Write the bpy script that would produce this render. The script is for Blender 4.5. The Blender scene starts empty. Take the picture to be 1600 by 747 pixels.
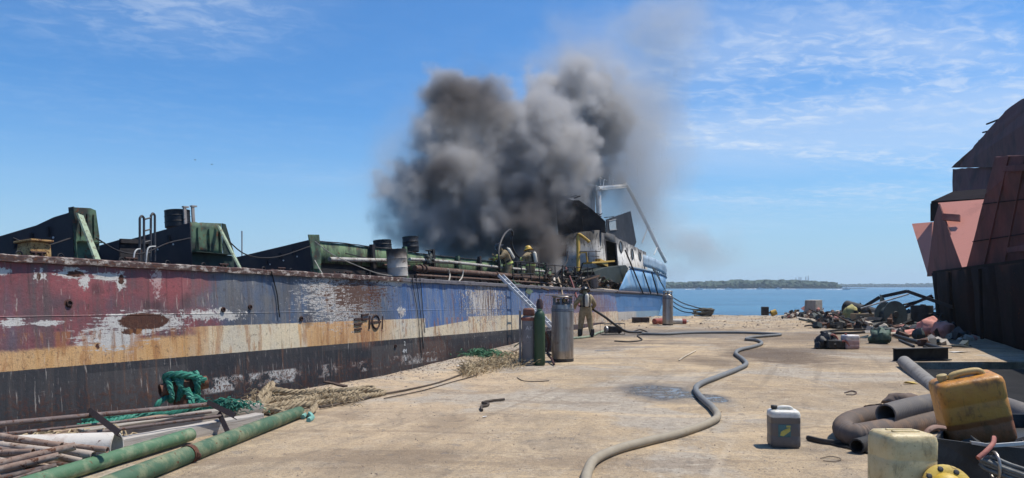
import bpy, bmesh, math, random
from mathutils import Vector, Matrix, Euler, noise as mnoise
R = math.radians
sc = bpy.context.scene
col = sc.collection

# ------------------------------------------------------------------ camera, sky, sun, exposure
F, HOR, CH = 1200.0, 447.0, 1.85            # focal length and horizon in photo pixels, eye height in metres
cam_d = bpy.data.cameras.new('camera')
cam = bpy.data.objects.new('camera', cam_d); col.objects.link(cam)
cam.location = (0, 0, CH); cam.rotation_euler = (R(90), 0, 0)
cam_d.sensor_width = 36.0; cam_d.lens = 36.0 * F / 1600.0
cam_d.shift_y = (HOR - 373.5) / 1600.0
cam_d.clip_start = 0.1; cam_d.clip_end = 30000
sc.camera = cam

SUN_EL, SUN_AZ = R(65), (0.97, 0.24)         # sun high, right and slightly ahead of the viewer
sx, sy = Vector(SUN_AZ).normalized()
sun_dir = Vector((sx * math.cos(SUN_EL), sy * math.cos(SUN_EL), math.sin(SUN_EL)))
sun_d = bpy.data.lights.new('sun', 'SUN'); sun = bpy.data.objects.new('sun', sun_d); col.objects.link(sun)
sun_d.energy = 4.5; sun_d.angle = R(0.53); sun_d.color = (1.0, 0.93, 0.82)
sun.rotation_euler = sun_dir.to_track_quat('Z', 'Y').to_euler(); sun.location = (20, 5, 40)

sc.view_settings.view_transform = 'Standard'; sc.view_settings.look = 'None'
sc.view_settings.gamma = 1.0; sc.view_settings.use_curve_mapping = False
sc.view_settings.exposure = 0.22
sc.cycles.use_denoising = True
sc.cycles.max_bounces = 5; sc.cycles.volume_bounces = 2; sc.cycles.transparent_max_bounces = 12
sc.cycles.volume_step_rate = 2.6; sc.cycles.volume_max_steps = 256
sc.cycles.use_adaptive_sampling = True; sc.cycles.adaptive_threshold = 0.02
sc.cycles.caustics_reflective = False; sc.cycles.caustics_refractive = False

# ------------------------------------------------------------------ node helper: sockets with operators
class S:
    def __init__(s, g, o): s.g, s.o = g, o
    def __add__(a, b): return a.g.m('ADD', a, b)
    def __radd__(a, b): return a.g.m('ADD', b, a)
    def __sub__(a, b): return a.g.m('SUBTRACT', a, b)
    def __rsub__(a, b): return a.g.m('SUBTRACT', b, a)
    def __mul__(a, b): return a.g.m('MULTIPLY', a, b)
    def __rmul__(a, b): return a.g.m('MULTIPLY', b, a)
    def __truediv__(a, b): return a.g.m('DIVIDE', a, b)
    def __pow__(a, b): return a.g.m('POWER', a, b)
    def max(a, b): return a.g.m('MAXIMUM', a, b)
    def min(a, b): return a.g.m('MINIMUM', a, b)
    def abs(a): return a.g.m('ABSOLUTE', a)
class G:
    def __init__(s, t): s.t = t
    def n(s, typ, **k):
        x = s.t.nodes.new(typ)
        for a, b in k.items(): setattr(x, a, b)
        return x
    def put(s, sock, v):
        if isinstance(v, S): s.t.links.new(v.o, sock)
        elif v is not None:
            if sock.type == 'RGBA' and len(v) == 3: v = (*v, 1)
            sock.default_value = v
    def m(s, op, a, b=None, c=None):
        x = s.n('ShaderNodeMath', operation=op)
        for i, q in enumerate((a, b, c)):
            if q is not None: s.put(x.inputs[i], q)
        return S(s, x.outputs[0])
    def ss(s, v, lo, hi):                      # smoothstep lo -> hi
        x = s.n('ShaderNodeMapRange', interpolation_type='SMOOTHSTEP')
        s.put(x.inputs[0], v); s.put(x.inputs[1], lo); s.put(x.inputs[2], hi)
        return S(s, x.outputs[0])
    def lin(s, v, lo, hi, a=0.0, b=1.0):
        x = s.n('ShaderNodeMapRange'); s.put(x.inputs[0], v)
        for i, q in ((1, lo), (2, hi), (3, a), (4, b)): s.put(x.inputs[i], q)
        return S(s, x.outputs[0])
    def noise(s, vec, scale=1.0, detail=4.0, rough=0.55, dist=0.0, out=0):
        x = s.n('ShaderNodeTexNoise'); s.put(x.inputs['Vector'], vec)
        s.put(x.inputs['Scale'], scale); s.put(x.inputs['Detail'], detail)
        s.put(x.inputs['Roughness'], rough); s.put(x.inputs['Distortion'], dist)
        return S(s, x.outputs[out])
    def vor(s, vec, scale, feature='F1', out='Distance'):
        x = s.n('ShaderNodeTexVoronoi', feature=feature); s.put(x.inputs['Vector'], vec); s.put(x.inputs['Scale'], scale)
        return S(s, x.outputs[out])
    def vec(s, x, y, z):
        n = s.n('ShaderNodeCombineXYZ')
        for i, q in enumerate((x, y, z)): s.put(n.inputs[i], q)
        return S(s, n.outputs[0])
    def sep(s, v):
        n = s.n('ShaderNodeSeparateXYZ'); s.put(n.inputs[0], v)
        return [S(s, o) for o in n.outputs]
    def vm(s, op, a, b=None):
        x = s.n('ShaderNodeVectorMath', operation=op); s.put(x.inputs[0], a)
        if b is not None: s.put(x.inputs[1], b)
        return S(s, x.outputs['Value' if op in ('LENGTH', 'DOT_PRODUCT', 'DISTANCE') else 'Vector'])
    def mix(s, f, a, b):
        x = s.n('ShaderNodeMix', data_type='RGBA'); s.put(x.inputs[0], f)
        s.put(x.inputs[6], a); s.put(x.inputs[7], b)
        return S(s, x.outputs[2])
    def ramp(s, v, stops):
        x = s.n('ShaderNodeValToRGB'); s.put(x.inputs[0], v); e = x.color_ramp.elements
        while len(e) < len(stops): e.new(0.5)
        for k, (p, c) in enumerate(stops): e[k].position = p; e[k].color = (*c, 1)
        return S(s, x.outputs[0])
    def patch(s, u, v, cu, cv, ru, rv, wob=None, soft=0.35, amp=0.6):   # noisy-edged ellipse mask
        d = ((u - cu) / ru) ** 2.0 + ((v - cv) / rv) ** 2.0
        d = s.m('SQRT', d)
        if wob is not None: d = d + (wob - 0.5) * (2 * amp)
        return 1.0 - s.ss(d, 1.0 - soft, 1.0 + soft)

def srgb(r, g, b):
    f = lambda c: (c / 255 / 12.92) if c / 255 <= 0.04045 else ((c / 255 + 0.055) / 1.055) ** 2.4
    return (f(r), f(g), f(b))
def new_mat(name):
    m = bpy.data.materials.new(name); m.use_nodes = True
    t = m.node_tree; t.nodes.clear(); g = G(t)
    out = g.n('ShaderNodeOutputMaterial'); b = g.n('ShaderNodeBsdfPrincipled')
    t.links.new(b.outputs[0], out.inputs[0])
    return m, g, b
def objco(g):
    n = g.n('ShaderNodeTexCoord'); return S(g, n.outputs['Object'])
def worldco(g):
    n = g.n('ShaderNodeNewGeometry'); return S(g, n.outputs['Position'])
def bump(g, b, h, strength=0.3, dist=0.02):
    x = g.n('ShaderNodeBump'); x.inputs['Strength'].default_value = strength; x.inputs['Distance'].default_value = dist
    g.put(x.inputs['Height'], h); g.t.links.new(x.outputs[0], b.inputs['Normal'])
MATS = {}
def pm(name, c, rough=0.7, metal=0.0, c2=None, amt=0.5, scale=6.0, rust=0.0, bmp=0.25, grain=60.0, stretch=None, spec=0.4, extra=None):
    """weathered procedural paint/metal/wood: base colour, second tone in blotches, optional rust spots, fine relief"""
    if name in MATS: return MATS[name]
    m, g, b = new_mat(name); co = objco(g)
    if stretch: co = g.vm('MULTIPLY', co, stretch)
    n1 = g.noise(co, scale, 6, 0.62); n2 = g.noise(co, grain, 3, 0.6); n3 = g.noise(co, scale * 3.1, 8, 0.7, 0.6)
    c2 = c2 or tuple(x * 0.55 for x in c)
    colr = g.mix(g.ss(n1, 0.62 - 0.3 * amt, 0.78 - 0.2 * amt) * min(1.0, amt + 0.35), c, c2)
    colr = g.mix((n2 - 0.5).abs() * 0.9, colr, tuple(x * 0.45 for x in c))
    rg = rough + (n3 - 0.5) * 0.35
    if rust > 0:
        rm = g.ss(n3, 0.68 - 0.28 * rust, 0.74 - 0.26 * rust)
        colr = g.mix(rm, colr, g.ramp(n2, [(0.25, (0.035, 0.014, 0.008)), (0.75, (0.16, 0.055, 0.022))]))
        rg = rg.max(rm * 0.85)
        if metal: g.put(b.inputs['Metallic'], (1.0 - rm) * metal)
    elif metal: b.inputs['Metallic'].default_value = metal
    g.put(b.inputs['Base Color'], colr); g.put(b.inputs['Roughness'], rg)
    b.inputs['Specular IOR Level'].default_value = spec
    bump(g, b, n2 * 0.5 + n3, bmp, 0.01)
    MATS[name] = m
    return m

# ------------------------------------------------------------------ photo pixel -> place
def W(px, py, Y): return Vector(((px - 800) / F * Y, Y, CH - (py - HOR) / F * Y))
def GP(px, py, z=0.0):
    Y = F * (CH - z) / (py - HOR); return Vector(((px - 800) / F * Y, Y, z))
E1 = Vector((0.4167, 1.0, -0.0225)).normalized()                  # along the ship towards the bow
_h = Vector((-E1.y, E1.x, 0)).normalized(); HEEL = R(5)
E2 = (_h * math.cos(HEEL) + Vector((0, 0, -1)) * math.sin(HEEL)).normalized()   # inboard
E3 = E1.cross(E2).normalized(); E2 = E3.cross(E1)
SO = W(0, 398, 10.58)
SM = Matrix(((E1.x, E2.x, E3.x, SO.x), (E1.y, E2.y, E3.y, SO.y), (E1.z, E2.z, E3.z, SO.z), (0, 0, 0, 1)))
SMI = SM.inverted()
def SL(px, py, inb=0.0):                                          # photo pixel -> ship coordinates on the plane 'inb' metres inboard
    o = SMI @ Vector((0, 0, CH)); d = (SMI.to_3x3()) @ Vector(((px - 800) / F, 1, -(py - HOR) / F))
    k = (inb - o.y) / d.y; return o + d * k
def SS(px, py, s):                                                # the same on a transverse plane at station s
    o = SMI @ Vector((0, 0, CH)); d = (SMI.to_3x3()) @ Vector(((px - 800) / F, 1, -(py - HOR) / F))
    k = (s - o.x) / d.x; return o + d * k
def SW(v): return SM @ Vector(v)

# ------------------------------------------------------------------ mesh helper
def cr(pts, n=8, closed=False):
    P = [Vector(p) for p in pts]; out = []; N = len(P)
    for i in range(N if closed else N - 1):
        a, b, c, d = (P[(i - 1) % N] if closed or i else P[0] * 2 - P[1]), P[i], P[(i + 1) % N], (P[(i + 2) % N] if closed or i + 2 < N else P[-1] * 2 - P[-2])
        for k in range(n):
            t = k / n
            out.append(0.5 * ((2 * b) + (c - a) * t + (2 * a - 5 * b + 4 * c - d) * t * t + (3 * b - a - 3 * c + d) * t ** 3))
    if not closed: out.append(P[-1])
    return out
class MB:
    def __init__(s): s.v = []; s.f = []; s.mi = []
    def add(s, v, f, mi=0):
        o = len(s.v); s.v += [Vector(p) for p in v]; s.f += [tuple(i + o for i in q) for q in f]; s.mi += [mi] * len(f); return s
    def hexa(s, p, mi=0):                       # 4 bottom (ccw) + 4 top
        return s.add(p, [(3, 2, 1, 0), (4, 5, 6, 7), (0, 1, 5, 4), (1, 2, 6, 5), (2, 3, 7, 6), (3, 0, 4, 7)], mi)
    def box(s, c, size, rot=None, mi=0):
        x, y, z = (q / 2 for q in size); M = rot.to_matrix() if isinstance(rot, Euler) else (rot or Matrix.Identity(3)); c = Vector(c)
        return s.hexa([c + M @ Vector(q) for q in ((-x, -y, -z), (x, -y, -z), (x, y, -z), (-x, y, -z), (-x, -y, z), (x, -y, z), (x, y, z), (-x, y, z))], mi)
    def bar(s, a, b, w, h, up=(0, 0, 1), mi=0):
        a, b = Vector(a), Vector(b); d = (b - a).normalized(); u = Vector(up)
        if abs(d.dot(u)) > 0.97: u = Vector((1, 0, 0))
        x = d.cross(u).normalized(); u = x.cross(d); x *= w / 2; u = u * (h / 2)
        return s.hexa([a - x - u, a + x - u, b + x - u, b - x - u, a - x + u, a + x + u, b + x + u, b - x + u], mi)
    def angle(s, a, b, w, t, up=(0, 0, 1), mi=0):          # angle iron
        a, b = Vector(a), Vector(b); d = (b - a).normalized(); x = d.cross(Vector(up)).normalized(); u = x.cross(d)
        s.bar(a, b, w, t, up, mi); s.bar(a + x * (w / 2 - t / 2) + u * (w / 2 + t / 2), b + x * (w / 2 - t / 2) + u * (w / 2 + t / 2), t, w, up, mi); return s
    def tube(s, pts, r, seg=8, cap=True, mi=0, hollow=0.0, closed=False):
        P = [Vector(p) for p in pts]; n = len(P); rs = r if isinstance(r, (list, tuple)) else [r] * n
        d0 = (P[1] - P[0]).normalized(); u = Vector((0, 0, 1)) if abs(d0.z) < 0.9 else Vector((1, 0, 0))
        V = []; 
        for i in range(n):
            d = (P[(i + 1) % n] - P[i - 1]) if closed else (P[min(i + 1, n - 1)] - P[max(i - 1, 0)])
            d = d.normalized() if d.length > 1e-9 else d0
            x = d.cross(u)
            if x.length < 1e-5: x = d.orthogonal()
            x.normalize(); u = x.cross(d).normalized()
            for k in range(seg):
                a = 2 * math.pi * k / seg; V.append(P[i] + (x * math.cos(a) + u * math.sin(a)) * rs[i])
        Fc = [(i * seg + k, i * seg + (k + 1) % seg, (i + 1) * seg + (k + 1) % seg, (i + 1) * seg + k) for i in range(n - 1) for k in range(seg)]
        if closed: Fc += [((n - 1) * seg + k, (n - 1) * seg + (k + 1) % seg, (k + 1) % seg, k) for k in range(seg)]
        elif hollow > 0:                        # open mouth at both ends: rim + inner wall
            o = len(V)
            for e, dirn in ((0, 1), (n - 1, -1)):
                dd = ((P[1] - P[0]) if e == 0 else (P[-1] - P[-2])).normalized() * (1 if e == 0 else -1)
                ring = [V[e * seg + k] for k in range(seg)]; b0 = len(V)
                V += [P[e] + (q - P[e]) * hollow for q in ring]; V += [P[e] + (q - P[e]) * hollow + dd * rs[e] * 4 for q in ring]
                for k in range(seg):
                    k2 = (k + 1) % seg; A, B, C2, D = e * seg + k, e * seg + k2, b0 + k2, b0 + k
                    Fc.append((A, D, C2, B) if e == 0 else (A, B, C2, D)); E_, F_ = b0 + seg + k2, b0 + seg + k
                    Fc.append((D, F_, E_, C2) if e == 0 else (D, C2, E_, F_))
                Fc.append(tuple(range(b0 + seg, b0 + 2 * seg)))
        elif cap:
            Fc.append(tuple(range(seg))[::-1]); Fc.append(tuple((n - 1) * seg + k for k in range(seg)))
        return s.add(V, Fc, mi)
    def rope(s, pts, r, pitch=None, strands=3, seg=5, mi=0):   # laid rope: twisted strands
        P = [Vector(p) for p in pts]; pitch = pitch or r * 7; L = 0; acc = [0]
        for a, b in zip(P, P[1:]): L += (b - a).length; acc.append(L)
        n = max(4, int(L / (pitch / 7))); Q = []; j = 0
        for i in range(n + 1):
            t = L * i / n
            while j < len(P) - 2 and acc[j + 1] < t: j += 1
            q = (t - acc[j]) / max(1e-6, acc[j + 1] - acc[j]); Q.append((P[j].lerp(P[j + 1], q), (P[j + 1] - P[j]).normalized(), t))
        for k in range(strands):
            path = []; u = Vector((0, 0, 1))
            for p, d, t in Q:
                x = d.cross(u); x = x.normalized() if x.length > 1e-4 else d.orthogonal().normalized(); u2 = x.cross(d)
                a = 2 * math.pi * (k / strands + t / pitch); path.append(p + (x * math.cos(a) + u2 * math.sin(a)) * r * 0.52)
            s.tube(path, r * 0.54, seg, True, mi)
        return s
    def lathe(s, prof, seg=24, M=None, mi=0):
        M = M or Matrix.Identity(4); V = []
        for r, z in prof:
            for k in range(seg): a = 2 * math.pi * k / seg; V.append(M @ Vector((r * math.cos(a), r * math.sin(a), z)))
        n = len(prof); Fc = [(i * seg + k, i * seg + (k + 1) % seg, (i + 1) * seg + (k + 1) % seg, (i + 1) * seg + k) for i in range(n - 1) for k in range(seg)]
        if prof[0][0] > 1e-4: Fc.append(tuple(range(seg))[::-1])
        if prof[-1][0] > 1e-4: Fc.append(tuple((n - 1) * seg + k for k in range(seg)))
        return s.add(V, Fc, mi)
    def plate(s, poly, th, mi=0):               # planar polygon given thickness along its normal (both sides)
        P = [Vector(p) for p in poly]; nrm = Vector()
        for i in range(len(P)): nrm += P[i].cross(P[(i + 1) % len(P)])
        nrm = (nrm.normalized()) * (th / 2); n = len(P)
        V = [p - nrm for p in P] + [p + nrm for p in P]
        return s.add(V, [tuple(range(n))[::-1], tuple(range(n, 2 * n))] + [(i, (i + 1) % n, n + (i + 1) % n, n + i) for i in range(n)], mi)
    def blob(s, c, r, seed=0, amp=0.25, seg=10, rings=7, mi=0, flat=1.0):
        c = Vector(c); r = Vector(r) if not isinstance(r, (int, float)) else Vector((r, r, r)); V = []
        for i in range(rings + 1):
            th = math.pi * i / rings
            for k in range(seg):
                a = 2 * math.pi * k / seg; d = Vector((math.sin(th) * math.cos(a), math.sin(th) * math.sin(a), math.cos(th)))
                q = 1 + amp * 2 * mnoise.noise(d * 1.7 + Vector((seed * 3.7, seed, 0)))
                V.append(c + Vector((d.x * r.x, d.y * r.y, d.z * r.z)) * q)
        return s.add(V, [(i * seg + k, (i + 1) * seg + k, (i + 1) * seg + (k + 1) % seg, i * seg + (k + 1) % seg) for i in range(rings) for k in range(seg)], mi)
    def mesh(s, name, mats, smooth=None):
        me = bpy.data.meshes.new(name); me.from_pydata([tuple(v) for v in s.v], [], s.f); 
        for m in (mats if isinstance(mats, (list, tuple)) else [mats]): me.materials.append(m)
        if any(s.mi): me.polygons.foreach_set('material_index', s.mi)
        if smooth is not None:
            me.polygons.foreach_set('use_smooth', [True] * len(me.polygons)); me.set_sharp_from_angle(angle=R(smooth))
        me.update(); return me
    def build(s, name, mats, parent=None, loc=None, rot=None, smooth=None, bevel=0.0, label=None, cat=None, group=None, kind=None, world=False):
        if world and loc is not None:           # points were given in world space: move the origin to loc
            L = Vector(loc); s.v = [v - L for v in s.v]
        o = bpy.data.objects.new(name, s.mesh(name, mats, smooth)); col.objects.link(o)
        if parent: o.parent = parent
        if loc is not None: o.location = loc
        if rot is not None: o.rotation_euler = rot
        if bevel:
            b = o.modifiers.new('bevel', 'BEVEL'); b.width = bevel; b.segments = 2; b.limit_method = 'ANGLE'; b.angle_limit = R(40)
        return tag(o, label, cat, group, kind)
def tag(o, label=None, cat=None, group=None, kind=None):
    if label: o['label'] = label
    if cat: o['category'] = cat
    if group: o['group'] = group
    if kind: o['kind'] = kind
    return o
def thing(name, label, cat, loc=(0, 0, 0), rot=(0, 0, 0), group=None):
    o = bpy.data.objects.new(name, None); col.objects.link(o); o.location = loc; o.rotation_euler = rot; o.empty_display_size = 0.2
    return tag(o, label, cat, group)
def copy_tree(o, parent=None):
    c = o.copy(); col.objects.link(c)
    if parent: c.parent = parent
    for ch in o.children: copy_tree(ch, c)
    return c
rnd = random.Random(7)
# ------------------------------------------------------------------ world: physical sky with thin cirrus
world = bpy.data.worlds.new('World'); sc.world = world; world.use_nodes = True
wt = world.node_tree; wt.nodes.clear(); g = G(wt)
wo = g.n('ShaderNodeOutputWorld'); bg = g.n('ShaderNodeBackground'); wt.links.new(bg.outputs[0], wo.inputs[0])
sky = g.n('ShaderNodeTexSky', sky_type='NISHITA'); sky.sun_disc = False
sky.sun_elevation = SUN_EL; sky.sun_rotation = math.atan2(sx, sy)
sky.altitude = 0; sky.air_density = 1.0; sky.dust_density = 0.7; sky.ozone_density = 2.2
tc = g.n('ShaderNodeTexCoord'); d = S(g, tc.outputs['Generated'])
dx, dy, dz = g.sep(d)
zz = (dz + 0.06).max(0.02)
u, v = dx / zz, dy / zz                         # flat cloud layer seen in perspective
p = g.vec(u, v, 0.0)
warp = g.noise(p, 0.6, 3, 0.5, 0, 1)
big = g.noise(g.vec(u * 0.22, v * 0.34, 3.1), 1.0, 3, 0.5)
pw = g.vm('ADD', p, g.vm('SCALE', warp, None)) if False else p
rip = g.noise(g.vec(u * 4.2 + v * 1.6, v * 5.2 - u * 2.2, 0.7), 1.9, 4, 0.6, 0.5)      # ripples
streak = g.noise(g.vec(u * 0.35 + v * 0.15, v * 1.0 - u * 0.3, 9.2), 1.0, 6, 0.58, 0.5)
az = dx / dy.max(0.05)
bank = g.patch(az, dz, 0.47, 0.205, 0.36, 0.10, big, 0.7, 1.2) * 1.15 + g.patch(az, dz, -0.52, 0.315, 0.20, 0.045, big, 0.7, 1.0) * 0.75      # two banks of cirrus
cover = (g.ss(big, 0.46, 0.70) * 0.16 + bank).min(1.0)
low = 1.0 - g.ss(dz, 0.12, 0.34)
thin = g.ss(streak, 0.36, 0.82) * 0.5 + g.ss(rip, 0.40, 0.74) * 0.42 * g.ss(streak, 0.32, 0.56) + g.patch(az, dz, 0.55, 0.185, 0.42, 0.030, streak, 0.8, 1.5) * 0.35
cl = (thin * (0.03 + cover * 1.0)).min(1.0) * g.ss(dz, 0.0, 0.08)
hz = (1.0 - g.ss(dz, -0.05, 0.24)) * 0.8
fac = (cl * 0.95).min(0.9)
tint = g.n('ShaderNodeMix', data_type='RGBA', blend_type='MULTIPLY'); tint.inputs[0].default_value = 1.0
wt.links.new(sky.outputs[0], tint.inputs[6]); tint.inputs[7].default_value = (0.43, 0.84, 1.22, 1)
c = g.mix(hz, S(g, tint.outputs[2]), (3.9, 5.4, 6.9)); c = g.mix(fac, c, (6.2, 6.9, 7.9))
g.put(bg.inputs[0], c); bg.inputs[1].default_value = 0.105
# ------------------------------------------------------------------ quay
EDGE_L = [(-6.6, -8), (-6.2, 3), (GP(0, 690).x, GP(0, 690).y)] + [tuple(GP(a, b).xy) for a, b in ((150, 664), (300, 640), (440, 614), (600, 588), (700, 563), (800, 538), (870, 522), (950, 505), (1000, 498.5), (1030, 495.8))]
def edge_l(y):
    for (x0, y0), (x1, y1) in zip(EDGE_L, EDGE_L[1:]):
        if y <= y1: return x0 + (x1 - x0) * (y - y0) / (y1 - y0)
    return EDGE_L[-1][0]
def edge_r(y): return 7.50 + (y - 13.6) * 0.36
NOTCH, QEND = 18.7, 46.0
def gz(x, y):
    n = mnoise.noise(Vector((x * 0.7, y * 0.5, 1.3))) * 0.012 + mnoise.noise(Vector((x * 2.3, y * 2.1, 5))) * 0.005
    f = max(0.0, min(1.0, (y - 33) / 8.0)); f = f * f * (3 - 2 * f)
    n += f * (0.05 + 0.10 * max(0, mnoise.noise(Vector((x * 0.45, y * 0.35, 9)) ) + 0.25) + 0.05 * mnoise.noise(Vector((x * 1.9, y * 1.7, 2))))
    e = x - edge_l(y)                                            # banked-up dirt along the quay edge
    if y < 40: n += 0.05 * math.exp(-((e - 0.5) / 0.45) ** 2) * (0.6 + mnoise.noise(Vector((y * 0.8, 0, 4))))
    return n
def grid(mb, ys, xl, xr, nx, pw=1.0):
    V = []; Fc = []
    for j, y in enumerate(ys):
        a, b = xl(y), xr(y)
        for i in range(nx + 1):
            x = a + (b - a) * (i / nx) ** pw
            V.append((x + (0.05 * mnoise.noise(Vector((y * 1.3, 3, 3))) if i == 0 else 0), y, gz(x, y)))
    w = nx + 1
    for j in range(len(ys) - 1):
        for i in range(nx): Fc.append((j * w + i, j * w + i + 1, (j + 1) * w + i + 1, (j + 1) * w + i))
    o = len(V)
    for j in range(len(ys)):                                      # side skirts
        V.append((V[j * w][0], V[j * w][1], -2.6)); V.append((V[j * w + nx][0], V[j * w + nx][1], -2.6))
    for j in range(len(ys) - 1):
        Fc.append((j * w, (j + 1) * w, o + 2 * j + 2, o + 2 * j)); Fc.append((j * w + nx, o + 2 * j + 1, o + 2 * j + 3, (j + 1) * w + nx))
    mb.add(V, Fc)
    return w
q = MB()
ysA = [-8 + 0.9 * k for k in range(13)] + [3.2 + (NOTCH - 3.2) * k / 120 for k in range(121)]
ysA = sorted(set(round(y, 3) for y in ysA if y <= NOTCH))
grid(q, ysA, edge_l, edge_r, 84)
ysB = [NOTCH + (QEND - NOTCH) * (k / 110) for k in range(111)]
wB = grid(q, ysB, edge_l, lambda y: 62.0, 150, 1.6)
# faces closing the notch wall and the far end
o = len(q.v); xs = [edge_r(NOTCH) + (62 - edge_r(NOTCH)) * k / 24 for k in range(25)]
q.add([(x, NOTCH, gz(x, NOTCH) - 0.004) for x in xs] + [(x, NOTCH, -2.6) for x in xs], [(k, 25 + k, 26 + k, k + 1) for k in range(24)])
e = [(edge_l(QEND) + (62 - edge_l(QEND)) * k / 60) for k in range(61)]
q.add([(x, QEND, gz(x, QEND) + 0.002) for x in e] + [(x, QEND + 0.2, -2.6) for x in e], [(k, k + 1, 62 + k, 61 + k) for k in range(60)])

m, g, b = new_mat('quay_concrete'); P = worldco(g); X, Y, Z = g.sep(P)
n1 = g.noise(P, 0.35, 5, 0.6); n2 = g.noise(P, 2.2, 8, 0.68); n3 = g.noise(P, 26, 5, 0.7); n4 = g.noise(P, 0.9, 6, 0.6, 0.8); n5 = g.noise(P, 120, 2, 0.5)
c = g.mix(g.ss(n1, 0.35, 0.68), (0.475, 0.345, 0.20), (0.345, 0.26, 0.165))
c = g.mix(g.ss(n2, 0.45, 0.75) * 0.6, c, (0.44, 0.37, 0.28))
c = g.mix(g.ss(n4, 0.52, 0.70) * 0.6, c, (0.20, 0.162, 0.12))
streaky = g.noise(g.vec(X * 0.5, Y * 3.2, 0.0), 1.4, 6, 0.65, 0.5)
c = g.mix(g.ss(streaky, 0.55, 0.75) * 0.4, c, (0.27, 0.20, 0.145))
c = g.mix(g.ss(n3, 0.46, 0.68) * 0.75, c, (0.155, 0.12, 0.09)); c = g.mix(g.ss(n5, 0.50, 0.66) * 0.5, c, (0.56, 0.48, 0.38)); c = g.mix(g.ss(g.noise(P, 70, 3, 0.6), 0.52, 0.66) * 0.55, c, (0.14, 0.11, 0.085))
dust = g.patch(X, Y, -1.4, 14.5, 1.6, 5.0, n2, 0.7, 0.5) * 0.5
c = g.mix(dust, c, (0.50, 0.37, 0.245))
vo = g.vor(P, 9.0); c = g.mix((1.0 - g.ss(vo, 0.05, 0.14)) * g.ss(n2, 0.52, 0.6) * 0.7, c, (0.16, 0.12, 0.085))
fA = g.noise(P, 7.0, 7, 0.74, 0.3); fB = g.noise(g.vm('ADD', P, (3.3, 9.1, 0)), 13.0, 5, 0.7); fC = g.noise(g.vec(X * 1.6, Y * 0.8, 6.0), 1.6, 7, 0.72, 0.9)
c = g.mix(g.ss(fC, 0.50, 0.62) * 0.45, c, (0.255, 0.20, 0.14)); c = g.mix(g.ss(fC, 0.46, 0.34) * 0.4, c, (0.56, 0.43, 0.275))
bigA = g.noise(g.vm('ADD', P, (11.0, 4.0, 0)), 0.28, 5, 0.62, 0.7); bigB = g.noise(g.vec(X * 0.35, Y * 0.9, 14.0), 0.9, 6, 0.66, 0.8)
c = g.mix(g.ss(bigA, 0.50, 0.58) * 0.65, c, (0.36, 0.325, 0.275)); c = g.mix(g.ss(bigB, 0.54, 0.60) * 0.5, c, (0.225, 0.165, 0.11)); c = g.mix(g.ss(bigB, 0.44, 0.38) * 0.45, c, (0.58, 0.43, 0.26))
gate = g.ss(n2 * 0.5 + bigA * 0.5, 0.44, 0.58) * 0.8 + 0.2
c = g.mix(g.ss(fA, 0.52, 0.60) * 0.42 * gate, c, (0.165, 0.125, 0.088)); c = g.mix(g.ss(fA, 0.45, 0.36) * 0.36 * gate, c, (0.62, 0.52, 0.39)); c = g.mix(g.ss(fB, 0.56, 0.63) * 0.5 * gate, c, (0.115, 0.085, 0.062)); c = g.mix(g.ss(fB, 0.42, 0.35) * 0.35 * gate, c, (0.60, 0.53, 0.42))
band = g.ss(Y + (bigB - 0.5) * 10.0, 19.0, 25.0) * (1.0 - g.ss(Y + (bigB - 0.5) * 8.0, 33.0, 36.0)); c = g.mix(band * g.ss(bigB * 0.5 + n4 * 0.5, 0.42, 0.58) * 0.55, c, (0.16, 0.115, 0.080))
wv = g.vm('ADD', P, g.vm('MULTIPLY', g.noise(P, 1.1, 4, 0.6, 0, 1), (1.3, 1.3, 0.0)))
ed1 = g.vor(wv, 0.33, 'DISTANCE_TO_EDGE'); ed2 = g.vor(g.vm('ADD', wv, (7.3, 2.1, 0)), 0.9, 'DISTANCE_TO_EDGE')
crack = ((1.0 - g.ss(ed1, 0.002, 0.012)) * g.ss(n1, 0.50, 0.60) + (1.0 - g.ss(ed2, 0.002, 0.014)) * g.ss(n4, 0.58, 0.64) * 0.6).min(1.0)
slab = (1.0 - g.ss(((X - Y * 0.36 + (n2 - 0.5) * 0.10) - 2.1).abs(), 0.008, 0.035)) * g.ss(n4, 0.36, 0.5) * 0.7
tyre = g.noise(g.vec((X - Y * 0.40) * 2.6, Y * 0.10, 3.0), 1.0, 5, 0.65, 0.3)
c = g.mix(g.ss(tyre, 0.55, 0.70) * 0.45, c, (0.19, 0.148, 0.105)); c = g.mix(g.ss(1.0 - tyre, 0.58, 0.72) * 0.35, c, (0.52, 0.42, 0.30))
spall = g.ss(g.noise(P, 3.4, 7, 0.7, 0.4), 0.60, 0.64) * 0.55; c = g.mix(spall, c, (0.235, 0.20, 0.165))
c = g.mix((crack * 0.45).min(1.0) * 0.7, c, (0.07, 0.052, 0.04))
oil = (g.patch(X, Y, 6.9, 20.2, 1.1, 2.0, n2, 0.5, 0.9) + g.patch(X, Y, 7.9, 22.0, 1.5, 1.2, n4, 0.5, 0.9) * 0.8 + g.patch(X, Y, 4.9, 18.6, 0.6, 1.1, n2, 0.5, 0.8) * 0.7
       + g.patch(X, Y, -0.9, 10.4, 0.35, 0.7, n2, 0.6, 0.8) * 0.45 + g.patch(X, Y, -1.3, 8.4, 0.7, 0.7, n4, 0.6, 0.9) * 0.4 + g.patch(X, Y, 1.8, 27.0, 1.6, 3.5, n4, 0.6, 0.9) * 0.5 + g.patch(X, Y, 12.0, 27.0, 3.5, 3.5, n4, 0.6, 1.0) * 0.6).min(1.0)
c = g.mix(oil * 0.75, c, (0.085, 0.058, 0.042))
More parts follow.
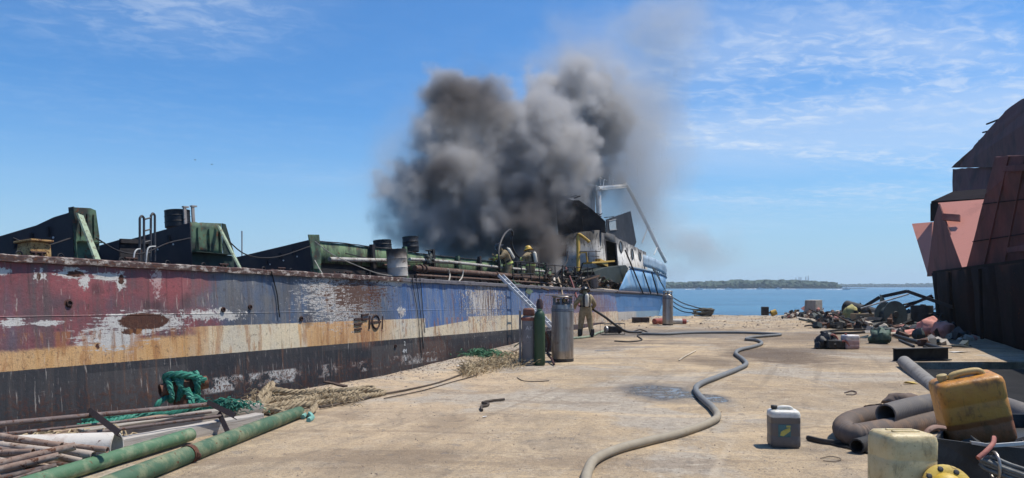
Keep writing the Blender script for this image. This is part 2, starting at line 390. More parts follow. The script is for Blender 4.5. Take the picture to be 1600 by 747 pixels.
wet1 = g.patch(X, Y, 5.8, 30.2, 3.6, 2.6, n4, 0.35, 0.7); pud = g.patch(X, Y, 2.55, 13.5, 0.66, 1.15, n2, 0.35, 0.55); pud2 = g.patch(X, Y, 1.2, 13.2, 0.3, 0.2, n2, 0.35, 0.5)
pud = (pud + g.patch(X, Y, 3.3, 12.6, 0.30, 0.55, n2, 0.4, 0.5)).min(1.0)
wet = (wet1 * 0.75 + pud).min(1.0)
c = g.mix(wet * 0.85, c, (0.115, 0.10, 0.085))
pool = g.ss(pud * (g.noise(P, 5.0, 6, 0.65, 0.5) + 0.30), 0.68, 0.84); pool = pool.max(g.ss(wet1 * (n2 + 0.3), 0.80, 0.92) * 0.7)
g.put(b.inputs['Base Color'], c)
g.put(b.inputs['Roughness'], (0.92 - wet * 0.42 - pool * 0.42).max(0.05))
b.inputs['Specular IOR Level'].default_value = 0.35
hgt = fA * 0.9 + n3 * 0.5 + n2 * 0.9 + n5 * 0.3 - spall * 0.5
bump(g, b, hgt * (1.0 - pool), 0.75, 0.035)
quay = q.build('quay', m, smooth=50, kind='structure')

# slipway floor in the notch, dark wet concrete well below the quay
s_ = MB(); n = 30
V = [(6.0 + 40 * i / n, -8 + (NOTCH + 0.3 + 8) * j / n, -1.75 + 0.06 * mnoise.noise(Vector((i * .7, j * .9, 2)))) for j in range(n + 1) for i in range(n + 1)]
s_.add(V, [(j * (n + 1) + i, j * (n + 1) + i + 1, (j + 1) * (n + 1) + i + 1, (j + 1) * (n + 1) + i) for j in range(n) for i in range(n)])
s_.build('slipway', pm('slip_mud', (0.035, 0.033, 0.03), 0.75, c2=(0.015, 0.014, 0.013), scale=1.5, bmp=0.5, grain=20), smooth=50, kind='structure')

# loose grit and stones on the quay: nobody could count them
st = MB(); rr = random.Random(3)
def stone(x, y, r):
    z = gz(x, y); a = [rr.uniform(0.6, 1.2) * r for _ in range(6)]
    st.add([(x + a[0], y, z), (x, y + a[1], z), (x - a[2], y, z), (x, y - a[3], z), (x + rr.uniform(-.3, .3) * r, y + rr.uniform(-.3, .3) * r, z + a[4] * 0.8)], [(0, 1, 4), (1, 2, 4), (2, 3, 4), (3, 0, 4)])
for k in range(2600):
    y = 7.2 + 25 * rr.random() ** 1.7; x = edge_l(y) + 0.1 + (min(edge_r(y), 10) - edge_l(y) - 0.2) * rr.random(); stone(x, y, rr.uniform(0.004, 0.013) * (1 + y * 0.03))
for k in range(1100):
    y = rr.uniform(33, 45.8); x = rr.uniform(edge_l(y), 19); stone(x, y, rr.uniform(0.015, 0.055) * (1 if rr.random() < 0.9 else 1.8))
for k in range(900):
    y = rr.uniform(10.5, 30); x = edge_l(y) + abs(rr.gauss(0, 0.5)) + 0.05; stone(x, y, rr.uniform(0.01, 0.035))
st.build('gravel', pm('grit', (0.40, 0.32, 0.24), 0.95, c2=(0.16, 0.125, 0.10), amt=0.7, scale=3.0, bmp=0.1), kind='stuff')

# ------------------------------------------------------------------ water
wm = MB(); SEA = -1.35
wm.add([(-9000, -400, SEA), (9000, -400, SEA), (9000, 14000, SEA), (-9000, 14000, SEA)], [(0, 1, 2, 3)])
m, g, b = new_mat('sea_water'); P = worldco(g); X, Y, Z = g.sep(P)
w1 = g.noise(g.vec(X * 0.55, Y * 1.0, 0.0), 1.1, 4, 0.6, 0.4); w2 = g.noise(g.vec(X * 0.05, Y * 0.09, 4.0), 1.2, 5, 0.65, 0.5); w3 = g.noise(g.vec(X * 0.02, Y * 0.11, 7.0), 1.0, 5, 0.65, 0.6)
c = g.mix(g.ss(w3, 0.35, 0.65), (0.010, 0.070, 0.135), (0.035, 0.150, 0.235))
g.put(b.inputs['Base Color'], c); b.inputs['Roughness'].default_value = 0.22; b.inputs['IOR'].default_value = 1.333
bump(g, b, w1 * 0.5 + w2 * 2.2, 1.0, 0.5)
wm.build('sea', m, kind='structure')

# ------------------------------------------------------------------ far shore
def forest(name, pts, hgt, n, seed, label, mat, depth):
    mb = MB(); r2 = random.Random(seed)
    for k in range(n):
        t = r2.random(); j = t * (len(pts) - 1); i = min(int(j), len(pts) - 2); f = j - i
        x = pts[i][0] + (pts[i + 1][0] - pts[i][0]) * f; y = pts[i][1] + (pts[i + 1][1] - pts[i][1]) * f; h = (pts[i][2] + (pts[i + 1][2] - pts[i][2]) * f) * hgt
        y += r2.random() * depth; h *= r2.uniform(0.65, 1.05) * (0.75 + 0.25 * (y - min(p_[1] for p_ in pts)) / depth); w = h * r2.uniform(0.55, 0.95)
        mb.blob((x, y, SEA + h * 0.5), (w, w, h * 0.52), k, 0.28, 7, 5)
    return mb.build(name, mat, label=label, cat='forest', kind='stuff')
mf = pm('mangrove_leaf', (0.040, 0.066, 0.028), 0.9, c2=(0.020, 0.036, 0.018), scale=0.15, grain=0.9, bmp=0.6)
forest('mangrove_forest', [(-250, 1080, .7), (60, 1010, .7), (190, 960, .7), (290, 960, 1.0), (355, 985, 1.0), (420, 1000, .85), (432, 1010, .4)], 11.5, 900, 4, 'low dark mangrove belt on the far shore beyond the bow', mf, 90)
forest('mangrove_forest', [(300, 2150, .8), (700, 2000, .9), (900, 1950, .8), (1030, 1950, .75), (1200, 1950, 1.0), (1700, 1950, 1.0)], 12.5, 900, 6, 'fainter mangrove strip farthest away along the horizon at right', mf, 140)
lb = MB(); V = []
for (x0, x1, y0, y1, z) in ((-260, 436, 945, 1140, 0.5), (280, 1800, 1940, 2250, 0.5)):
    lb.box(((x0 + x1) / 2, (y0 + y1) / 2, SEA + z / 2), (x1 - x0, y1 - y0, z))
lb.build('far_shore', pm('shore_mud', (0.22, 0.19, 0.14), 0.9, scale=0.1), kind='structure')
# power station far behind
ps = thing('power_station', 'hazy power station with stacks on the far shore', 'power station', (940, 2500, SEA))
pmat = pm('far_concrete', (0.20, 0.22, 0.25), 0.9, scale=0.2)
mb = MB(); mb.box((0, 0, 9), (58, 20, 18)); mb.box((-24, 0, 12), (16, 16, 24)); mb.box((10, 2, 11), (14, 18, 22)); mb.build('boiler_hall', pmat, ps)
for k, (x, h) in enumerate(((-14, 30), (-4, 33), (2, 32), (18, 34), (26, 35))):
    mb = MB(); mb.lathe([(1.9, 0), (1.4, h), (1.55, h + .6), (0.9, h + .6)], 12, Matrix.Translation((x, 4, 0))); mb.build('chimney', pmat, ps, smooth=40)
# motor boats crossing the bay
def motor_boat(px, Y, w, label, flip=1):
    t = thing('motor_boat', label, 'boat', ((px - 800) / F * Y, Y, SEA), (0, 0, 0 if flip > 0 else math.pi), 'boats crossing the bay')
    mb = MB(); L = 7.0
    pr = [(-L / 2, .95, 0), (0, 1.05, 0), (L * .3, .75, .15), (L / 2, 0.03, .35)]
    V = []
    for x, hw, dz in pr: V += [(x, -hw, .9 + dz), (x, -hw * .6, -.3), (x, hw * .6, -.3), (x, hw, .9 + dz)]
    Fc = []
    for i in range(3):
        for k in range(3): Fc.append((4 * i + k, 4 * i + k + 1, 4 * i + 5 + k, 4 * i + 4 + k))
        Fc.append((4 * i + 3, 4 * i, 4 * i + 4, 4 * i + 7))
    Fc.append((0, 3, 2, 1)); mb.add(V, Fc); mb.build('hull', pm('boat_white', (0.75, 0.76, 0.78), 0.4), t, smooth=30)
    mb = MB(); mb.hexa([(-1.2, -.7, .85), (1.2, -.7, .85), (1.2, .7, .85), (-1.2, .7, .85), (-1.0, -.6, 1.9), (.5, -.6, 1.9), (.5, .6, 1.9), (-1.0, .6, 1.9)]); mb.build('cabin', pm('boat_cabin', (0.35, 0.37, 0.4), 0.4), t)
    mb = MB(); rr = random.Random(px)
    for k in range(26):
        x = -L / 2 - rr.random() ** 1.5 * w; mb.blob((x, rr.uniform(-.3, .3) * (1 + abs(x) * .1), 0.1), (rr.uniform(.5, 1.6), rr.uniform(.3, .8), rr.uniform(.25, .7) * (1 - .5 * abs(x) / (w + 4))), k, .3, 6, 4)
    tag(mb.build('wake', pm('foam', (0.82, 0.85, 0.87), 0.8, bmp=.6), t), kind='stuff')
motor_boat(1092, 700, 8, 'speck of a motor boat leftmost of the boats, nearest the bow')
motor_boat(1138, 720, 22, 'second small motor boat from the bow with a long white wake')
motor_boat(1187, 760, 18, 'motor boat with white wake below the tallest mangroves')
motor_boat(1216, 770, 14, 'motor boat with wake just right of the other by the mangroves', -1)
motor_boat(1322, 650, 14, 'motor boat farthest right on the bay, off the mangrove point')
# ------------------------------------------------------------------ the burning coaster alongside
ship = thing('cargo_ship', 'long rusty cargo ship on fire alongside, red and blue paint peeling', 'ship')
ship.matrix_world = SM
HB, S0 = 3.9, 36.0
def bowL(z): return 55.5 + (1.0 * z if z > 0 else 2.6 * z)
def hull_pt(k, z):                        # k 0..1 along the near side, 1..2 back along the far side
    far = k > 1; k = 2 - k if far else k
    if k < 0.6: s, i = -9 + (S0 + 9) * k / 0.6, 0.0
    else:
        th = (k - 0.6) / 0.4 * math.pi / 2; n = 2.0 / 2.35
        s = S0 + (bowL(z) - S0) * math.sin(th) ** n; i = HB * (1 - math.cos(th) ** n)
    tb = 0.0
    if z < -2.2: tb = (-(z + 2.2)) ** 1.6 * 0.12
    i = min(HB, i + tb)
    return Vector((s, 2 * HB - i if far else i, z))
def hull_shell(zs, ks, inner=None):
    V = [hull_pt(k, z) for z in zs for k in ks]; n = len(ks)
    return V, [(j * n + i, (j + 1) * n + i, (j + 1) * n + i + 1, j * n + i + 1) for j in range(len(zs) - 1) for i in range(n - 1)]
kn = [0.6 * i / 260 for i in range(260)] + [0.6 + 0.4 * i / 36 for i in range(37)]
ks = kn + [2 - k for k in kn[::-1][1:]]
zs = [0.0, -0.1, -0.25, -0.45, -0.7, -0.95, -1.2, -1.45, -1.7, -1.95, -2.2, -2.6, -3.1, -3.6]
V, Fc = hull_shell(zs, ks)
for p in V:                               # dents between the frames
    if p.y < 0.02 and p.z < -0.05:
        p.y += 0.020 * (mnoise.noise(Vector((p.x * 0.9, p.z * 1.1, 2))) + 0.6 * math.sin(p.x * 2 * math.pi / 0.75) * 0.35) + 0.05 * max(0, mnoise.noise(Vector((p.x * 0.45, p.z * .9, 8))))
hull = MB(); hull.add(V, Fc); n = len(ks); hull.add([V[(len(zs) - 1) * n + i] for i in range(n)], [tuple(range(n))]); hull.add([V[j * n] for j in range(len(zs))] + [V[j * n + n - 1] for j in range(len(zs))], [(j, len(zs) + j, len(zs) + j + 1, j + 1) for j in range(len(zs) - 1)])

m, g, b = new_mat('hull_paint'); co = objco(g); s, yy, z = g.sep(co); t = 0.0 - z
v2 = g.vec(s, t, 0.0)
nA = g.noise(v2, 1.2, 5, 0.6); nB = g.noise(v2, 4.0, 8, 0.68); nC = g.noise(v2, 16, 8, 0.72); nD = g.noise(v2, 0.45, 3, 0.5); nE = g.noise(v2, 70, 4, 0.6)
st1 = g.noise(g.vec(s * 5.0, t * 0.35, 1.0), 1.5, 6, 0.66, 0.3)          # vertical run-off
st2 = g.noise(g.vec(s * 14.0, t * 0.6, 4.0), 1.5, 6, 0.7, 0.2); st3 = g.noise(g.vec(s * 2.0, t * 0.25, 8.0), 1.2, 4, 0.6)
hor = g.noise(g.vec(s * 3.0, t * 26.0, 2.0), 1.2, 6, 0.7, 0.6)           # horizontal scraping
RUST = g.ramp(nC, [(0.2, (0.030, 0.013, 0.010)), (0.55, (0.085, 0.032, 0.020)), (0.85, (0.20, 0.075, 0.035))])
PRIMER = (0.52, 0.49, 0.45)
# upper band: maroon aft, weathered blue forward
red = g.mix(g.ss(nA, 0.35, 0.65), (0.255, 0.070, 0.075), (0.125, 0.070, 0.080)); red = g.mix(g.ss(st1, 0.42, 0.68) * 0.85, red, (0.105, 0.080, 0.080)); red = g.mix(g.ss(st3, 0.5, 0.7) * .5, red, (0.13, 0.11, 0.15))
blu = g.mix(g.ss(nA, 0.35, 0.65), (0.060, 0.105, 0.185), (0.120, 0.130, 0.145)); blu = g.mix(g.ss(st1, 0.45, 0.7) * 0.7, blu, (0.20, 0.185, 0.165)); blu = g.mix(g.ss(st3, 0.5, 0.66) * 0.55, blu, (0.070, 0.070, 0.075)); blu = g.mix(g.ss(st2, 0.56, 0.74) * .6, blu, (0.035, 0.035, 0.045))
blu2 = g.mix(g.ss(st1, 0.38, 0.68) * 0.8, (0.050, 0.140, 0.350), (0.21, 0.235, 0.27)); blu2 = g.mix(g.ss(st2, 0.55, 0.74) * 0.7, blu2, (0.07, 0.05, 0.055)); blu2 = g.mix(g.ss(nB, .56, .72) * .55, blu2, (0.30, 0.25, 0.22))
red = g.mix(g.ss(nB, 0.5, 0.66) * .5, red, (0.10, 0.075, 0.082)); up = g.mix(g.ss(s + (nA - 0.5) * 4.0, 3.2, 4.3), red, blu); up = g.mix(g.ss(s + (nA - 0.5) * 3.0, 9.4, 11.6), up, blu2)
# cream band with rust bleeding, black boot topping
crm = g.mix(g.ss(nA, 0.4, 0.7), (0.72, 0.60, 0.41), (0.62, 0.56, 0.45)); ora = ((1.0 - g.ss(s + (st3 - .5) * 3.0, 3.3, 4.2)) + g.ss(s + (st3 - .5) * 3.0, 6.2, 6.8) * (1.0 - g.ss(s + (st3 - .5) * 2.0, 9.2, 10.4)) + g.ss(st1, .58, .7) * .5 * (1.0 - g.ss(s, 9.0, 12.5))).min(1.0) * (0.55 + st1 * 0.7); crm = g.mix(ora * 0.85, crm, (0.60, 0.30, 0.085)); crm = g.mix(g.ss(st2, 0.60, 0.74) * 0.75, crm, (0.22, 0.085, 0.035)); crm = g.mix(g.ss(nB, 0.62, 0.70) * g.ss(s, 9, 14) * 0.7, crm, RUST)
blk = g.mix(g.ss(st1, 0.4, 0.7) * .8, (0.026, 0.027, 0.031), (0.060, 0.055, 0.053)); blk = g.mix(g.ss(st2, 0.56, 0.75) * 0.6, blk, (0.11, 0.07, 0.055)); blk = g.mix(g.ss(nB, 0.60, 0.7) * .7, blk, (0.045, 0.022, 0.018))
edge = (nC - 0.5) * 0.05
sprayed = g.ss(t + (nC - .5) * 0.35, 1.18, 1.30)                         # the maroon was oversprayed down onto the cream
c = g.mix(g.ss(t + edge, 1.085, 1.095), up, crm)
over = (1.0 - g.ss(s + (nB - .5) * 0.8, 3.0, 3.9)) * (1.0 - g.ss(t + (nC - .5) * 0.12 - (1.0 - g.ss(s, 0.0, 3.0)) * 0.10, 1.20, 1.28)); c = g.mix(over, c, red)
bluepatch = g.ss(s + edge * 3, 11.75, 11.85) * (1.0 - g.ss(s + edge * 4, 14.6, 14.7)) * (1.0 - g.ss(t + edge + (s - 11.8) * 0.055, 1.36, 1.37)); c = g.mix(bluepatch, c, blu2)
c = g.mix(g.ss(t + edge * 0.5, 1.605, 1.612), c, blk)
def T(px, py): q_ = SL(px, py); return q_.x, -q_.z
def pat(px, py, rpx, rpy, wob, soft=0.25, amp=0.6):
    a = T(px, py); u_ = abs(T(px + rpx, py)[0] - T(px - rpx, py)[0]) / 2; v_ = abs(T(px, py + rpy)[1] - T(px, py - rpy)[1]) / 2
    return g.patch(s, t, a[0], a[1], u_, v_, wob, soft, amp)
wob = ((nB - 0.5) * 0.6 + (nC - 0.5) * 0.55) * 2.6 + 0.5; wob2 = ((hor - 0.5) * 0.75 + (nC - 0.5) * 0.4 + (nB - 0.5) * 0.3) * 2.3 + 0.5
# bare primer scars
pr_ = (pat(222, 505, 62, 17, wob2, .12, .7) + pat(180, 528, 52, 17, wob2, .2, 1.0) + pat(62, 432, 8, 9, wob, .1, .9) + pat(113, 427, 24, 8, wob2, .1, .9) + pat(132, 440, 7, 12, wob, .1, .8) + pat(170, 433, 22, 7, wob2, .1, .8) + pat(190, 440, 7, 13, wob, .1, 1.0)
       + pat(245, 440, 8, 16, wob, .1, 1.2) + pat(5, 424, 12, 6, wob, .1, .8) + pat(20, 505, 20, 6, wob2, .1, 1.1) + pat(75, 505, 22, 4, wob2, .1, 1.1) + pat(335, 492, 42, 7, wob, .1, 1.5) + pat(540, 462, 48, 36, wob2, .08, 1.5) + pat(610, 440, 35, 6, wob2, .1, 1.2)
       + pat(757, 470, 22, 28, wob, .1, 1.6) + pat(628, 487, 5, 7, wob, .1, 1.4) + pat(347, 483, 5, 3, wob, .1, .6))
# chips along the fender line
lowchip = g.ss(t - (s * 0.0), 2.02, 2.06) * (1.0 - g.ss(t, 2.28, 2.33)) * g.ss(nA * 0.4 + nB * 0.4 + nC * 0.2, 0.50, 0.52) * g.ss(s, 3.2, 3.6) * (1.0 - g.ss(s, 12.6, 13.2))
pr_ = (pr_ + lowchip).min(1.0)
c = g.mix(pr_, c, g.mix(nC, PRIMER, (0.62, 0.60, 0.56)))
hol = (pat(226, 502, 40, 13, nC, .06, .35) + pat(206, 517, 13, 5, wob, .06, .8) + pat(118, 428, 15, 5, wob2, .06, .6) + pat(60, 432, 3, 8, wob, .1, .8) + pat(190, 436, 4, 7, wob, .06, .7) + pat(107, 475, 6, 6, wob, .1, .6) + pat(152, 540, 4, 5, wob, .1, .8))
hol = hol + pat(555, 458, 34, 26, wob2, .06, 2.1) + lowchip * g.ss(nC, 0.54, 0.57) * 0.9
hol = hol + pat(677, 545, 26, 19, wob, .2, 1.3) * g.ss(nC + (st2 - .5) * .4, .43, .5) + pat(760, 468, 26, 34, wob, .2, 1.2) * g.ss(st2, .47, .55) * 0.9 + pat(905, 480, 60, 30, wob, .15, .6) * g.ss(nC * .5 + st2 * .5, .44, .54) * 0.8 + pat(725, 470, 22, 26, wob, .2, 1.2) * g.ss(st2, .54, .62) * .7
# rust freckles everywhere
frk = g.ss(nC * 0.65 + nB * 0.35, 0.635, 0.665) * g.ss(nD, 0.42, 0.6)
hol = (hol + frk * 0.8).min(1.0)
c = g.mix(hol, c, RUST)
pink = pat(912, 480, 52, 28, wob, .2, .8) * g.ss(st2, .4, .55); c = g.mix(pink * .75 * (1.0 - hol), c, (0.42, 0.22, 0.19))
c = g.mix(pat(262, 448, 34, 22, nA, .8, .5) * .6 * (1.0 - hol), c, (0.42, 0.10, 0.10)); c = g.mix(pat(125, 445, 38, 20, nA, .8, .5) * .55 * (1.0 - pr_), c, (0.44, 0.11, 0.11))
# dark greasy fender rubs
rub = pat(230, 477, 5, 7, nB, .5, .4) + pat(245, 477, 7, 7, nB, .5, .4) + pat(292, 470, 8, 12, nB, .5, .4) + pat(150, 452, 9, 10, nB, .5, .4) + pat(480, 500, 9, 10, nB, .5, .6)
c = g.mix(rub.min(1.0) * .55, c, (0.035, 0.022, 0.025))
# rust tears under the load-line marks
tear = (pat(572, 527, 18, 16, st2, .5, .7) + pat(596, 522, 3, 18, st2, .5, .5)); c = g.mix(tear.min(1.0) * g.ss(st2, .42, .6) * .9, c, (0.24, 0.085, 0.03))
# forward end: cleaner blue over bow, white band lower
bow = g.ss(s + edge * 3, 32.6, 32.75)
bc = g.mix(g.ss(st2, 0.5, 0.72) * .75, (0.055, 0.165, 0.36), (0.16, 0.22, 0.28)); bc = g.mix(g.ss(nB, .60, .68) * .6, bc, (0.30, 0.34, 0.38)); wl = g.mix(g.ss(st2, .5, .65), (0.50, 0.47, 0.42), (0.25, 0.14, 0.09))
bc = g.mix(g.ss(t + edge, 1.12, 1.14), bc, g.mix(g.ss(s, 36.5, 37.2), wl, (0.27, 0.36, 0.42))); bc = g.mix(g.ss(nC, .62, .66), bc, RUST)
c = g.mix(bow, c, bc)
pid = g.vec(g.m('FLOOR', (s + 0.7) / 1.95), g.m('FLOOR', (t + 0.02) / 0.88), 0.0); wn = g.n('ShaderNodeTexWhiteNoise', noise_dimensions='3D'); g.put(wn.inputs['Vector'], pid); tone = S(g, wn.outputs['Value'])
c = g.mix((tone - 0.5).max(0.0) * 0.25, c, (0.045, 0.036, 0.036)); c = g.mix((0.5 - tone).max(0.0) * 0.20, c, (0.42, 0.36, 0.31))
lowr = g.ss(t + (nB - .5) * .5, 1.85, 2.15) * g.ss(nB * .5 + nC * .5, .48, .54); c = g.mix(lowr * .6, c, RUST); creamr = g.ss(t, 1.08, 1.10) * (1.0 - g.ss(t, 1.60, 1.61)) * g.ss(g.noise(g.vec(s * 4.0, t * 0.7, 17.0), 1.4, 6, .7, .4), .50, .60) * (1.0 - bow); c = g.mix(creamr * .6, c, (0.36, 0.15, 0.05))
# run-off from the rail and rust bleeding everywhere
run = g.ss(g.noise(g.vec(s * 9.0, t * 0.22, 11.0), 1.3, 5, 0.7, 0.2), 0.54, 0.70) * (1.0 - g.ss(t + (st2 - .5) * 1.6, 0.25, 1.25)); c = g.mix(run * 0.6, c, (0.050, 0.030, 0.024))
bleed = g.ss(g.noise(g.vec(s * 7.0, t * 0.45, 21.0), 1.3, 6, 0.7, 0.3), 0.56, 0.68) * g.ss(nD, 0.36, 0.52); c = g.mix(bleed * 0.55, c, (0.19, 0.085, 0.040))
scr = g.ss(g.noise(g.vec(s * 1.2, t * 60.0, 5.0), 1.0, 4, 0.7, 0.8), 0.66, 0.70) * g.ss(nB, 0.46, 0.56); c = g.mix(scr * 0.7, c, (0.45, 0.42, 0.38))
c = g.mix(g.ss(nE, 0.50, 0.66) * 0.45, c, (0.04, 0.03, 0.028)); c = g.mix(g.ss(g.noise(v2, 9.0, 7, 0.75, 0.4), 0.55, 0.64) * 0.5, c, (0.055, 0.036, 0.032)); c = g.mix(g.ss(g.noise(g.vec(s * 22.0, t * 2.2, 31.0), 1.0, 5, 0.7, 0.3), 0.60, 0.67) * 0.55, c, (0.50, 0.44, 0.38))
g.put(b.inputs['Base Color'], c)
g.put(b.inputs['Roughness'], (0.55 + hol * 0.35 + (nC - .5) * .4 + pr_ * 0.2).min(0.95)); b.inputs['Specular IOR Level'].default_value = 0.35
weld = 1.0 - g.ss(g.m('PINGPONG', s + 0.7, 1.95).abs(), 0.0, 0.030); weldh = 1.0 - g.ss((t - 0.86).abs(), 0.0, 0.014)
bump(g, b, nC * 0.6 + nE * .2 + nB * .4 + (weld + weldh).min(1.0) * 0.9, 0.8, 0.014)
M_HULL = m
hull.build('hull', M_HULL, ship, smooth=35)

# deck
dk = MB(); V = [hull_pt(k, 0) + Vector((0, 0, -0.06)) for k in ks]; dk.add(V, [tuple(range(len(V)))])
M_SOOT = pm('sooty_steel', (0.014, 0.013, 0.016), 0.8, c2=(0.035, 0.028, 0.028), amt=0.5, scale=2.2, rust=0.25, bmp=0.4)
M_SOOT2 = pm('scorched_plate', (0.022, 0.020, 0.026), 0.72, c2=(0.045, 0.033, 0.034), amt=0.6, scale=1.6, rust=0.18, bmp=0.45, stretch=(1, 1, 0.5))
dk.build('deck', pm('deck_plate', (0.05, 0.04, 0.035), 0.85, rust=0.6, scale=2.0), ship)

# gunwale rail: battered flat bar capping the side, proud of the hull
M_RAIL = pm('rail_flaking', (0.075, 0.042, 0.038), 0.85, c2=(0.60, 0.53, 0.46), amt=0.5, scale=11.0, rust=0.55, bmp=0.9, grain=35, stretch=(0.6, 1, 1))
M_RAIL2 = pm('rail_grey', (0.16, 0.15, 0.16), 0.8, c2=(0.07, 0.07, 0.085), amt=0.5, scale=8, rust=0.35, bmp=0.7)
rl = MB(); n = 420; V = []
for j in range(n + 1):
    s_ = -9 + (32.6 + 9) * j / n; w = lambda a, f: a * mnoise.noise(Vector((s_ * f, a * 50, 1)))
    o_ = 0.07 + w(0.012, 3) + w(0.01, 9); h = 0.012 + w(0.012, 4); bt = -0.095 + w(0.018, 2.5)
    V += [(s_, -o_, bt), (s_, -o_ - 0.008, h - 0.02), (s_, -o_ + 0.03, h), (s_, 0.16, h + 0.004), (s_, 0.16, bt + 0.03), (s_, -0.005, bt)]
Fc = [(6 * j + k, 6 * j + (k + 1) % 6, 6 * j + 6 + (k + 1) % 6, 6 * j + 6 + k) for j in range(n) for k in range(6)]
rl.add(V, Fc, 0)
for fi, (f) in enumerate(Fc): rl.mi[fi] = 0 if f[0] // 6 < 0.47 * n else 1
rl.build('gunwale_rail', [M_RAIL, M_RAIL2], ship, smooth=30)

# --- hatch coaming pieces (cut-down hold sides); all in ship coordinates, z up from the rail
M_GRN = pm('green_paint_burnt', (0.085, 0.150, 0.090), 0.75, c2=(0.020, 0.026, 0.023), amt=0.75, scale=3.0, rust=0.42, bmp=0.6)
M_PGRN = pm('pale_green_paint', (0.30, 0.37, 0.25), 0.7, c2=(0.16, 0.19, 0.13), amt=0.5, scale=6, rust=0.45, bmp=0.5)
M_WHITE0 = pm('sky_hole_white', (.75, .74, .72), .6)
def vary(p, a=0.012): return Vector(p) + Vector((rnd.uniform(-a, a), rnd.uniform(-a, a), rnd.uniform(-a, a)))
def transverse(px, py_top, inb, drop, length, step=None, th=0.02, zb=-0.05, name='hatch_end_plate'):
    a = SL(px, py_top, inb); pts = [Vector((a.x, inb, a.z))]
    N = 14
    for k in range(1, N + 1):
        q_ = k / N; dz = -drop * q_ * length
        if step and q_ * length > step: dz -= 0.05
        pts.append(Vector((a.x, inb + length * q_, a.z + dz + 0.006 * mnoise.noise(Vector((k * 1.3, px, 0))))))
    poly = pts + [Vector((a.x, inb + length, zb)), Vector((a.x, inb, zb))]
    mb = MB(); mb.plate(poly, th)
    for k in range(1, 5):                                         # vertical stiffeners on the far side and a few on the near side
        y_ = inb + length * k / 5; z_ = a.z - drop * (y_ - inb); mb.bar((a.x + .045, y_, zb), (a.x + .045, y_, z_ - .06), 0.012, 0.07, (1, 0, 0))
    o = mb.build(name, M_SOOT2, ship)
    for k in range(3):
        bk = MB(); y_ = inb + .55 + k * .42; z_ = a.z - drop * (y_ - inb) - .30 - .02 * k; bk.bar((a.x - .02, y_, z_), (a.x - .02, y_, z_ + .16), .05, .06, (1, 0, 0)); bk.build('plate_bracket', M_SOOT, o)
        bk = MB(); bk.lathe([(.018, 0), (.018, .012), (.001, .016)], 8, Matrix.Translation((a.x - .012, y_ - .1, z_ - .03)) @ Matrix.Rotation(R(-90), 4, 'Y')); bk.build('sky_hole_disc', M_WHITE0, o)  # pale disc standing in for sky seen through a hole in the plate
    return a
# block one (aft)
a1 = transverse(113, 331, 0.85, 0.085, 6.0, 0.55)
c1 = SL(113, 324.5, 0.85); c2 = SL(150, 328, 0.85)
mb = MB(); mb.plate([vary((c1.x, 0.85, c1.z)), vary((c2.x - .1, 0.85, c2.z + .02)), vary((c2.x, 0.85, c2.z)), vary((c2.x + .03, 0.85, 0.55)), (c2.x, 0.85, -0.05), (c1.x, 0.85, -0.05)], 0.02)
mb.plate([(c1.x - .012, .80, c1.z + .01), (c1.x - .012, .92, c1.z + .01), (c1.x + .02, .92, .0), (c1.x + .02, .80, .0)], 0.014)
mb.build('coaming_side', M_GRN, ship)
mb = MB(); mb.plate([(c1.x + .05, 0.83, .42), (c2.x + .02, 0.83, .42), (c2.x + .02, 0.70, .41), (c1.x + .05, 0.70, .41)], 0.012); mb.build('coaming_flange', M_GRN, ship)
def strut(pa, pb, w, lab=None):
    mb = MB(); n = 9; d = (pb - pa); V = []
    side = d.cross(Vector((0, 1, 0))).normalized()
    for k in range(n + 1):
        p = pa + d * k / n; ww = w * (0.5 + 0.06 * mnoise.noise(Vector((k, pa.x, 0)))); V += [p - side * ww, p + side * ww, p + side * ww + Vector((0, .05, .02)), p - side * ww + Vector((0, .05, .02))]
    mb.add(V, [(4 * k + i, 4 * k + 4 + i, 4 * k + 4 + (i + 1) % 4, 4 * k + (i + 1) % 4) for k in range(n) for i in range(4)] + [(0, 1, 2, 3), (4 * n + 3, 4 * n + 2, 4 * n + 1, 4 * n)])
    return mb.build('strut', M_PGRN, ship)
strut(SL(126, 335, 0.74), SL(154, 407, 0.12), 0.105)
# rusty box just aft
r1 = SL(47, 398, 0.35); r2 = SL(80, 379, 0.35); mb = MB(); mb.hexa([(r1.x, .35, 0), (r2.x, .35, 0), (r2.x, .7, 0), (r1.x, .7, 0), (r1.x + .03, .37, r2.z), (r2.x, .36, r2.z - .01), (r2.x, .68, r2.z), (r1.x + .05, .68, r2.z)]); mb.box(((r1.x + r2.x) / 2, .50, r2.z + .015), ((r2.x - r1.x) * 1.05, .40, .03))
mb.build('vent_box', pm('ochre_rust', (0.38, 0.22, 0.08), 0.85, c2=(0.50, 0.36, 0.16), amt=0.5, scale=7, rust=0.6, bmp=0.8), ship, bevel=0.008)
# low plate between block one and two
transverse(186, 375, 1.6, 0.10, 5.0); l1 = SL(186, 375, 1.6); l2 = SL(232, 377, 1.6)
mb = MB(); mb.plate([(l1.x, 1.6, l1.z), (l2.x, 1.6, l2.z), (l2.x, 1.6, -.05), (l1.x, 1.6, -.05)], 0.02); mb.bar((l1.x, 1.57, l1.z - .02), (l2.x, 1.57, l2.z - .02), .05, .08); mb.build('coaming_side', M_SOOT, ship)
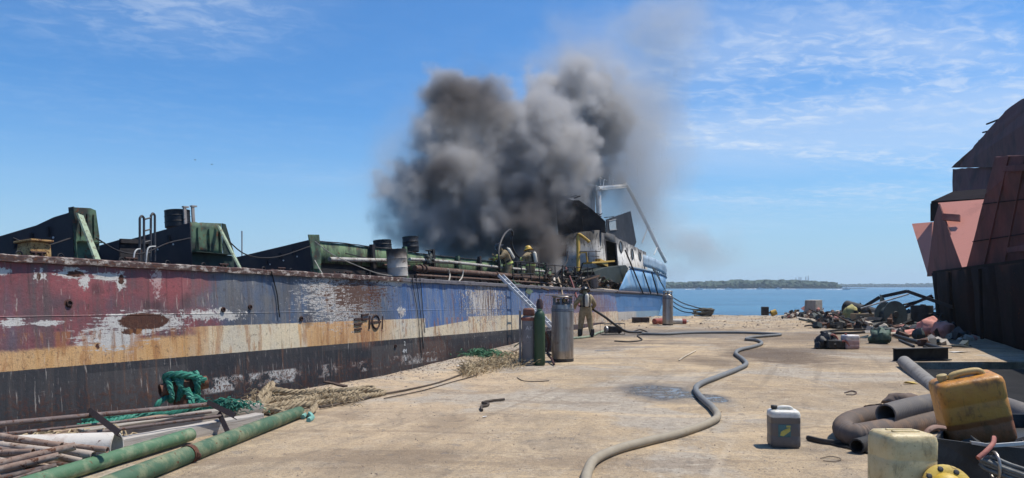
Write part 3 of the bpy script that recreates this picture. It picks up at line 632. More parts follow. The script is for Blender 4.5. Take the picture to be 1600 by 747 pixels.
# block two
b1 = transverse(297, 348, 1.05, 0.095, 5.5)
e1, e2 = SL(297, 347, 1.05), SL(346, 349, 1.05); lo = SL(300, 394, 1.05).z
mb = MB(); n = 12; V = []; Fc = []
for j in range(7):
    for i in range(n + 1):
        x = e1.x + (e2.x - e1.x) * i / n; zt = e1.z + (e2.z - e1.z) * i / n; z_ = lo + (zt - lo) * j / 6
        V.append((x, 1.05 - 0.03 * mnoise.noise(Vector((x * 4, z_ * 4, 1))), z_ + (0.02 * mnoise.noise(Vector((x * 9, 0, 0))) if j == 6 else 0)))
Fc = [(j * (n + 1) + i, j * (n + 1) + i + 1, (j + 1) * (n + 1) + i + 1, (j + 1) * (n + 1) + i) for j in range(6) for i in range(n)]
mb.add(V, Fc); o = mb.build('coaming_side', M_GRN, ship, smooth=60); sd = o.modifiers.new('t', 'SOLIDIFY'); sd.thickness = 0.02
mb = MB(); mb.plate([(e1.x, 1.10, lo), (e2.x + .35, 1.10, lo), (e2.x + .35, 1.10, -.05), (e1.x, 1.10, -.05)], .02); mb.plate([(e2.x, 1.04, e2.z), (e2.x + .1, 1.04, e2.z - .01), (e2.x + .32, 1.04, lo), (e2.x, 1.04, lo)], .02); mb.plate([(e1.x, 1.06, lo), (e2.x + .1, 1.06, lo), (e2.x + .1, .92, lo), (e1.x, .92, lo)], .015); mb.build('coaming_side', pm('dark_green_paint', (0.020, 0.040, 0.032), .8, rust=.2, scale=3), ship)
strut(SL(343, 353, 0.95), SL(377, 420, 0.12), 0.075)
# boarding ladder hoop with rungs
hp = [SL(a, b_, 0.95) for a, b_ in ((220, 408), (219, 342), (223, 338))]; hq = [SL(a, b_, 0.95) for a, b_ in ((226, 408), (225, 345), (224, 338))]
lad = MB()
for (xa, ya, xb, yb) in ((218.5, 408, 218.5, 341), (225, 408, 225, 341), (235, 408, 236, 337), (242, 408, 242, 337)):
    lad.tube([SL(xa, ya, .95), SL(xb, yb, .95)], 0.022, 7)
lad.tube(cr([SL(218.5, 341, .95), SL(221.7, 337.5, .95), SL(225, 341, .95)], 5), .022, 7); lad.tube(cr([SL(236, 337, .95), SL(239, 333.5, .95), SL(242, 337, .95)], 5), .022, 7)
for y_ in (342, 360, 378, 396): lad.tube([SL(225, y_ + 1, .95), SL(236, y_ - 2, .95)], .016, 6)
lad.build('access_ladder', pm('dull_steel', (0.06, 0.06, 0.065), .6, metal=.3, rust=.3), ship, smooth=40)
mb = MB()
for a_, b_, c_ in ((208, 219, 390), (228, 243, 386)):
    mb.tube(cr([SL(a_, 412, .35), SL(a_ + 2, c_ + 6, .35), SL(a_ + 6, c_, .35), SL(b_, c_ - 1, .35)], 5), .013, 6)
mb.build('bent_pipe', pm('white_pipe', (.5, .5, .48), .6, rust=.3), ship, smooth=50)
# block three: end plate + long green coaming side running forward
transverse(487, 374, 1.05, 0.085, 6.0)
d1, d2 = SL(482, 366, 1.0), SL(498.5, 367.5, 1.0); mb = MB(); mb.plate([vary((d1.x, 1.0, d1.z)), vary((d2.x, 1.0, d2.z)), vary((d2.x + .02, 1.0, .55)), (d2.x - .03, 1.0, .25), (d1.x + .08, 1.0, .25), (d1.x + .05, 1.0, .7)], 0.03); mb.plate([(d1.x + .06, 1.04, .26), (d2.x + .05, 1.04, .26), (d2.x + .05, 1.04, -.05), (d1.x + .06, 1.04, -.05)], 0.02); mb.build('coaming_corner', M_GRN, ship)
f0 = SL(497, 378, 1.15); V = []; n = 60; zl = SL(520, 412, 1.15).z
top = [(497, 378), (540, 381.5), (575, 386), (620, 391), (656, 397), (700, 402), (760, 408), (800, 412), (850, 418)]
tp = [SL(a, b_, 1.15) for a, b_ in top]
def topz(x):
    for p, r_ in zip(tp, tp[1:]):
        if x <= r_.x: return p.z + (r_.z - p.z) * (x - p.x) / (r_.x - p.x)
    return tp[-1].z
mb = MB(); xs_ = [f0.x + (26.0 - f0.x) * i / n for i in range(n + 1)]
V = [(x, 1.15 - .006 * mnoise.noise(Vector((x * 2, j, 1))), (zl if j == 0 else (zl + topz(x)) / 2 if j == 1 else topz(x) + .02 * mnoise.noise(Vector((x * 3, 1, 0))))) for j in range(3) for x in xs_]
mb.add(V, [(j * (n + 1) + i, j * (n + 1) + i + 1, (j + 1) * (n + 1) + i + 1, (j + 1) * (n + 1) + i) for j in range(2) for i in range(n)])
M_GRN2 = pm('green_paint_flaking', (0.13, 0.20, 0.10), 0.75, c2=(0.030, 0.042, 0.030), amt=0.7, scale=3.5, rust=0.42, bmp=0.6, stretch=(1, 1, .5))
o = mb.build('coaming_side', M_GRN2, ship, smooth=12); sd = o.modifiers.new('t', 'SOLIDIFY'); sd.thickness = 0.02
mb = MB(); mb.tube([Vector((x, 1.13, topz(x) + .012 + .015 * mnoise.noise(Vector((x * 4, 0, 0))))) for x in xs_], .016, 5); mb.build('coaming_lip', M_SOOT, ship, smooth=60)
mb = MB(); mb.plate([(f0.x, 1.22, zl + .01), (26, 1.22, zl), (26, 1.22, -.05), (f0.x, 1.22, -.05)], .02); mb.build('coaming_base', M_SOOT, ship)
for k in range(9):
    x = f0.x + 2.3 + k * 1.75; mb = MB(); mb.bar((x, 1.06, -.05), (x, 1.06, topz(x) + .06 + .06 * (k % 3)), .10, .14, (1, 0, 0)); mb.build('coaming_stay', M_GRN if k % 2 else M_SOOT, ship)
# deck piping
M_WP = pm('pipe_offwhite', (0.42, 0.40, 0.36), .7, c2=(0.20, 0.17, 0.14), scale=5, rust=.5, bmp=.5); M_RP = pm('pipe_rusty', (0.10, 0.065, 0.05), .85, c2=(0.22, 0.15, 0.11), scale=5, rust=.6, bmp=.6)
def pipe(pts, r, mat, name='deck_pipe'): mb = MB(); mb.tube([SL(*p) for p in pts], r, 10); return mb.build(name, mat, ship, smooth=50)
pipe([(515, 405, .85), (575, 406.5, .85), (612, 407, .85)], .055, M_WP); pipe([(640, 405, .85), (700, 409, .85), (781, 418, .85), (850, 424, .85)], .05, M_WP); pipe([(600, 414, .8), (640, 416, .8)], .03, M_RP)
pipe([(648, 419, .55), (710, 424, .55), (785, 430, .55), (860, 436, .55)], .085, M_RP); pipe([(650, 430, .45), (780, 438, .45), (860, 443, .45)], .04, M_RP)
for px in (657, 663, 775):
    p = SL(px, 419 + (px - 648) * .085, .55); mb = MB(); mb.tube([p + Vector((-.03, 0, 0)), p + Vector((.03, 0, 0))], .13, 14); mb.build('pipe_flange', M_RP, ship, smooth=40)
p = SL(671, 407, .8)
mb = MB()
for k in range(9): mb.blob(p + Vector((rnd.uniform(-.25, .25), rnd.uniform(-.1, .1), rnd.uniform(-.12, .16))), rnd.uniform(.05, .11), k, .3, 8, 6)
mb.tube([p + Vector((0, 0, .1)), p + Vector((0, 0, .3))], .03, 8); mb.lathe([(0.10, 0), (.11, .01), (.10, .02)], 14, Matrix.Translation(p + Vector((0, 0, .3)))); mb.build('valve', pm('valve_dark', (.05, .06, .055), .7, rust=.4), ship, smooth=40)
# handrail along the deck forward
mb = MB(); st_ = [SL(a, b_, .45) for a, b_ in ((800, 409), (830, 410), (850, 413), (880, 416), (905, 418), (925, 419))]
mb.tube(st_, .022, 6); mb.tube([q_ + Vector((0, 0, -.45)) for q_ in st_], .018, 6); mb.build('handrail', M_SOOT, ship, smooth=50)
for q_ in [st_[0].lerp(st_[-1], k / 11) for k in range(12)]:
    mb = MB(); mb.bar((q_.x, .45, -.05), (q_.x + rnd.uniform(-.1, .1), .45 + rnd.uniform(-.05, .05), q_.z + .02), .035, .035, (1, 0, 0)); mb.build('handrail_post', M_SOOT, ship)
# load-line marks welded on the side, draught numbers painted
M_MARK = pm('mark_rust', (0.045, 0.022, 0.018), .85, rust=.5)
def onhull(px, py, o=-0.012): p = SL(px, py); return Vector((p.x, o, p.z))
mb = MB()
for (xa, ya, xb, yb) in ((553, 499, 564, 498), (553, 507, 565, 506), (553.5, 515, 564, 514), (564, 493, 575, 491.5), (564.5, 499.5, 574, 498.5)): mb.bar(onhull(xa, ya), onhull(xb, yb), .03, .045)
mb.bar(onhull(565, 491), onhull(565, 501), .03, .03); mb.build('load_line_ladder', M_MARK, ship)
mb = MB(); cc = onhull(586.5, 503); mb.tube([cc + Vector((.165 * math.cos(a), 0, .165 * math.sin(a))) for a in [2 * math.pi * k / 28 for k in range(28)]], .024, 6, closed=True); mb.bar(cc + Vector((-.26, 0, 0)), cc + Vector((.24, 0, 0)), .022, .035)
for px in (577, 597): mb.bar(onhull(px, 494), onhull(px - .5, 514), .022, .05, (1, 0, 0))
mb.build('load_line_disc', M_MARK, ship, smooth=40)
M_WHITE = pm('draught_white', (0.72, 0.72, 0.70), .7, c2=(.3, .3, .3), scale=18, amt=.4)
def text(txt, px, py, hpx, mat, name='draught_mark'):
    cu = bpy.data.curves.new('t', 'FONT'); cu.body = txt; cu.align_x = 'CENTER'; cu.align_y = 'CENTER'; cu.extrude = 0.002
    to = bpy.data.objects.new('t', cu); col.objects.link(to); bpy.context.view_layer.update()
    me = bpy.data.meshes.new_from_object(to.evaluated_get(bpy.context.evaluated_depsgraph_get())); bpy.data.objects.remove(to)
    p = SL(px, py); h = abs(SL(px, py - hpx / 2).z - SL(px, py + hpx / 2).z) / 0.7
    o = bpy.data.objects.new(name, me); col.objects.link(o); me.materials.clear(); me.materials.append(mat); o.parent = ship
    o.location = (p.x, -0.018, p.z); o.rotation_euler = (R(90), 0, 0); o.scale = (h * 1.05, h, h); return o
text('2', 631.5, 537, 6.5, M_WHITE); text('4M', 631.5, 549, 6.5, M_WHITE); text('8', 633, 561, 6.0, M_WHITE); text('5M', 627, 490, 7, pm('draught_faded', (.48, .40, .36), .8, rust=.3)); text('8', 629, 502, 6, pm('draught_rust', (.25, .10, .07), .8, rust=.3)); text('6', 629, 512, 5, pm('draught_rust', (.25, .10, .07), .8)); text('4', 630.5, 525, 5, pm('draught_black', (.03, .03, .03), .8))
# scuppers, doublers and hanging lines
for px, py in ((425, 424), (470, 498), (390, 480), (107, 474), (348, 484), (617, 541)):
    mb = MB(); p = onhull(px, py, -.004); mb.lathe([(.05, 0), (.05, .025), (.035, .03), (.03, .01)], 14, Matrix.Translation(p) @ Matrix.Rotation(R(90), 4, 'X')); mb.build('scupper', M_MARK, ship, smooth=40)

# small fittings: stiffener ribs on the green faces, ring bolts and cleats along the deck edge, draped cables
for x0, x1, y_, zb, zt in ((c1.x + .12, c2.x - .08, .83, .5, c1.z - .08), (e1.x + .15, e2.x - .1, 1.02, lo + .05, e1.z - .1)):
    for k in range(3): x = x0 + (x1 - x0) * k / 2; MB().bar((x, y_, zb), (x + .01, y_, zt), .018, .04, (0, 1, 0)).build('face_rib', M_GRN, ship)
for px in (30, 95, 190, 262, 318, 412, 455, 530, 575, 690, 745):
    p = SL(px, 400 + px * .057, .22); mb = MB(); mb.tube([Vector((p.x + .05 * math.cos(a), .22, .05 + .05 * math.sin(a))) for a in [2 * math.pi * k / 14 for k in range(14)]], .012, 6, closed=True); mb.build('ring_bolt', M_SOOT, ship, smooth=50)
for px in (60, 205, 350, 440, 545, 720):
    p = SL(px, 400 + px * .057, .34); mb = MB(); mb.tube([(p.x - .12, .34, .11), (p.x + .12, .34, .115)], .022, 7); mb.tube([(p.x - .05, .34, -.05), (p.x - .05, .34, .11)], .025, 7); mb.tube([(p.x + .05, .34, -.05), (p.x + .05, .34, .11)], .025, 7); mb.build('deck_cleat', M_MARK, ship, smooth=50)
for pts_ in (((150, 372, .8), (185, 392, .7), (222, 396, .7), (262, 380, .95), (297, 372, 1.0)), ((352, 372, 1.0), (385, 398, .9), (430, 402, .9), (487, 384, 1.0)), ((20, 372, .9), (60, 386, .8), (112, 372, .8)), ((540, 396, 1.1), (600, 408, .95), (660, 410, .95), (720, 413, .95))):
    mb = MB(); mb.tube(cr([SL(*q_) for q_ in pts_], 8), .014, 5); mb.build('draped_cable', M_SOOT, ship, smooth=60)
# ------------------------------------------------------------------ bow bulwarks, burnt deckhouse, gantry
M_BOW = pm('bow_pale_blue', (0.16, 0.34, 0.56), 0.6, c2=(0.36, 0.45, 0.52), amt=0.55, scale=1.6, rust=0.28, bmp=0.5, stretch=(2.2, 1, 0.5))
mw, g, b = new_mat('house_white_burnt'); co = objco(g); hx, hy, hz2 = g.sep(co); nn = g.noise(co, 2.2, 7, .65, .4); n2 = g.noise(co, 24, 5, .65); sv = g.noise(g.vm('MULTIPLY', co, (5, 5, .5)), 1.6, 6, .68, .3)
c = g.mix(g.ss(nn, .4, .7), (.62, .60, .56), (.46, .44, .41)); c = g.mix(g.ss(sv, .52, .68) * .7, c, (.22, .15, .11)); c = g.mix(g.ss(n2 * .6 + nn * .4, .58, .64) * .8, c, (.08, .045, .03))
char = (g.ss(hz2 + (nn - .5) * 2.2 + (sv - .5) * 1.2, 2.3, 3.1) * .95 + g.patch(hx, hz2, 35.6, 2.9, 1.4, 1.0, nn, .5, 1.2) * .7 + g.ss(nn * .5 + sv * .5, .53, .60) * .7).min(1.0); c = g.mix(char * .93, c, (.022, .020, .021))
g.put(b.inputs['Base Color'], c); b.inputs['Roughness'].default_value = .75; bump(g, b, n2 + nn * 2, .5, .02); M_WALL = mw
M_BLACK = pm('burnt_black', (0.012, 0.012, 0.017), 0.7, c2=(0.028, 0.027, 0.033), amt=0.6, scale=1.4, rust=0.08, bmp=0.5)
M_BOW2 = pm('bow_chalk_blue', (0.33, 0.43, 0.52), 0.65, c2=(0.14, 0.20, 0.27), amt=0.55, scale=2.2, rust=0.35, bmp=0.6, stretch=(1.2, 1, 0.6))
def k_of(s): return 0.6 * (s + 9) / (S0 + 9)
def tier(zbot, ztop, ka, kb, n, mat, name, flare=0.0, th=0.03):
    mb = MB(); V = []
    for j in range(4):
        for i in range(n + 1):
            k = ka + (kb - ka) * i / n; p0 = hull_pt(k, 0); zb, zt = zbot(p0.x, k), ztop(p0.x, k); z_ = zb + (zt - zb) * j / 3
            p = hull_pt(k, z_); p.y += (-flare if k <= 1 else flare) * j / 3; V.append(p)
    mb.add(V, [(j * (n + 1) + i, j * (n + 1) + i + 1, (j + 1) * (n + 1) + i + 1, (j + 1) * (n + 1) + i) for j in range(3) for i in range(n)])
    o = mb.build(name, mat, ship, smooth=40); sd = o.modifiers.new('t', 'SOLIDIFY'); sd.thickness = th; sd.offset = 0
    return o
ramp1 = lambda s_, k: 0.03 + max(0.0, min(1.0, (s_ - 33.3) / 2.6)) * 1.33 + 0.03 * mnoise.noise(Vector((s_ * 2, k, 0)))
tier(lambda s_, k: 0.02, ramp1, k_of(33.4), 1.3, 60, M_BOW, 'bow_bulwark')
tier(lambda s_, k: 1.62 - .10 * min(1, max(0, (s_ - 40) / 8)), lambda s_, k: 2.34 - .25 * min(1, max(0, (s_ - 43) / 8)) + .02 * mnoise.noise(Vector((s_ * 3, 0, 0))), 0.634, 1.30, 60, M_BOW2, 'forecastle_bulwark', 0.02)
mb = MB(); mb.tube([hull_pt(k, 1.40) + Vector((0, -.04 if k <= 1 else .04, 0)) for k in [k_of(35.9) + (1.3 - k_of(35.9)) * i / 50 for i in range(51)]], .05, 6); mb.build('bulwark_cap', pm('cap_blue', (.16, .24, .33), .7, rust=.4), ship, smooth=60)
mb = MB(); mb.tube([hull_pt(k, -0.06) + Vector((0, -.03, 0)) for k in [k_of(32.6) + (1.3 - k_of(32.6)) * i / 50 for i in range(51)]], .085, 7); mb.build('rubbing_strake', pm('strake', (.11, .10, .11), .8, rust=.5, scale=5), ship, smooth=60)
mb = MB(); V = [hull_pt(k, 1.38) for k in [0.70 + 0.6 * i / 40 for i in range(41)]]; mb.add(V, [tuple(range(len(V)))]); mb.build('forecastle_deck', M_SOOT, ship)
for i in range(11): p = hull_pt(0.64 + i * .035, 1.62); MB().bar(p + Vector((0, .04, -.26)), p + Vector((0, .04, .5)), .05, .05, (1, 0, 0)).build('bulwark_stanchion', M_SOOT, ship)
for a, b_ in (((977, 391), (1005, 459)), ((1005, 424), (1017, 459)), ((1018, 425), (1028, 460))):
    mb = MB(); mb.tube([SL(*a, -.06), SL(*b_, -.16)], .045, 7); mb.build('fender_pole', M_SOOT, ship, smooth=50)
for k in range(4):
    pa, pb = SL(1017 + k * 3, 415 + k * 2, .1), SL(1036 + k * 1.6, 446 + k * 3, -.1); mb = MB(); mb.tube(cr([pa, pa.lerp(pb, .5) + Vector((0, 0, -.08 * k)), pb], 6), .03, 6); mb.build('mooring_line', pm('line_grey', (.26, .25, .23), .9, scale=20), ship, smooth=60)

# deckhouse: rounded-corner white steel house, door on the quay side, portholes
I0, I1, SA, SB = 1.0, 6.8, 33.8, 45.2
dA, dB = SL(946, 400, I0).x, SL(963, 400, I0).x; ZT = SL(941, 360, I0).z; ZD = SL(955, 378, I0).z
def jag(a): return a + 0.07 * mnoise.noise(Vector((a * 9, rnd.random() * 5, 3)))
rc = 0.42; corner = [(SA + rc - rc * math.sin(t_), I0 + rc - rc * math.cos(t_)) for t_ in [math.pi / 2 * k / 8 for k in range(9)]]
def wall(path, zb, zt, name, mat, th=.05, jagged=True):
    mb = MB(); n = len(path); V = []
    for j, z_ in enumerate((zb, zt)):
        for i, (x, y) in enumerate(path): V.append((x, y, (z_(i) if callable(z_) else z_)))
    mb.add(V, [(i, i + 1, n + i + 1, n + i) for i in range(n - 1)])
    o = mb.build(name, mat, ship, smooth=40); sd = o.modifiers.new('t', 'SOLIDIFY'); sd.thickness = th; sd.offset = 0; return o
aft = [(SA, I1 - (I1 - I0 - rc) * i / 40) for i in range(41)] + corner[::-1][1:]
wall(aft, -.05, lambda i: ZT - .03 - (0.12 * abs(mnoise.noise(Vector((i * .8, 1, 1)))) if i < 40 else 0), 'house_aft_wall', M_WALL)
wall([(SA + rc, I0), (dA, I0)], -.05, ZT, 'house_side_wall', M_WALL)
side = [(dB + (SB - dB) * i / 30, I0) for i in range(31)]
wall(side, -.05, lambda i: ZT - .12 - (ZT - SL(1008, 394, I0).z - .12) * i / 30 - .16 * abs(mnoise.noise(Vector((i * .9, 4, 1)))), 'house_side_wall', M_WALL)
wall([(dA, I0), (dB, I0)], ZD, ZT - .05, 'door_lintel', M_WALL)
wall([(SB, I0), (SB, I1)], -.05, 2.7, 'house_front_wall', M_WALL); wall([(SA, I1), (SB, I1)], -.05, ZT - .4, 'house_side_wall', M_WALL)
mb = MB(); mb.plate([(SA + .1, I0 + .1, ZT - .25), (dB + 2, I0 + .1, ZT - .3), (SB - .1, I0 + .1, 2.3), (SB - .1, I1 - .1, 2.3), (SA + .1, I1 - .1, ZT - .5)], .05); mb.box(((SA + SB) / 2, 2.6, 1.65), (SB - SA - .6, .05, 3.4)); mb.build('house_inner_bulkhead', M_BLACK, ship)
mb = MB(); fr = [(dA, -.05), (dA, ZD), (dB, ZD), (dB, -.05)]; mb.tube([Vector((x, I0 - .03, z_)) for x, z_ in fr], .05, 6); mb.build('door_frame', pm('door_frame_soot', (.12, .11, .11), .8, rust=.4), ship)
for px, py, w, h in ((970, 386, 2.6, 8), (988, 397, 2.0, 7.5), (1000, 401, 1.8, 6)):
    c_ = SL(px, py, I0 - .035); rx = abs(SL(px + w, py, I0).x - c_.x) * .62; rz = abs(SL(px, py - h, I0).z - c_.z)
    ring = [Vector((c_.x + rx * math.cos(a), I0 - .035, c_.z + rz * math.sin(a))) for a in [2 * math.pi * k / 24 for k in range(24)]]
    mb = MB(); mb.tube(ring, .035, 6, closed=True); o = mb.build('porthole', M_SOOT, ship, smooth=50)
    mb = MB(); mb.plate(ring, .012); mb.build('pane', pm('soot_glass', (.01, .01, .012), .15, spec=.6, bmp=.02), o)
# burnt wheelhouse plating above
def splate(pts, s_, th, name, mat): mb = MB(); mb.plate([SS(a, b_, s_) for a, b_ in pts], th); return mb.build(name, mat, ship)
splate([(868, 309), (884, 307), (893, 313), (905, 313), (925, 327), (946, 346), (947, 365), (930, 361), (905, 364), (890, 369), (873, 373)], 34.2, .04, 'wheelhouse_aft_plate', M_BLACK)
o = MB().plate([SL(a, b_, 1.05) for a, b_ in ((947, 343), (985, 330), (994, 378), (990, 388), (978, 384), (965, 376), (948, 372))], .04).build('wheelhouse_side_plate', M_BLACK, ship)
wf = [SL(a, b_, 1.0) for a, b_ in ((951, 346), (962, 343), (963, 359), (952, 360))]
mb = MB(); mb.tube(wf, .045, 6, closed=True); wo_ = mb.build('window', pm('win_frame', (.20, .20, .20), .7), ship); mb = MB(); mb.plate(wf, .02); mb.build('pane', pm('win_pane_dusty', (.30, .32, .31), .3, bmp=.05), wo_)
mb = MB()
for k in range(9):
    a = SS(880 + k * 8, 312 + k * 3.5, 34.1); mb.tube([a, a + Vector((rnd.uniform(-.2, .2), rnd.uniform(-.6, .2), rnd.uniform(-.3, .35)))], .02, 5)
mb.tube(cr([SS(871, 320, 34.05), SS(885, 350, 34.0), SS(902, 369, 33.9)], 5), .03, 5); mb.tube([SS(909, 340, 34.1), SS(912, 362, 34.1)], .03, 5)
for k in range(6): q_ = SS(866 + k * 6, 308 + (k % 2), 34.15); mb.plate([q_, q_ + Vector((.1, -.35, .08)), q_ + Vector((.5, -.3, .12)), q_ + Vector((.5, .1, .02))], .02)
mb.build('torn_roof_edge', M_BLACK, ship)
splate([(862, 384), (884, 382.5), (884.5, 400), (862.5, 402)], 33.66, .16, 'red_locker', pm('locker_red', (.075, .022, .030), .7, c2=(.03, .015, .018), rust=.2))
# funnel stump and white pipe gantry with aerials
fb = [SL(a, b_, 3.6) for a, b_ in ((912, 340), (930, 340), (930, 291), (912, 288))]; mb = MB(); mb.hexa([fb[0], fb[1], fb[1] + Vector((0, 1.2, 0)), fb[0] + Vector((0, 1.2, 0)), fb[3], fb[2], fb[2] + Vector((0, 1.2, 0)), fb[3] + Vector((0, 1.2, 0))]); mb.build('funnel_casing', pm('casing_grey', (.27, .28, .29), .7, rust=.25, scale=2), ship)
M_GAN = pm('gantry_white', (.74, .72, .67), .6, c2=(.50, .46, .42), rust=.12, scale=3)
gp_ = [SL(*p) for p in ((936, 338, 2.2), (934.5, 294, 2.2), (975, 290.5, 2.0), (981, 293, 1.95), (1008, 345, 1.7), (1028, 386, 1.5), (1040, 409, 1.4))]
mb = MB(); mb.tube([gp_[0], gp_[1] + Vector((0, 0, -.15))], .17, 10); mb.tube([gp_[1], gp_[2]], .12, 10); mb.tube(cr(gp_[2:], 5), .13, 10); mb.tube([SL(1003, 380, 1.7), SL(1012, 356, 1.7)], .05, 7); mb.tube([SL(1022, 398, 1.5), SL(1028, 384, 1.5)], .04, 6)
gan = mb.build('gantry', M_GAN, ship, smooth=50); mb = MB(); mb.bar(SL(936, 297, 2.1), SL(975, 293.5, 1.95), .4, .05); mb.build('gantry_walkway', M_GAN, gan)
for a, b_ in (((937, 277), (939, 294)), ((944, 280), (942, 294)), ((952, 273), (953, 292)), ((958, 281), (957, 292)), ((931, 290), (934, 310))):
    mb = MB(); mb.tube([SL(*a, 2.1), SL(*b_, 2.1)], .022, 5); mb.tube([SL(*a, 2.1), SL(a[0] + 4, a[1] + 2, 2.1)], .016, 5); mb.build('aerial', M_GAN, gan)
# yellow davit and platform rail
M_YEL = pm('davit_yellow', (.52, .33, .06), .65, c2=(.30, .19, .06), rust=.35, scale=4)
mb = MB(); mb.tube([SL(903.5, 424, 1.2), SL(903.5, 368, 1.2)], .10, 8); mb.tube(cr([SL(903.5, 369, 1.2), SL(906, 366.5, 1.1), SL(921, 378, .7)], 4), .075, 8); mb.build('davit', M_YEL, ship, smooth=50)
mb = MB(); mb.tube([SL(906, 395, 1.0), SL(916, 394, 1.0), SL(918, 411, 1.0)], .05, 6); mb.bar(SL(918, 411, .95), SL(954, 408.5, .95), .5, .09); mb.bar(SL(934, 408, .9), SL(946, 414, .9), .3, .25); mb.build('davit_platform', M_YEL, ship)
mb = MB()
for a, b_ in (((906, 393), (938, 393)), ((920, 400), (936, 401)), ((931, 391), (932, 409)), ((920, 393), (920, 409))): mb.tube([SL(*a, .95), SL(*b_, .95)], .022, 5)
mb.build('platform_rail', M_SOOT, ship)
# collapsed rubber-black deck wing hanging over the side forward
mb = MB(); pr_ = [SL(a, b_, .35) for a, b_ in ((928, 424), (945, 418), (978, 414), (982, 419), (980, 428), (975, 437), (966, 444), (957, 440), (940, 434), (930, 431))]
n = len(pr_); V = pr_ + [p + Vector((0, 1.6, .05)) for p in pr_]; mb.add(V, [tuple(range(n)), tuple(range(2 * n - 1, n - 1, -1))] + [(i, n + i, n + (i + 1) % n, (i + 1) % n) for i in range(n)]); mb.build('collapsed_wing', pm('wing_dark', (.018, .026, .022), .7, c2=(.035, .045, .04), scale=2, bmp=.5), ship, bevel=.03)
# charred tangle on deck in front of the house: nobody could count it
mb = MB(); rr = random.Random(12)
def deckp(px, inb, up): p = SL(px, 440, inb); return Vector((p.x, inb, -.05 + up))
mats = [pm('char', (.02, .018, .018), .85, rust=.4), pm('ash_white', (.50, .44, .38), .9, c2=(.2, .16, .13)), pm('burnt_brown', (.14, .085, .055), .85, rust=.4), M_GRN]
for k in range(520):
    px = rr.uniform(800, 968) if k % 4 else rr.uniform(855, 966); inb = rr.uniform(.25, 2.6); h = max(0, rr.gauss(.35, .28)) if px > 850 else max(0, rr.gauss(.18, .15)); a = deckp(px, inb, h); L_ = rr.uniform(.15, .9)
    d_ = Vector((rr.gauss(0, 1), rr.gauss(0, .7), rr.gauss(0, .55))).normalized() * L_; mi = rr.choices([0, 1, 2, 3], [5, 1.2, 2.4, 1])[0]; kind = rr.random()
    if kind < .5: mb.tube(cr([a, a + d_ * .5 + Vector((0, 0, rr.uniform(-.1, .15))), a + d_], 3), rr.uniform(.012, .05), 6, True, mi)
    elif kind < .8: u_ = d_.orthogonal().normalized() * rr.uniform(.06, .25); mb.plate([a, a + d_, a + d_ * .9 + u_, a + u_ * .8], .015, mi)
    else: mb.blob(a, rr.uniform(.05, .16), k, .4, 7, 5, mi)
mb.build('charred_debris', mats, ship, smooth=40, kind='stuff')
# ------------------------------------------------------------------ loose things on the ship's deck
def drum(label, px, py_base, inb, r, h, mat, group=None, z=None, lid=True, seg=28):
    base = SL(px, py_base, inb) if z is None else Vector((SL(px, py_base, inb).x, inb, z)); w = SW(base)
    t = thing('oil_drum', label, 'drum', w, SM.to_euler(), group)
    pr = [(r * .94, 0), (r, .012), (r, h * .05)]
    for q_ in (.33, .66): pr += [(r, h * (q_ - .03)), (r * 1.035, h * q_), (r, h * (q_ + .03))]
    pr += [(r, h * .95), (r * 1.02, h * .975), (r * 1.02, h), (r * .95, h), (r * .95, h - .025), (0.001, h - .02)]
    V = MB().lathe(pr, seg); 
    for v in V.v:
        q_ = 1 + .025 * mnoise.noise(Vector((v.x * 4 + px, v.y * 4, v.z * 3))); v.x *= q_; v.y *= q_
    V.build('drum_shell', mat, t, smooth=35)
    b_ = MB(); b_.lathe([(.03, 0), (.03, .018), (.001, .02)], 10, Matrix.Translation((r * .6, 0, h - .022))); b_.build('bung', mat, t, smooth=40)
    return t
m, g, b = new_mat('drum_scorched'); co = objco(g); x_, y_, z_ = g.sep(co); nn = g.noise(co, 5, 6, .65); n2 = g.noise(co, 30, 5, .6)
c = g.mix(g.ss(z_ + (nn - .5) * .5, .30, .62), g.mix(n2, (.50, .47, .42), (.38, .34, .30)), (.10, .075, .06)); c = g.mix(g.ss(z_ + (nn - .5) * .25, .56, .70), c, (.03, .026, .024)); c = g.mix(g.ss(nn, .6, .66) * .7, c, (.07, .035, .02))
g.put(b.inputs['Base Color'], c); b.inputs['Roughness'].default_value = .75; bump(g, b, n2, .3, .01); M_DR = m
M_DK = pm('drum_black', (.012, .013, .017), .6, c2=(.03, .03, .034), rust=.15, scale=4)
drum('scorched white oil drum standing on the ship rail, blackened at its top', 622, 433, .30, .275, .75, M_DR)
drum('black oil drum standing highest on the green coaming by the smoke', 642.5, 395, 1.5, .25, .48, M_DK, z=SL(642, 394, 1.5).z)
drum('low black drum behind the green coaming, left of the scorched white drum', 598, 390, 2.0, .28, .40, M_DK, z=SL(598, 396, 2.0).z)
dd = drum('black drum with two pale brackets on the second hatch block', 278, 357, 1.9, .25, .36, M_DK, z=SL(276, 356, 1.9).z)
for a, h in ((-.05, .40), (.17, .44)):
    mb = MB(); mb.bar((a, -.26, 0), (a, -.26, h), .07, .03, (0, 1, 0)); mb.bar((a - .05, -.26, h), (a + .10, -.26, h + .01), .05, .03); mb.build('bracket', pm('bracket_pale', (.30, .27, .25), .8, rust=.4), dd)
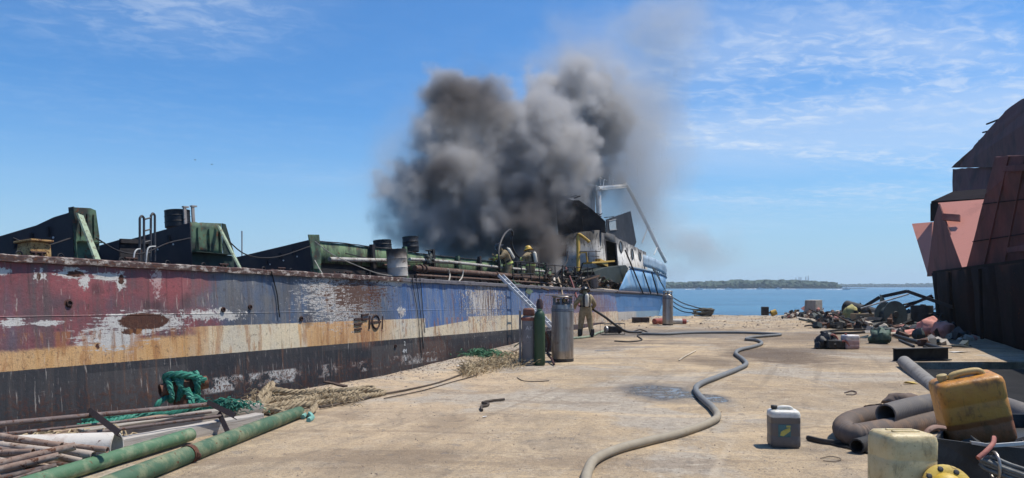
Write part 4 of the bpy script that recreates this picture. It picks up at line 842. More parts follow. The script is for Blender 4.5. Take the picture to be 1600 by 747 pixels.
# slack lines hanging over the coaming corner
def line(label, pts, r, mat, name='hanging_rope', n=8, group=None, rope=False, cat='rope'):
    P_ = cr(pts, n); mb = MB(); (mb.rope(P_, r) if rope else mb.tube(P_, r, 6)); return mb.build(name, mat, None, P_[0], smooth=60, label=label, cat=cat, group=group, world=True)
M_LINE = pm('line_pale', (.40, .37, .32), .9, scale=30); M_CABLE = pm('cable_black', (.015, .015, .016), .6, scale=20)
line('thin pale line sagging from the green coaming corner to the scorched drum', [SW(SL(*p)) for p in ((492, 377, .9), (520, 398, .6), (560, 416, .3), (590, 427, .1), (612, 431, .02))], .012, M_LINE)
line('short pale line dropping from the coaming corner to the rail', [SW(SL(*p)) for p in ((492, 407, .8), (498, 418, .5), (504, 428, .1))], .012, M_LINE)
line('thin black cable hanging down the blue hull near the rail scar', [SW(SL(px, py, o)) for px, py, o in ((424, 424, -.10), (428, 440, -.03), (433, 460, -.03), (435, 480, -.03), (437, 496, -.03))], .014, M_CABLE)
for k, (x0, x1, y1) in enumerate(((644, 659, 560), (650, 662, 545), (656, 664, 520))):
    line(('left', 'middle', 'right')[k] + ' of three dark lines hanging down the blue hull under the scorched drum', [SW(SL(*p)) for p in ((x0, 433, -.11), (x0 + 2, 450, -.03), ((x0 + x1) / 2 + 1, 490, -.03), (x1, y1, -.03))], .011, M_CABLE, group='lines hanging by the scorched drum')
line('pale rope loop hanging from the rusty deck pipe, left one', [SW(SL(*p)) for p in ((700, 420, .42), (703, 430, .40), (701, 440, .12))], .022, M_LINE)
line('pale rope loop hanging from the rusty deck pipe, right one', [SW(SL(*p)) for p in ((724, 423, .42), (722, 433, .40), (717, 440, .12))], .022, M_LINE)
line('thin whip aerial standing between the second and third hatch blocks', [SW(SL(378, 400, 4)), SW(SL(378, 361, 4))], .018, pm('aerial_grey', (.3, .3, .3), .6), 'whip_aerial', 2, cat='aerial')
# grey bucket, red pole, pale board in the wreckage
p = SL(929, 452, .35); t = thing('bucket', 'dented grey bucket among the wreckage beside the black wing', 'bucket', SW(Vector((p.x, .35, .12))), SM.to_euler())
MB().lathe([(.16, 0), (.20, .05), (.24, .62), (.25, .64), (.235, .64), (.19, .07), (.001, .06)], 22).build('bucket_shell', pm('bucket_grey', (.22, .20, .19), .7, rust=.4, metal=.3), t, smooth=40)
MB().tube([Vector((.245 * math.cos(a), .03, .60 + .22 * math.sin(a))) for a in [math.pi * k / 10 for k in range(11)]], .012, 5).build('bucket_handle', M_SOOT, t, smooth=50)
line('dark red pole leaning out over the rail behind the steel dewar', [SW(SL(884, 418, .6)), SW(SL(895, 445, .2)), SW(SL(905, 478, -.3))], .045, pm('pole_red', (.22, .06, .06), .7, rust=.3), 'leaning_pole', 4, cat='pole')
line('charred bent pole sticking up from the wreckage left of the davit', [SW(SL(*q_)) for q_ in ((887, 393, .8), (886, 408, .7), (877, 421, .6), (866, 431, .5), (862, 436, .4))], .04, M_SOOT, 'bent_pole', 5, cat='pole')
line('pale scorched plank poking down over the rail above the steel dewar', [SW(SL(872, 434, .3)), SW(SL(876, 446, .05)), SW(SL(879, 461, -.12))], .035, pm('plank_pale', (.42, .32, .22), .9), 'scorched_plank', 3, cat='plank')
p = SL(950, 452, .3); mb = MB(); mb.hexa([Vector(v) + Vector((p.x, .3, .02)) for v in ((-1.6, -.25, 0), (1.1, -.25, 0), (1.4, .8, .05), (-1.4, .8, .05), (-1.6, -.25, .05), (1.1, -.25, .03), (1.4, .8, .25), (-1.4, .8, .2))]); o = mb.build('fallen_board', pm('board_pale', (.52, .43, .33), .85, c2=(.3, .22, .16)), bevel=.01, label='pale sheet of board lying on deck under the black wing', cat='board'); o.matrix_world = SM
# aluminium boarding ladder from the rail down to the quay
la, lb_ = SW(SL(782, 430, .25)), GP(882, 530); lab = la.lerp(lb_, 0); d_ = (lb_ - la)
t = thing('boarding_ladder', 'aluminium ladder leaning from the quay up to the ship rail', 'ladder', lb_); side_ = E1 * .20; M_AL = pm('aluminium', (.72, .73, .74), .5, metal=.3, scale=12)
for s_ in (-1, 1): MB().bar(la + side_ * s_ - lb_, side_ * s_, .045, .095, d_.cross(side_)).build('rail', M_AL, t)
for k in range(1, 15): q_ = la + d_ * (k / 15) - lb_; MB().tube([q_ - side_, q_ + side_], .018, 7).build('rung', M_AL, t, smooth=50)
# ------------------------------------------------------------------ firefighters
def m_person(name, coat, boots=(.02, .02, .02)):
    m, g, b = new_mat(name); co = objco(g); n1 = g.noise(co, 9, 6, .65); n2 = g.noise(co, 60, 3, .6); wr = g.noise(g.vm('MULTIPLY', co, (1, 1, .45)), 16, 4, .6, .6)
    c = g.mix(g.ss(n1, .35, .7), coat, tuple(x * .55 for x in coat)); c = g.mix(g.ss(n2, .55, .8) * .5, c, tuple(x * .4 for x in coat))
    g.put(b.inputs['Base Color'], c); b.inputs['Roughness'].default_value = .9; bump(g, b, wr, .7, .03); return m
COAT = m_person('turnout_coat', (.30, .225, .125)); COAT2 = m_person('turnout_coat_dusty', (.33, .26, .15))
M_HELB = pm('helmet_black', (.02, .02, .022), .35, scale=12); M_HELY = pm('helmet_yellow', (.60, .38, .06), .4, scale=12)
M_BAND = pm('reflective_lime', (.62, .68, .16), .45, scale=30); M_TANK = pm('tank_pale', (.60, .56, .46), .4, c2=(.45, .36, .25)); M_STRAP = pm('harness_black', (.015, .015, .015), .8); M_GLOVE = pm('glove_dark', (.05, .04, .03), .9); M_BOOT = pm('boot_rubber', (.025, .024, .022), .6); M_TANKY = pm('tank_yellow', (.62, .50, .14), .4)
def firefighter(label, loc, yaw, J, coat, helm, tank, bands=True):
    """J: joints in local metres, facing +y; one continuous skinned body, kit as children"""
    t = thing('person', label, 'person', loc, (0, 0, yaw), 'firefighters')
    V = []; E = []; Rr = []
    def add(p, r, par=None): V.append(Vector(p)); Rr.append(r); (E.append((par, len(V) - 1)) if par is not None else None); return len(V) - 1
    pel = add(J['pelvis'], .165); wa = add(J['waist'], .175, pel); ch = add(J['chest'], .19, wa); nb = add(J['neck'], .085, ch); hd0 = add(Vector(J['neck']).lerp(Vector(J['head']), .55), .075, nb); hd = add(J['head'], .10, hd0); add(Vector(J['head']) + Vector((0, .01, .08)), .085, hd)
    for sd in 'LR':
        h = add(J['hip' + sd], .125, pel); k = add(J['knee' + sd], .095, h); an = add(J['ankle' + sd], .075, k); add(Vector(J['ankle' + sd]) + Vector((0, .14, -.05)), .05, an)
        sh = add(J['sho' + sd], .095, ch); el = add(J['elb' + sd], .075, sh); wr = add(J['wri' + sd], .052, el)
        dv = (Vector(J['wri' + sd]) - Vector(J['elb' + sd])).normalized(); palm = add(Vector(J['wri' + sd]) + dv * .07, .040, wr)
        up_ = dv.orthogonal().normalized(); sdv = dv.cross(up_)
        for f_ in range(4):
            b0 = V[palm] + dv * .04 + sdv * (.026 * (f_ - 1.5)); ln = (.062, .075, .07, .052)[f_]; i1 = add(b0, .0105, palm); i2 = add(b0 + dv * ln * .6 + up_ * .012, .0095, i1); add(b0 + dv * ln * .85 + up_ * .04, .0085, i2)
        i1 = add(V[palm] + sdv * -.045 + dv * -.01 + up_ * .01, .012, palm); add(V[i1] + dv * .045 + sdv * -.02 + up_ * .025, .010, i1)
    me = bpy.data.meshes.new('body'); me.from_pydata([tuple(v) for v in V], E, []); me.materials.append(coat); o = bpy.data.objects.new('body', me); col.objects.link(o); o.parent = t
    o.modifiers.new('skin', 'SKIN').use_smooth_shade = True
    sv = me.skin_vertices[0].data
    for i, r in enumerate(Rr): r = r * (1.18 if r > .06 and i not in (3, 4, 5, 6) else 1.0); sv[i].radius = (r, r * (.82 if i in (0, 1, 2) else 1)); sv[i].use_root = (i == 0)
    ss_ = o.modifiers.new('sub', 'SUBSURF'); ss_.levels = 1; ss_.render_levels = 1
    head = Vector(J['head']); hdir = (head - Vector(J['neck'])).normalized(); ch_ = Vector(J['chest']); wa_ = Vector(J['waist']); fw = Vector(J.get('fwd', (0, 1, 0))).normalized()
    Mh = Matrix.Translation(head + hdir * .035) @ hdir.to_track_quat('Z', 'Y').to_matrix().to_4x4()
    hm = MB(); hm.lathe([(.185, -.012), (.20, -.02), (.205, -.008), (.15, .02), (.142, .06), (.125, .11), (.085, .15), (.03, .168), (.001, .17)], 20, Mh); hm.build('helmet', helm, t, smooth=50)
    mk = MB(); mk.blob(head + fw * .085 + Vector((0, 0, -.01)), (.075, .05, .085), 1, .04, 12, 8); mk.build('face_mask', pm('mask_black', (.012, .012, .014), .25, bmp=.03), t, smooth=60)
    # breathing set on the back
    back = -fw; ax = (Vector(J['neck']) - wa_).normalized(); c0 = wa_.lerp(Vector(J['neck']), .52) + back * .26
    Mt = Matrix.Translation(c0 - ax * .24) @ ax.to_track_quat('Z', 'Y').to_matrix().to_4x4()
    tk = MB(); tk.lathe([(.001, 0), (.055, .012), (.078, .05), (.08, .40), (.06, .455), (.025, .475), (.025, .51), (.001, .515)], 18, Mt); tk.build('air_cylinder', tank, t, smooth=50)
    bp = MB(); sdx = ax.cross(back).normalized(); cb = c0 - back * .085; bp.hexa([cb + sdx * a + ax * bb + back * cc for bb in (-.24, .22) for a, cc in ((-.11, 0), (.11, 0), (.11, .03), (-.11, .03))]); bp.build('backplate', M_STRAP, t)
    for s_ in (-1, 1):
        top_ = Vector(J['neck']) + sdx * .09 * s_ - ax * .03; st = MB(); st.tube(cr([cb + sdx * .1 * s_ - ax * .2, cb + sdx * .12 * s_ + ax * .1 - back * -.01, top_ + back * .07, top_ + Vector((0, 0, .035)), top_ + fw * .13 - ax * .08, wa_ + fw * .17 + sdx * .13 * s_], 4), .022, 6); st.build('shoulder_strap', M_STRAP, t, smooth=60)
    def band(a, b_, f_, r, mat=M_BAND, w=.03):
        a, b_ = Vector(a), Vector(b_); c_ = a.lerp(b_, f_); d_ = (b_ - a).normalized(); mb = MB(); mb.tube([c_ - d_ * w, c_ + d_ * w], r, 14); mb.build('reflective_band', mat, t, smooth=50)
    if bands:
        for sd in 'LR':
            band(J['elb' + sd], J['wri' + sd], .72, .078); band(J['knee' + sd], J['ankle' + sd], .72, .106)
        hb_ = MB(); q_ = Vector(J['pelvis']).lerp(wa_, .35); hb_.lathe([(.228, -.035), (.233, 0), (.228, .035)], 20, Matrix.Translation(q_) @ (wa_ - Vector(J['pelvis'])).to_track_quat('Z', 'Y').to_matrix().to_4x4() @ Matrix.Diagonal((1, .82, 1, 1))); hb_.build('reflective_band', M_BAND, t, smooth=50)
    belt = MB(); belt.lathe([(.222, -.03), (.226, 0), (.222, .03)], 20, Matrix.Translation(wa_) @ (ch_ - wa_).to_track_quat('Z', 'Y').to_matrix().to_4x4() @ Matrix.Diagonal((1, .82, 1, 1))); belt.build('waist_belt', M_STRAP, t, smooth=50)
    for sd in 'LR':
        a = Vector(J['ankle' + sd]); bt = MB(); bt.tube(cr([a + Vector((0, 0, .20)), a + Vector((0, 0, .04)), a + Vector((0, -.01, -.03))], 3), [.088] * 6 + [.082], 12); bt.box(a + Vector((0, .07, -.055)), (.10, .27, .075)); bt.build('boot', M_BOOT, t, smooth=40, bevel=.02)
    return t
base = dict(pelvis=(0, 0, .96), waist=(0, .0, 1.12), chest=(0, .01, 1.34), neck=(0, .02, 1.53), head=(0, .04, 1.66), hipL=(-.12, 0, .90), hipR=(.12, 0, .90), kneeL=(-.13, .03, .50), kneeR=(.13, .03, .50), ankleL=(-.14, -.01, .10), ankleR=(.14, -.01, .10), shoL=(-.20, .01, 1.44), shoR=(.20, .01, 1.44), elbL=(-.30, .03, 1.18), elbR=(.30, .03, 1.18), wriL=(-.28, .2, .98), wriR=(.28, .2, .98))
# on the quay, back to the viewer, feet apart
yaw_s = math.atan2(-(E2.x), E2.y)
C_ = dict(base, kneeL=(-.16, .05, .5), kneeR=(.17, .02, .5), ankleL=(-.20, .02, .10), ankleR=(.23, -.02, .10), head=(-.01, .08, 1.64), elbL=(-.36, .06, 1.20), wriL=(-.34, .28, 1.08), elbR=(.36, .05, 1.18), wriR=(.30, .26, 1.02))
pC = GP(915, 527); firefighter('firefighter in tan gear and black helmet standing on the quay, back turned', pC, R(6), C_, COAT2, M_HELB, M_TANK, False)
def ondeck(px, inb): p = SL(px, 440, inb); return SW(Vector((p.x, inb, -.06)))
A_ = dict(base, pelvis=(0, -.08, .90), waist=(0, -.02, 1.05), chest=(0, .12, 1.25), neck=(0, .20, 1.42), head=(0, .28, 1.53), hipL=(-.12, -.08, .85), hipR=(.12, -.06, .85), kneeL=(-.15, .08, .48), kneeR=(.17, .15, .50), ankleL=(-.16, -.10, .10), ankleR=(.18, .02, .10), shoL=(-.20, .12, 1.35), shoR=(.20, .14, 1.34), elbL=(-.30, .28, 1.16), elbR=(.28, .32, 1.14), wriL=(-.20, .46, 1.22), wriR=(.20, .5, 1.12), fwd=(0, 1, -.35))
firefighter('stooping firefighter with black helmet on deck, hose arched over the shoulder', ondeck(791, .75), yaw_s + R(38), A_, COAT, M_HELB, M_TANK)
B_ = dict(base, shoL=(-.20, .03, 1.44), elbL=(-.46, .02, 1.33), wriL=(-.40, .20, 1.22), elbR=(.38, .12, 1.26), wriR=(.52, .32, 1.10), head=(.0, .10, 1.62), chest=(0, .05, 1.33), neck=(0, .07, 1.51), kneeL=(-.14, .06, .5), kneeR=(.15, .03, .5))
firefighter('firefighter with yellow helmet on deck, left elbow raised, facing the smoke', ondeck(828, .8), yaw_s + R(-12), B_, COAT, M_HELY, M_TANK)
hs = [SW(SL(*q_)) for q_ in ((781, 432, .6), (780, 410, .5), (779, 392, .55), (783, 376, .6), (790, 364, .65), (798, 359, .75), (801, 366, .9), (799, 378, 1.0), (803, 392, 1.2), (812, 404, 1.6))]
line('black fire hose arching over the stooping firefighter on deck', hs, .045, pm('fire_hose_black', (.02, .02, .022), .6, scale=15), 'fire_hose', 8, cat='hose')
# ------------------------------------------------------------------ scrap and ropes at the quay edge, left
def rod(name, label, cat, p0, p1, r, mat, hollow=0.0, group=None, seg=12, sag=0.0, n=5):
    p0, p1 = Vector(p0), Vector(p1); L = p0.copy(); pts = [p0.lerp(p1, k / n) + Vector((0, 0, -sag * math.sin(math.pi * k / n))) for k in range(n + 1)]
    mb = MB(); mb.tube(pts, r, seg, True, 0, hollow); return mb.build(name, mat, None, L, smooth=45, label=label, cat=cat, group=group, world=True)
M_GP1 = pm('green_pipe_paint', (.075, .16, .085), .65, c2=(.25, .28, .17), amt=.55, scale=5, rust=.22, bmp=.5); M_GP2 = pm('green_pipe_dark', (.055, .115, .065), .65, c2=(.19, .21, .12), amt=.65, scale=4, rust=.30, bmp=.5)
# long green pipe in front, with a clamp
pA, pB = GP(468, 653) + Vector((0, 0, .085)), GP(215, 755) + Vector((0, 0, .085)); pB = pA + (pB - pA) * 1.5
t = thing('green_pipe', 'long green steel pipe nearest the open quay, rusty clamp round it', 'pipe', (pB.x, pB.y, 0)); o_ = Vector((pB.x, pB.y, 0))
MB().tube([pA.lerp(pB, k / 8) - o_ for k in range(9)], [.078, .088] + [.092] * 7, 16, True, 0, .86).build('pipe_body', M_GP2, t, smooth=50)
cp = W(280, 716, 8.05); cp = pA + (pB - pA) * ((cp.y - pA.y) / (pB.y - pA.y)) - o_; dn = (pB - pA).normalized()
mb = MB(); mb.tube([cp - dn * .035, cp + dn * .035], .103, 18); mb.build('clamp', pm('clamp_rust', (.12, .055, .035), .85, rust=.6), t, smooth=40)
mb = MB(); q_ = cp + Vector((.10, -.02, -.01)); mb.tube([q_ + Vector((.03 * math.cos(a), .0, .03 * math.sin(a))) for a in [2 * math.pi * k / 14 for k in range(14)]], .011, 6, closed=True); mb.build('clamp_eye', pm('clamp_rust', (.12, .055, .035)), t, smooth=50)
rod('green_pipe', 'shorter green steel pipe with a brown cap beside the weathered beams', 'pipe', GP(298, 692) + Vector((0, 0, .1)), GP(298, 692) + (GP(105, 752) - GP(298, 692)) * 1.5 + Vector((0, 0, .08)), .078, M_GP1, .86)
# weathered timbers
M_TIM = pm('timber_bleached', (.50, .46, .41), .9, c2=(.27, .22, .18), amt=.55, scale=4, bmp=.9, grain=40, stretch=(.25, 6, 6)); M_TIM2 = pm('timber_grey', (.38, .345, .30), .9, c2=(.19, .155, .125), amt=.6, scale=4, bmp=.9, grain=40, stretch=(.25, 6, 6))
def timber(label, a, b_, w, h, mat, name='timber_beam', roll=0):
    a, b_ = Vector(a), Vector(b_); L = (b_ - a).length; mb = MB(); n = 10; V = []
    for k in range(n + 1):
        x = L * k / n; j = [rnd.uniform(-.004, .004) for _ in range(4)]; V += [(x, -w / 2 + j[0], j[1]), (x, w / 2 + j[2], j[1]), (x, w / 2 + j[2], h + j[3]), (x, -w / 2 + j[0], h + j[3])]
    mb.add(V, [(4 * k + i, 4 * k + (i + 1) % 4, 4 * k + 4 + (i + 1) % 4, 4 * k + 4 + i) for k in range(n) for i in range(4)] + [(3, 2, 1, 0), (4 * n, 4 * n + 1, 4 * n + 2, 4 * n + 3)])
    q_ = (b_ - a).to_track_quat('X', 'Z').to_euler(); return mb.build(name, mat, None, a, q_, bevel=.008, label=label, cat='timber')
timber('pale bleached timber beam, lowest of the stacked beams beside the green pipes', GP(406, 663), GP(150, 713), .16, .15, M_TIM)
timber('grey split timber beam behind the palest beam', GP(402, 650) + Vector((0, .1, .0)), GP(120, 697) + Vector((0, .1, 0)), .20, .17, M_TIM2)
timber('short greenish plank end beside the tan rope heap', GP(402, 650) + Vector((.05, .25, .05)), GP(318, 664) + Vector((0, .25, .05)), .28, .05, pm('plank_green', (.33, .31, .20), .9, c2=(.2, .17, .12), scale=5, stretch=(.3, 5, 5)), 'plank')
timber('thin brown plank lying along the quay edge under the steel rack', GP(330, 655) + Vector((-.2, .35, .06)), GP(60, 705) + Vector((-.1, .45, .10)), .12, .04, pm('plank_brown', (.33, .235, .17), .9, c2=(.2, .13, .09), scale=5, stretch=(.3, 5, 5)), 'plank')
# big pale pipe with open end and a heap of small rusty pipes
M_WPIPE = pm('pipe_chalky', (.60, .56, .50), .8, c2=(.40, .30, .24), amt=.5, scale=4, rust=.25, bmp=.5)
bx_ = W(183, 700, 8.05); rod('large_pipe', 'fat chalky white pipe with a dark open mouth on the scrap heap', 'pipe', bx_, bx_ + Vector((-1.25, -.10, -.02)), .165, M_WPIPE, .90, seg=26)
M_SP = [pm('pipe_brown', (.26, .175, .13), .8, c2=(.40, .32, .26), scale=6, rust=.45, bmp=.5), pm('pipe_dusty', (.42, .35, .29), .85, c2=(.24, .15, .10), scale=6, rust=.35, bmp=.5), pm('pipe_dark', (.10, .075, .065), .8, c2=(.26, .19, .15), scale=6, rust=.5)]
PLAB = ['brown pipe whose end lies just under the fat white pipe mouth', 'stubby dusty pipe second nearest the fat white pipe', 'dusty pipe end just left of the green pipe, third of the fan', 'dark pipe end lowest of the fan touching the green pipe', 'brown pipe highest in the heap under the steel rack', 'short pale pipe stub lowest in the heap by the green pipe', 'dusty pipe in the middle of the heap at left', 'dark pipe under the slanting brown pipes', 'brown pipe crossing low at the left of the heap', 'dusty pipe end nearest the lower left corner']
ends = [((168, 703), 40, 693, .032, 0), ((146, 712), 95, 704, .045, 1), ((129, 721), 88, 711, .035, 1), ((129, 731), 60, 724, .035, 2), ((96, 697), 5, 684, .036, 0), ((112, 738), 78, 730, .030, 1), ((88, 706), -15, 696, .038, 1), ((60, 712), -30, 700, .035, 2), ((52, 706), -20, 716, .034, 0), ((30, 724), -40, 716, .032, 1)]
for k, ((ex, ey), ox, oy, r, mi) in enumerate(ends):
    Yd = 7.62 - .03 * k; rod('rusty_pipe', PLAB[k], 'pipe', W(ex, ey, Yd), W(ox - 30, oy - 6, Yd + .12), r, M_SP[mi], .78, 'short rusty pipes in the left heap')
rod('rusty_pipe', 'long brown pipe slanting over the heap of short pipes', 'pipe', W(118, 697, 7.45), W(-60, 739, 7.0), .040, M_SP[0], .8); rod('rusty_pipe', 'second long brown pipe slanting below the other over the heap', 'pipe', W(92, 712, 7.3), W(-60, 748, 6.9), .036, M_SP[0], .8)
rod('flat_bar', 'grey flat bar at the bottom of the pipe heap, lower left corner', 'bar', W(88, 728, 7.2), W(-40, 757, 6.8), .03, M_SP[2])
rod('flat_bar', 'thin dark rod lying lowest across the lower left corner', 'bar', W(64, 735, 7.1), W(-20, 762, 6.7), .016, M_SP[2])
# dark scrap under the heap
mb = MB(); rr = random.Random(5)
for k in range(60): x = rr.uniform(-5.8, -4.75); y = rr.uniform(6.6, 7.9); a = Vector((x, y, rr.uniform(.01, .06))); d_ = Vector((rr.uniform(-.5, .5), rr.uniform(-.2, .2), rr.uniform(-.04, .05))); u_ = Vector((rr.uniform(-.05, .05), .12, rr.uniform(-.05, .05))); mb.plate([a, a + d_, a + d_ + u_, a + u_], .012, k % 2)
mb.build('scrap_litter', [M_SP[2], pm('scrap_tan', (.33, .26, .19), .9)], kind='stuff', label='flat dark scrap lying under the loose pipes', cat='scrap')
# welded steel rack: three rails, cross bars, leg
M_RK = pm('rack_steel', (.13, .095, .085), .75, c2=(.34, .29, .26), amt=.4, scale=5, rust=.5, bmp=.5)
t = thing('steel_rack', 'long rusty steel rack with cross bars lying over the timbers and pipes', 'rack', (-4.6, 8.2, 0)); o_ = Vector((-4.6, 8.2, 0))
for a, b_, r in ((W(-60, 668, 7.7), W(326, 632, 10.2), .030), (W(-60, 685, 7.55), W(330, 644, 9.9), .016), (W(-60, 703, 7.4), W(345, 650, 9.6), .020)): MB().tube([a - o_, a.lerp(b_, .5) - o_, b_ - o_], r, 8).build('rail', M_RK, t, smooth=50)
for a, b_ in ((W(139, 645, 8.9), W(186, 682, 7.95)), (W(324, 632, 10.2), W(367, 654, 9.3)), (W(342, 649, 9.75), W(360, 687, 9.0))): MB().angle(a - o_, b_ - o_, .055, .010, (.3, .5, .8)).build('cross_bar', pm('rack_dark', (.045, .032, .032), .75, rust=.35), t)
# bollard with a cross arm
bb = W(285, 604, 10.9); bg_ = Vector((bb.x, bb.y, 0)); t = thing('bollard', 'rusty mooring bollard with round cross arm at the quay edge', 'bollard', bg_); M_BOL = pm('bollard_rust', (.17, .075, .045), .85, c2=(.09, .04, .03), rust=.6, bmp=.6)
MB().lathe([(.16, 0), (.16, .02), (.12, .05), (.115, .5)], 20).build('post', M_BOL, t, smooth=40)
e0, e1_ = W(250, 611, 10.75) - bg_, W(323, 597, 11.15) - bg_; MB().tube([e0, e0.lerp(e1_, .5), e1_], .095, 20, True, 0, .82).build('cross_arm', M_BOL, t, smooth=50)
# green rope wound round it
M_ROPEG = pm('rope_green', (.045, .20, .145), .95, c2=(.12, .30, .23), amt=.5, scale=14, bmp=.8, grain=120, spec=.1); ax = (e1_ - e0).normalized(); u1 = ax.cross(Vector((0, 0, 1))).normalized(); u2 = u1.cross(ax)
pts = []
N = 120
for k in range(N + 1):
    f = k / N; a = f * 2 * math.pi * 7.5; pos_ = .16 + .62 * (.5 - .5 * math.cos(f * math.pi * 3)); rad = .135 + .05 * f + .035 * math.sin(k * .9) * f; pts.append(bg_ + e0 + ax * ((e1_ - e0).length * pos_) + (u1 * math.cos(a) + u2 * math.sin(a)) * rad)
pts += cr([pts[-1], bg_ + Vector((-.2, -.25, .25)), W(240, 644, 10.6), W(205, 652, 10.3), W(165, 659, 9.9), W(120, 667, 9.4)], 8)[1:]
mb = MB(); mb.rope(pts, .040, .22); mb.rope(cr([bg_ + Vector((.1, -.1, .4)), bg_ + Vector((.25, -.3, .22)), bg_ + Vector((.1, -.45, .12)), bg_ + Vector((-.3, -.5, .10)), bg_ + Vector((-.7, -.62, .10)), bg_ + Vector((-1.0, -.75, .09))], 8), .05, .26); mb.rope(cr([bg_ + Vector((.28, .1, .50)), bg_ + Vector((.1, -.1, .60)), bg_ + Vector((-.2, -.1, .58)), bg_ + Vector((-.1, .1, .38)), bg_ + Vector((.2, -.05, .28)), bg_ + Vector((.45, -.2, .13)), bg_ + Vector((.1, -.35, .14))], 8), .05, .26)
mb.build('mooring_rope', M_ROPEG, None, bg_, smooth=60, label='thick green mooring rope wound round the rusty bollard', cat='rope', world=True)
mb = MB(); rr = random.Random(9)
for k in range(420):
    c_ = W(rr.gauss(352, 20), rr.gauss(636, 4), 10.55); a = rr.uniform(0, 6.28); l_ = rr.uniform(.05, .18); d_ = Vector((math.cos(a) * l_, math.sin(a) * l_ * .6, rr.uniform(-.02, .05))); mb.tube([c_, c_ + d_ * .5 + Vector((0, 0, .03)), c_ + d_], .006, 3, False)
mb.build('frayed_netting', M_ROPEG, kind='stuff', label='frayed bright green rope fibres right of the bollard', cat='netting')
mb = MB(); rr = random.Random(19)
for k in range(500):
    c_ = W(rr.uniform(25, 175), 0, 8.6); c_ = Vector((c_.x, rr.gauss(8.55, .25), .02 + abs(rr.gauss(0, .07)))); a = rr.uniform(0, 6.28); l_ = rr.uniform(.06, .25); d_ = Vector((math.cos(a) * l_, math.sin(a) * l_, rr.uniform(-.03, .05))); mb.tube([c_, c_ + d_ * .5 + Vector((0, 0, .03)), c_ + d_], .008, 3, False)
M_STRAW = pm('straw_fibre', (.42, .33, .20), .95, c2=(.22, .16, .10), scale=8); mb.build('old_rope_fibre', M_STRAW, kind='stuff', label='matted straw-coloured rope fibres under the steel rack', cat='fibre')
# heap of heavy tan rope
M_ROPET = pm('rope_tan', (.36, .285, .185), .95, c2=(.22, .165, .105), amt=.6, scale=9, bmp=.9, grain=90, spec=.1)
def gr(px, py, z): p = GP(px, py); return Vector((p.x, p.y, z))
heap = [gr(395, 628, .08), gr(420, 622, .10), gr(470, 622, .08), gr(530, 616, .08), gr(575, 610, .07), gr(582, 614, .07), gr(540, 622, .09), gr(480, 630, .12), gr(430, 634, .14), gr(400, 640, .12), gr(412, 628, .24), gr(425, 619, .30), gr(420, 632, .22), gr(400, 648, .09), gr(440, 646, .08), gr(480, 638, .09), gr(520, 632, .08), gr(556, 626, .08), gr(590, 620, .06), gr(600, 616, .05), gr(565, 618, .14), gr(510, 622, .16), gr(460, 626, .19), gr(425, 630, .30), gr(405, 636, .22), gr(415, 645, .12), gr(450, 640, .14), gr(500, 628, .10)]
mb = MB(); heap = [Vector((p.x, p.y, p.z * .72)) for p in heap]; mb.rope(cr(heap, 9), .048, .28); mb.rope(cr([gr(440, 648, .06), gr(470, 645, .12), gr(492, 642, .08), gr(480, 652, .06), gr(455, 654, .06), gr(430, 650, .07), gr(395, 640, .07)], 9), .05, .3)
mb.build('mooring_rope', M_ROPET, None, gr(480, 628, 0), smooth=60, label='heap of heavy tan mooring rope at the quay edge', cat='rope', world=True)
mb = MB(); rr = random.Random(29)
for k in range(330):
    c_ = gr(rr.uniform(385, 560), rr.gauss(629, 5), .03 + abs(rr.gauss(0, .05))); a = rr.uniform(0, 6.28); l_ = rr.uniform(.05, .2); d_ = Vector((math.cos(a) * l_, math.sin(a) * l_, rr.uniform(-.03, .05))); mb.tube([c_, c_ + d_ * .5 + Vector((0, 0, .04)), c_ + d_], .007, 3, False)
mb.build('frayed_fibre', M_ROPET, kind='stuff', label='loose tan fibres frayed from the heaped rope', cat='fibre')
timber('short dark board on top of the tan rope heap', gr(508, 612, .16), gr(540, 617, .13), .10, .03, pm('board_dark', (.08, .05, .035), .9), 'board')
line('teal scrap of rag at the tip of the long green pipe', [gr(473, 655, .03), gr(480, 652, .06), gr(488, 655, .03), gr(482, 659, .02)], .035, pm('rag_teal', (.20, .42, .36), .95), 'rag', 5, cat='rag')
line('dark rope lying along the quay edge towards the gas cylinders', [gr(500, 640, .03), gr(560, 628, .03), gr(585, 621, .03), gr(640, 610, .02), gr(690, 598, .02), gr(735, 580, .02), gr(760, 566, .02), gr(790, 556, .02), gr(815, 545, .03)], .018, pm('rope_dark', (.10, .075, .055), .95), 'rope', 8, cat='rope')
line('second thin dark cord beside the quay edge rope', [gr(600, 624, .015), gr(660, 612, .02), gr(700, 600, .015), gr(742, 588, .02), gr(752, 577, .02), gr(775, 570, .02)], .010, pm('rope_dark', (.10, .075, .055)), 'cord', 8, cat='cord')
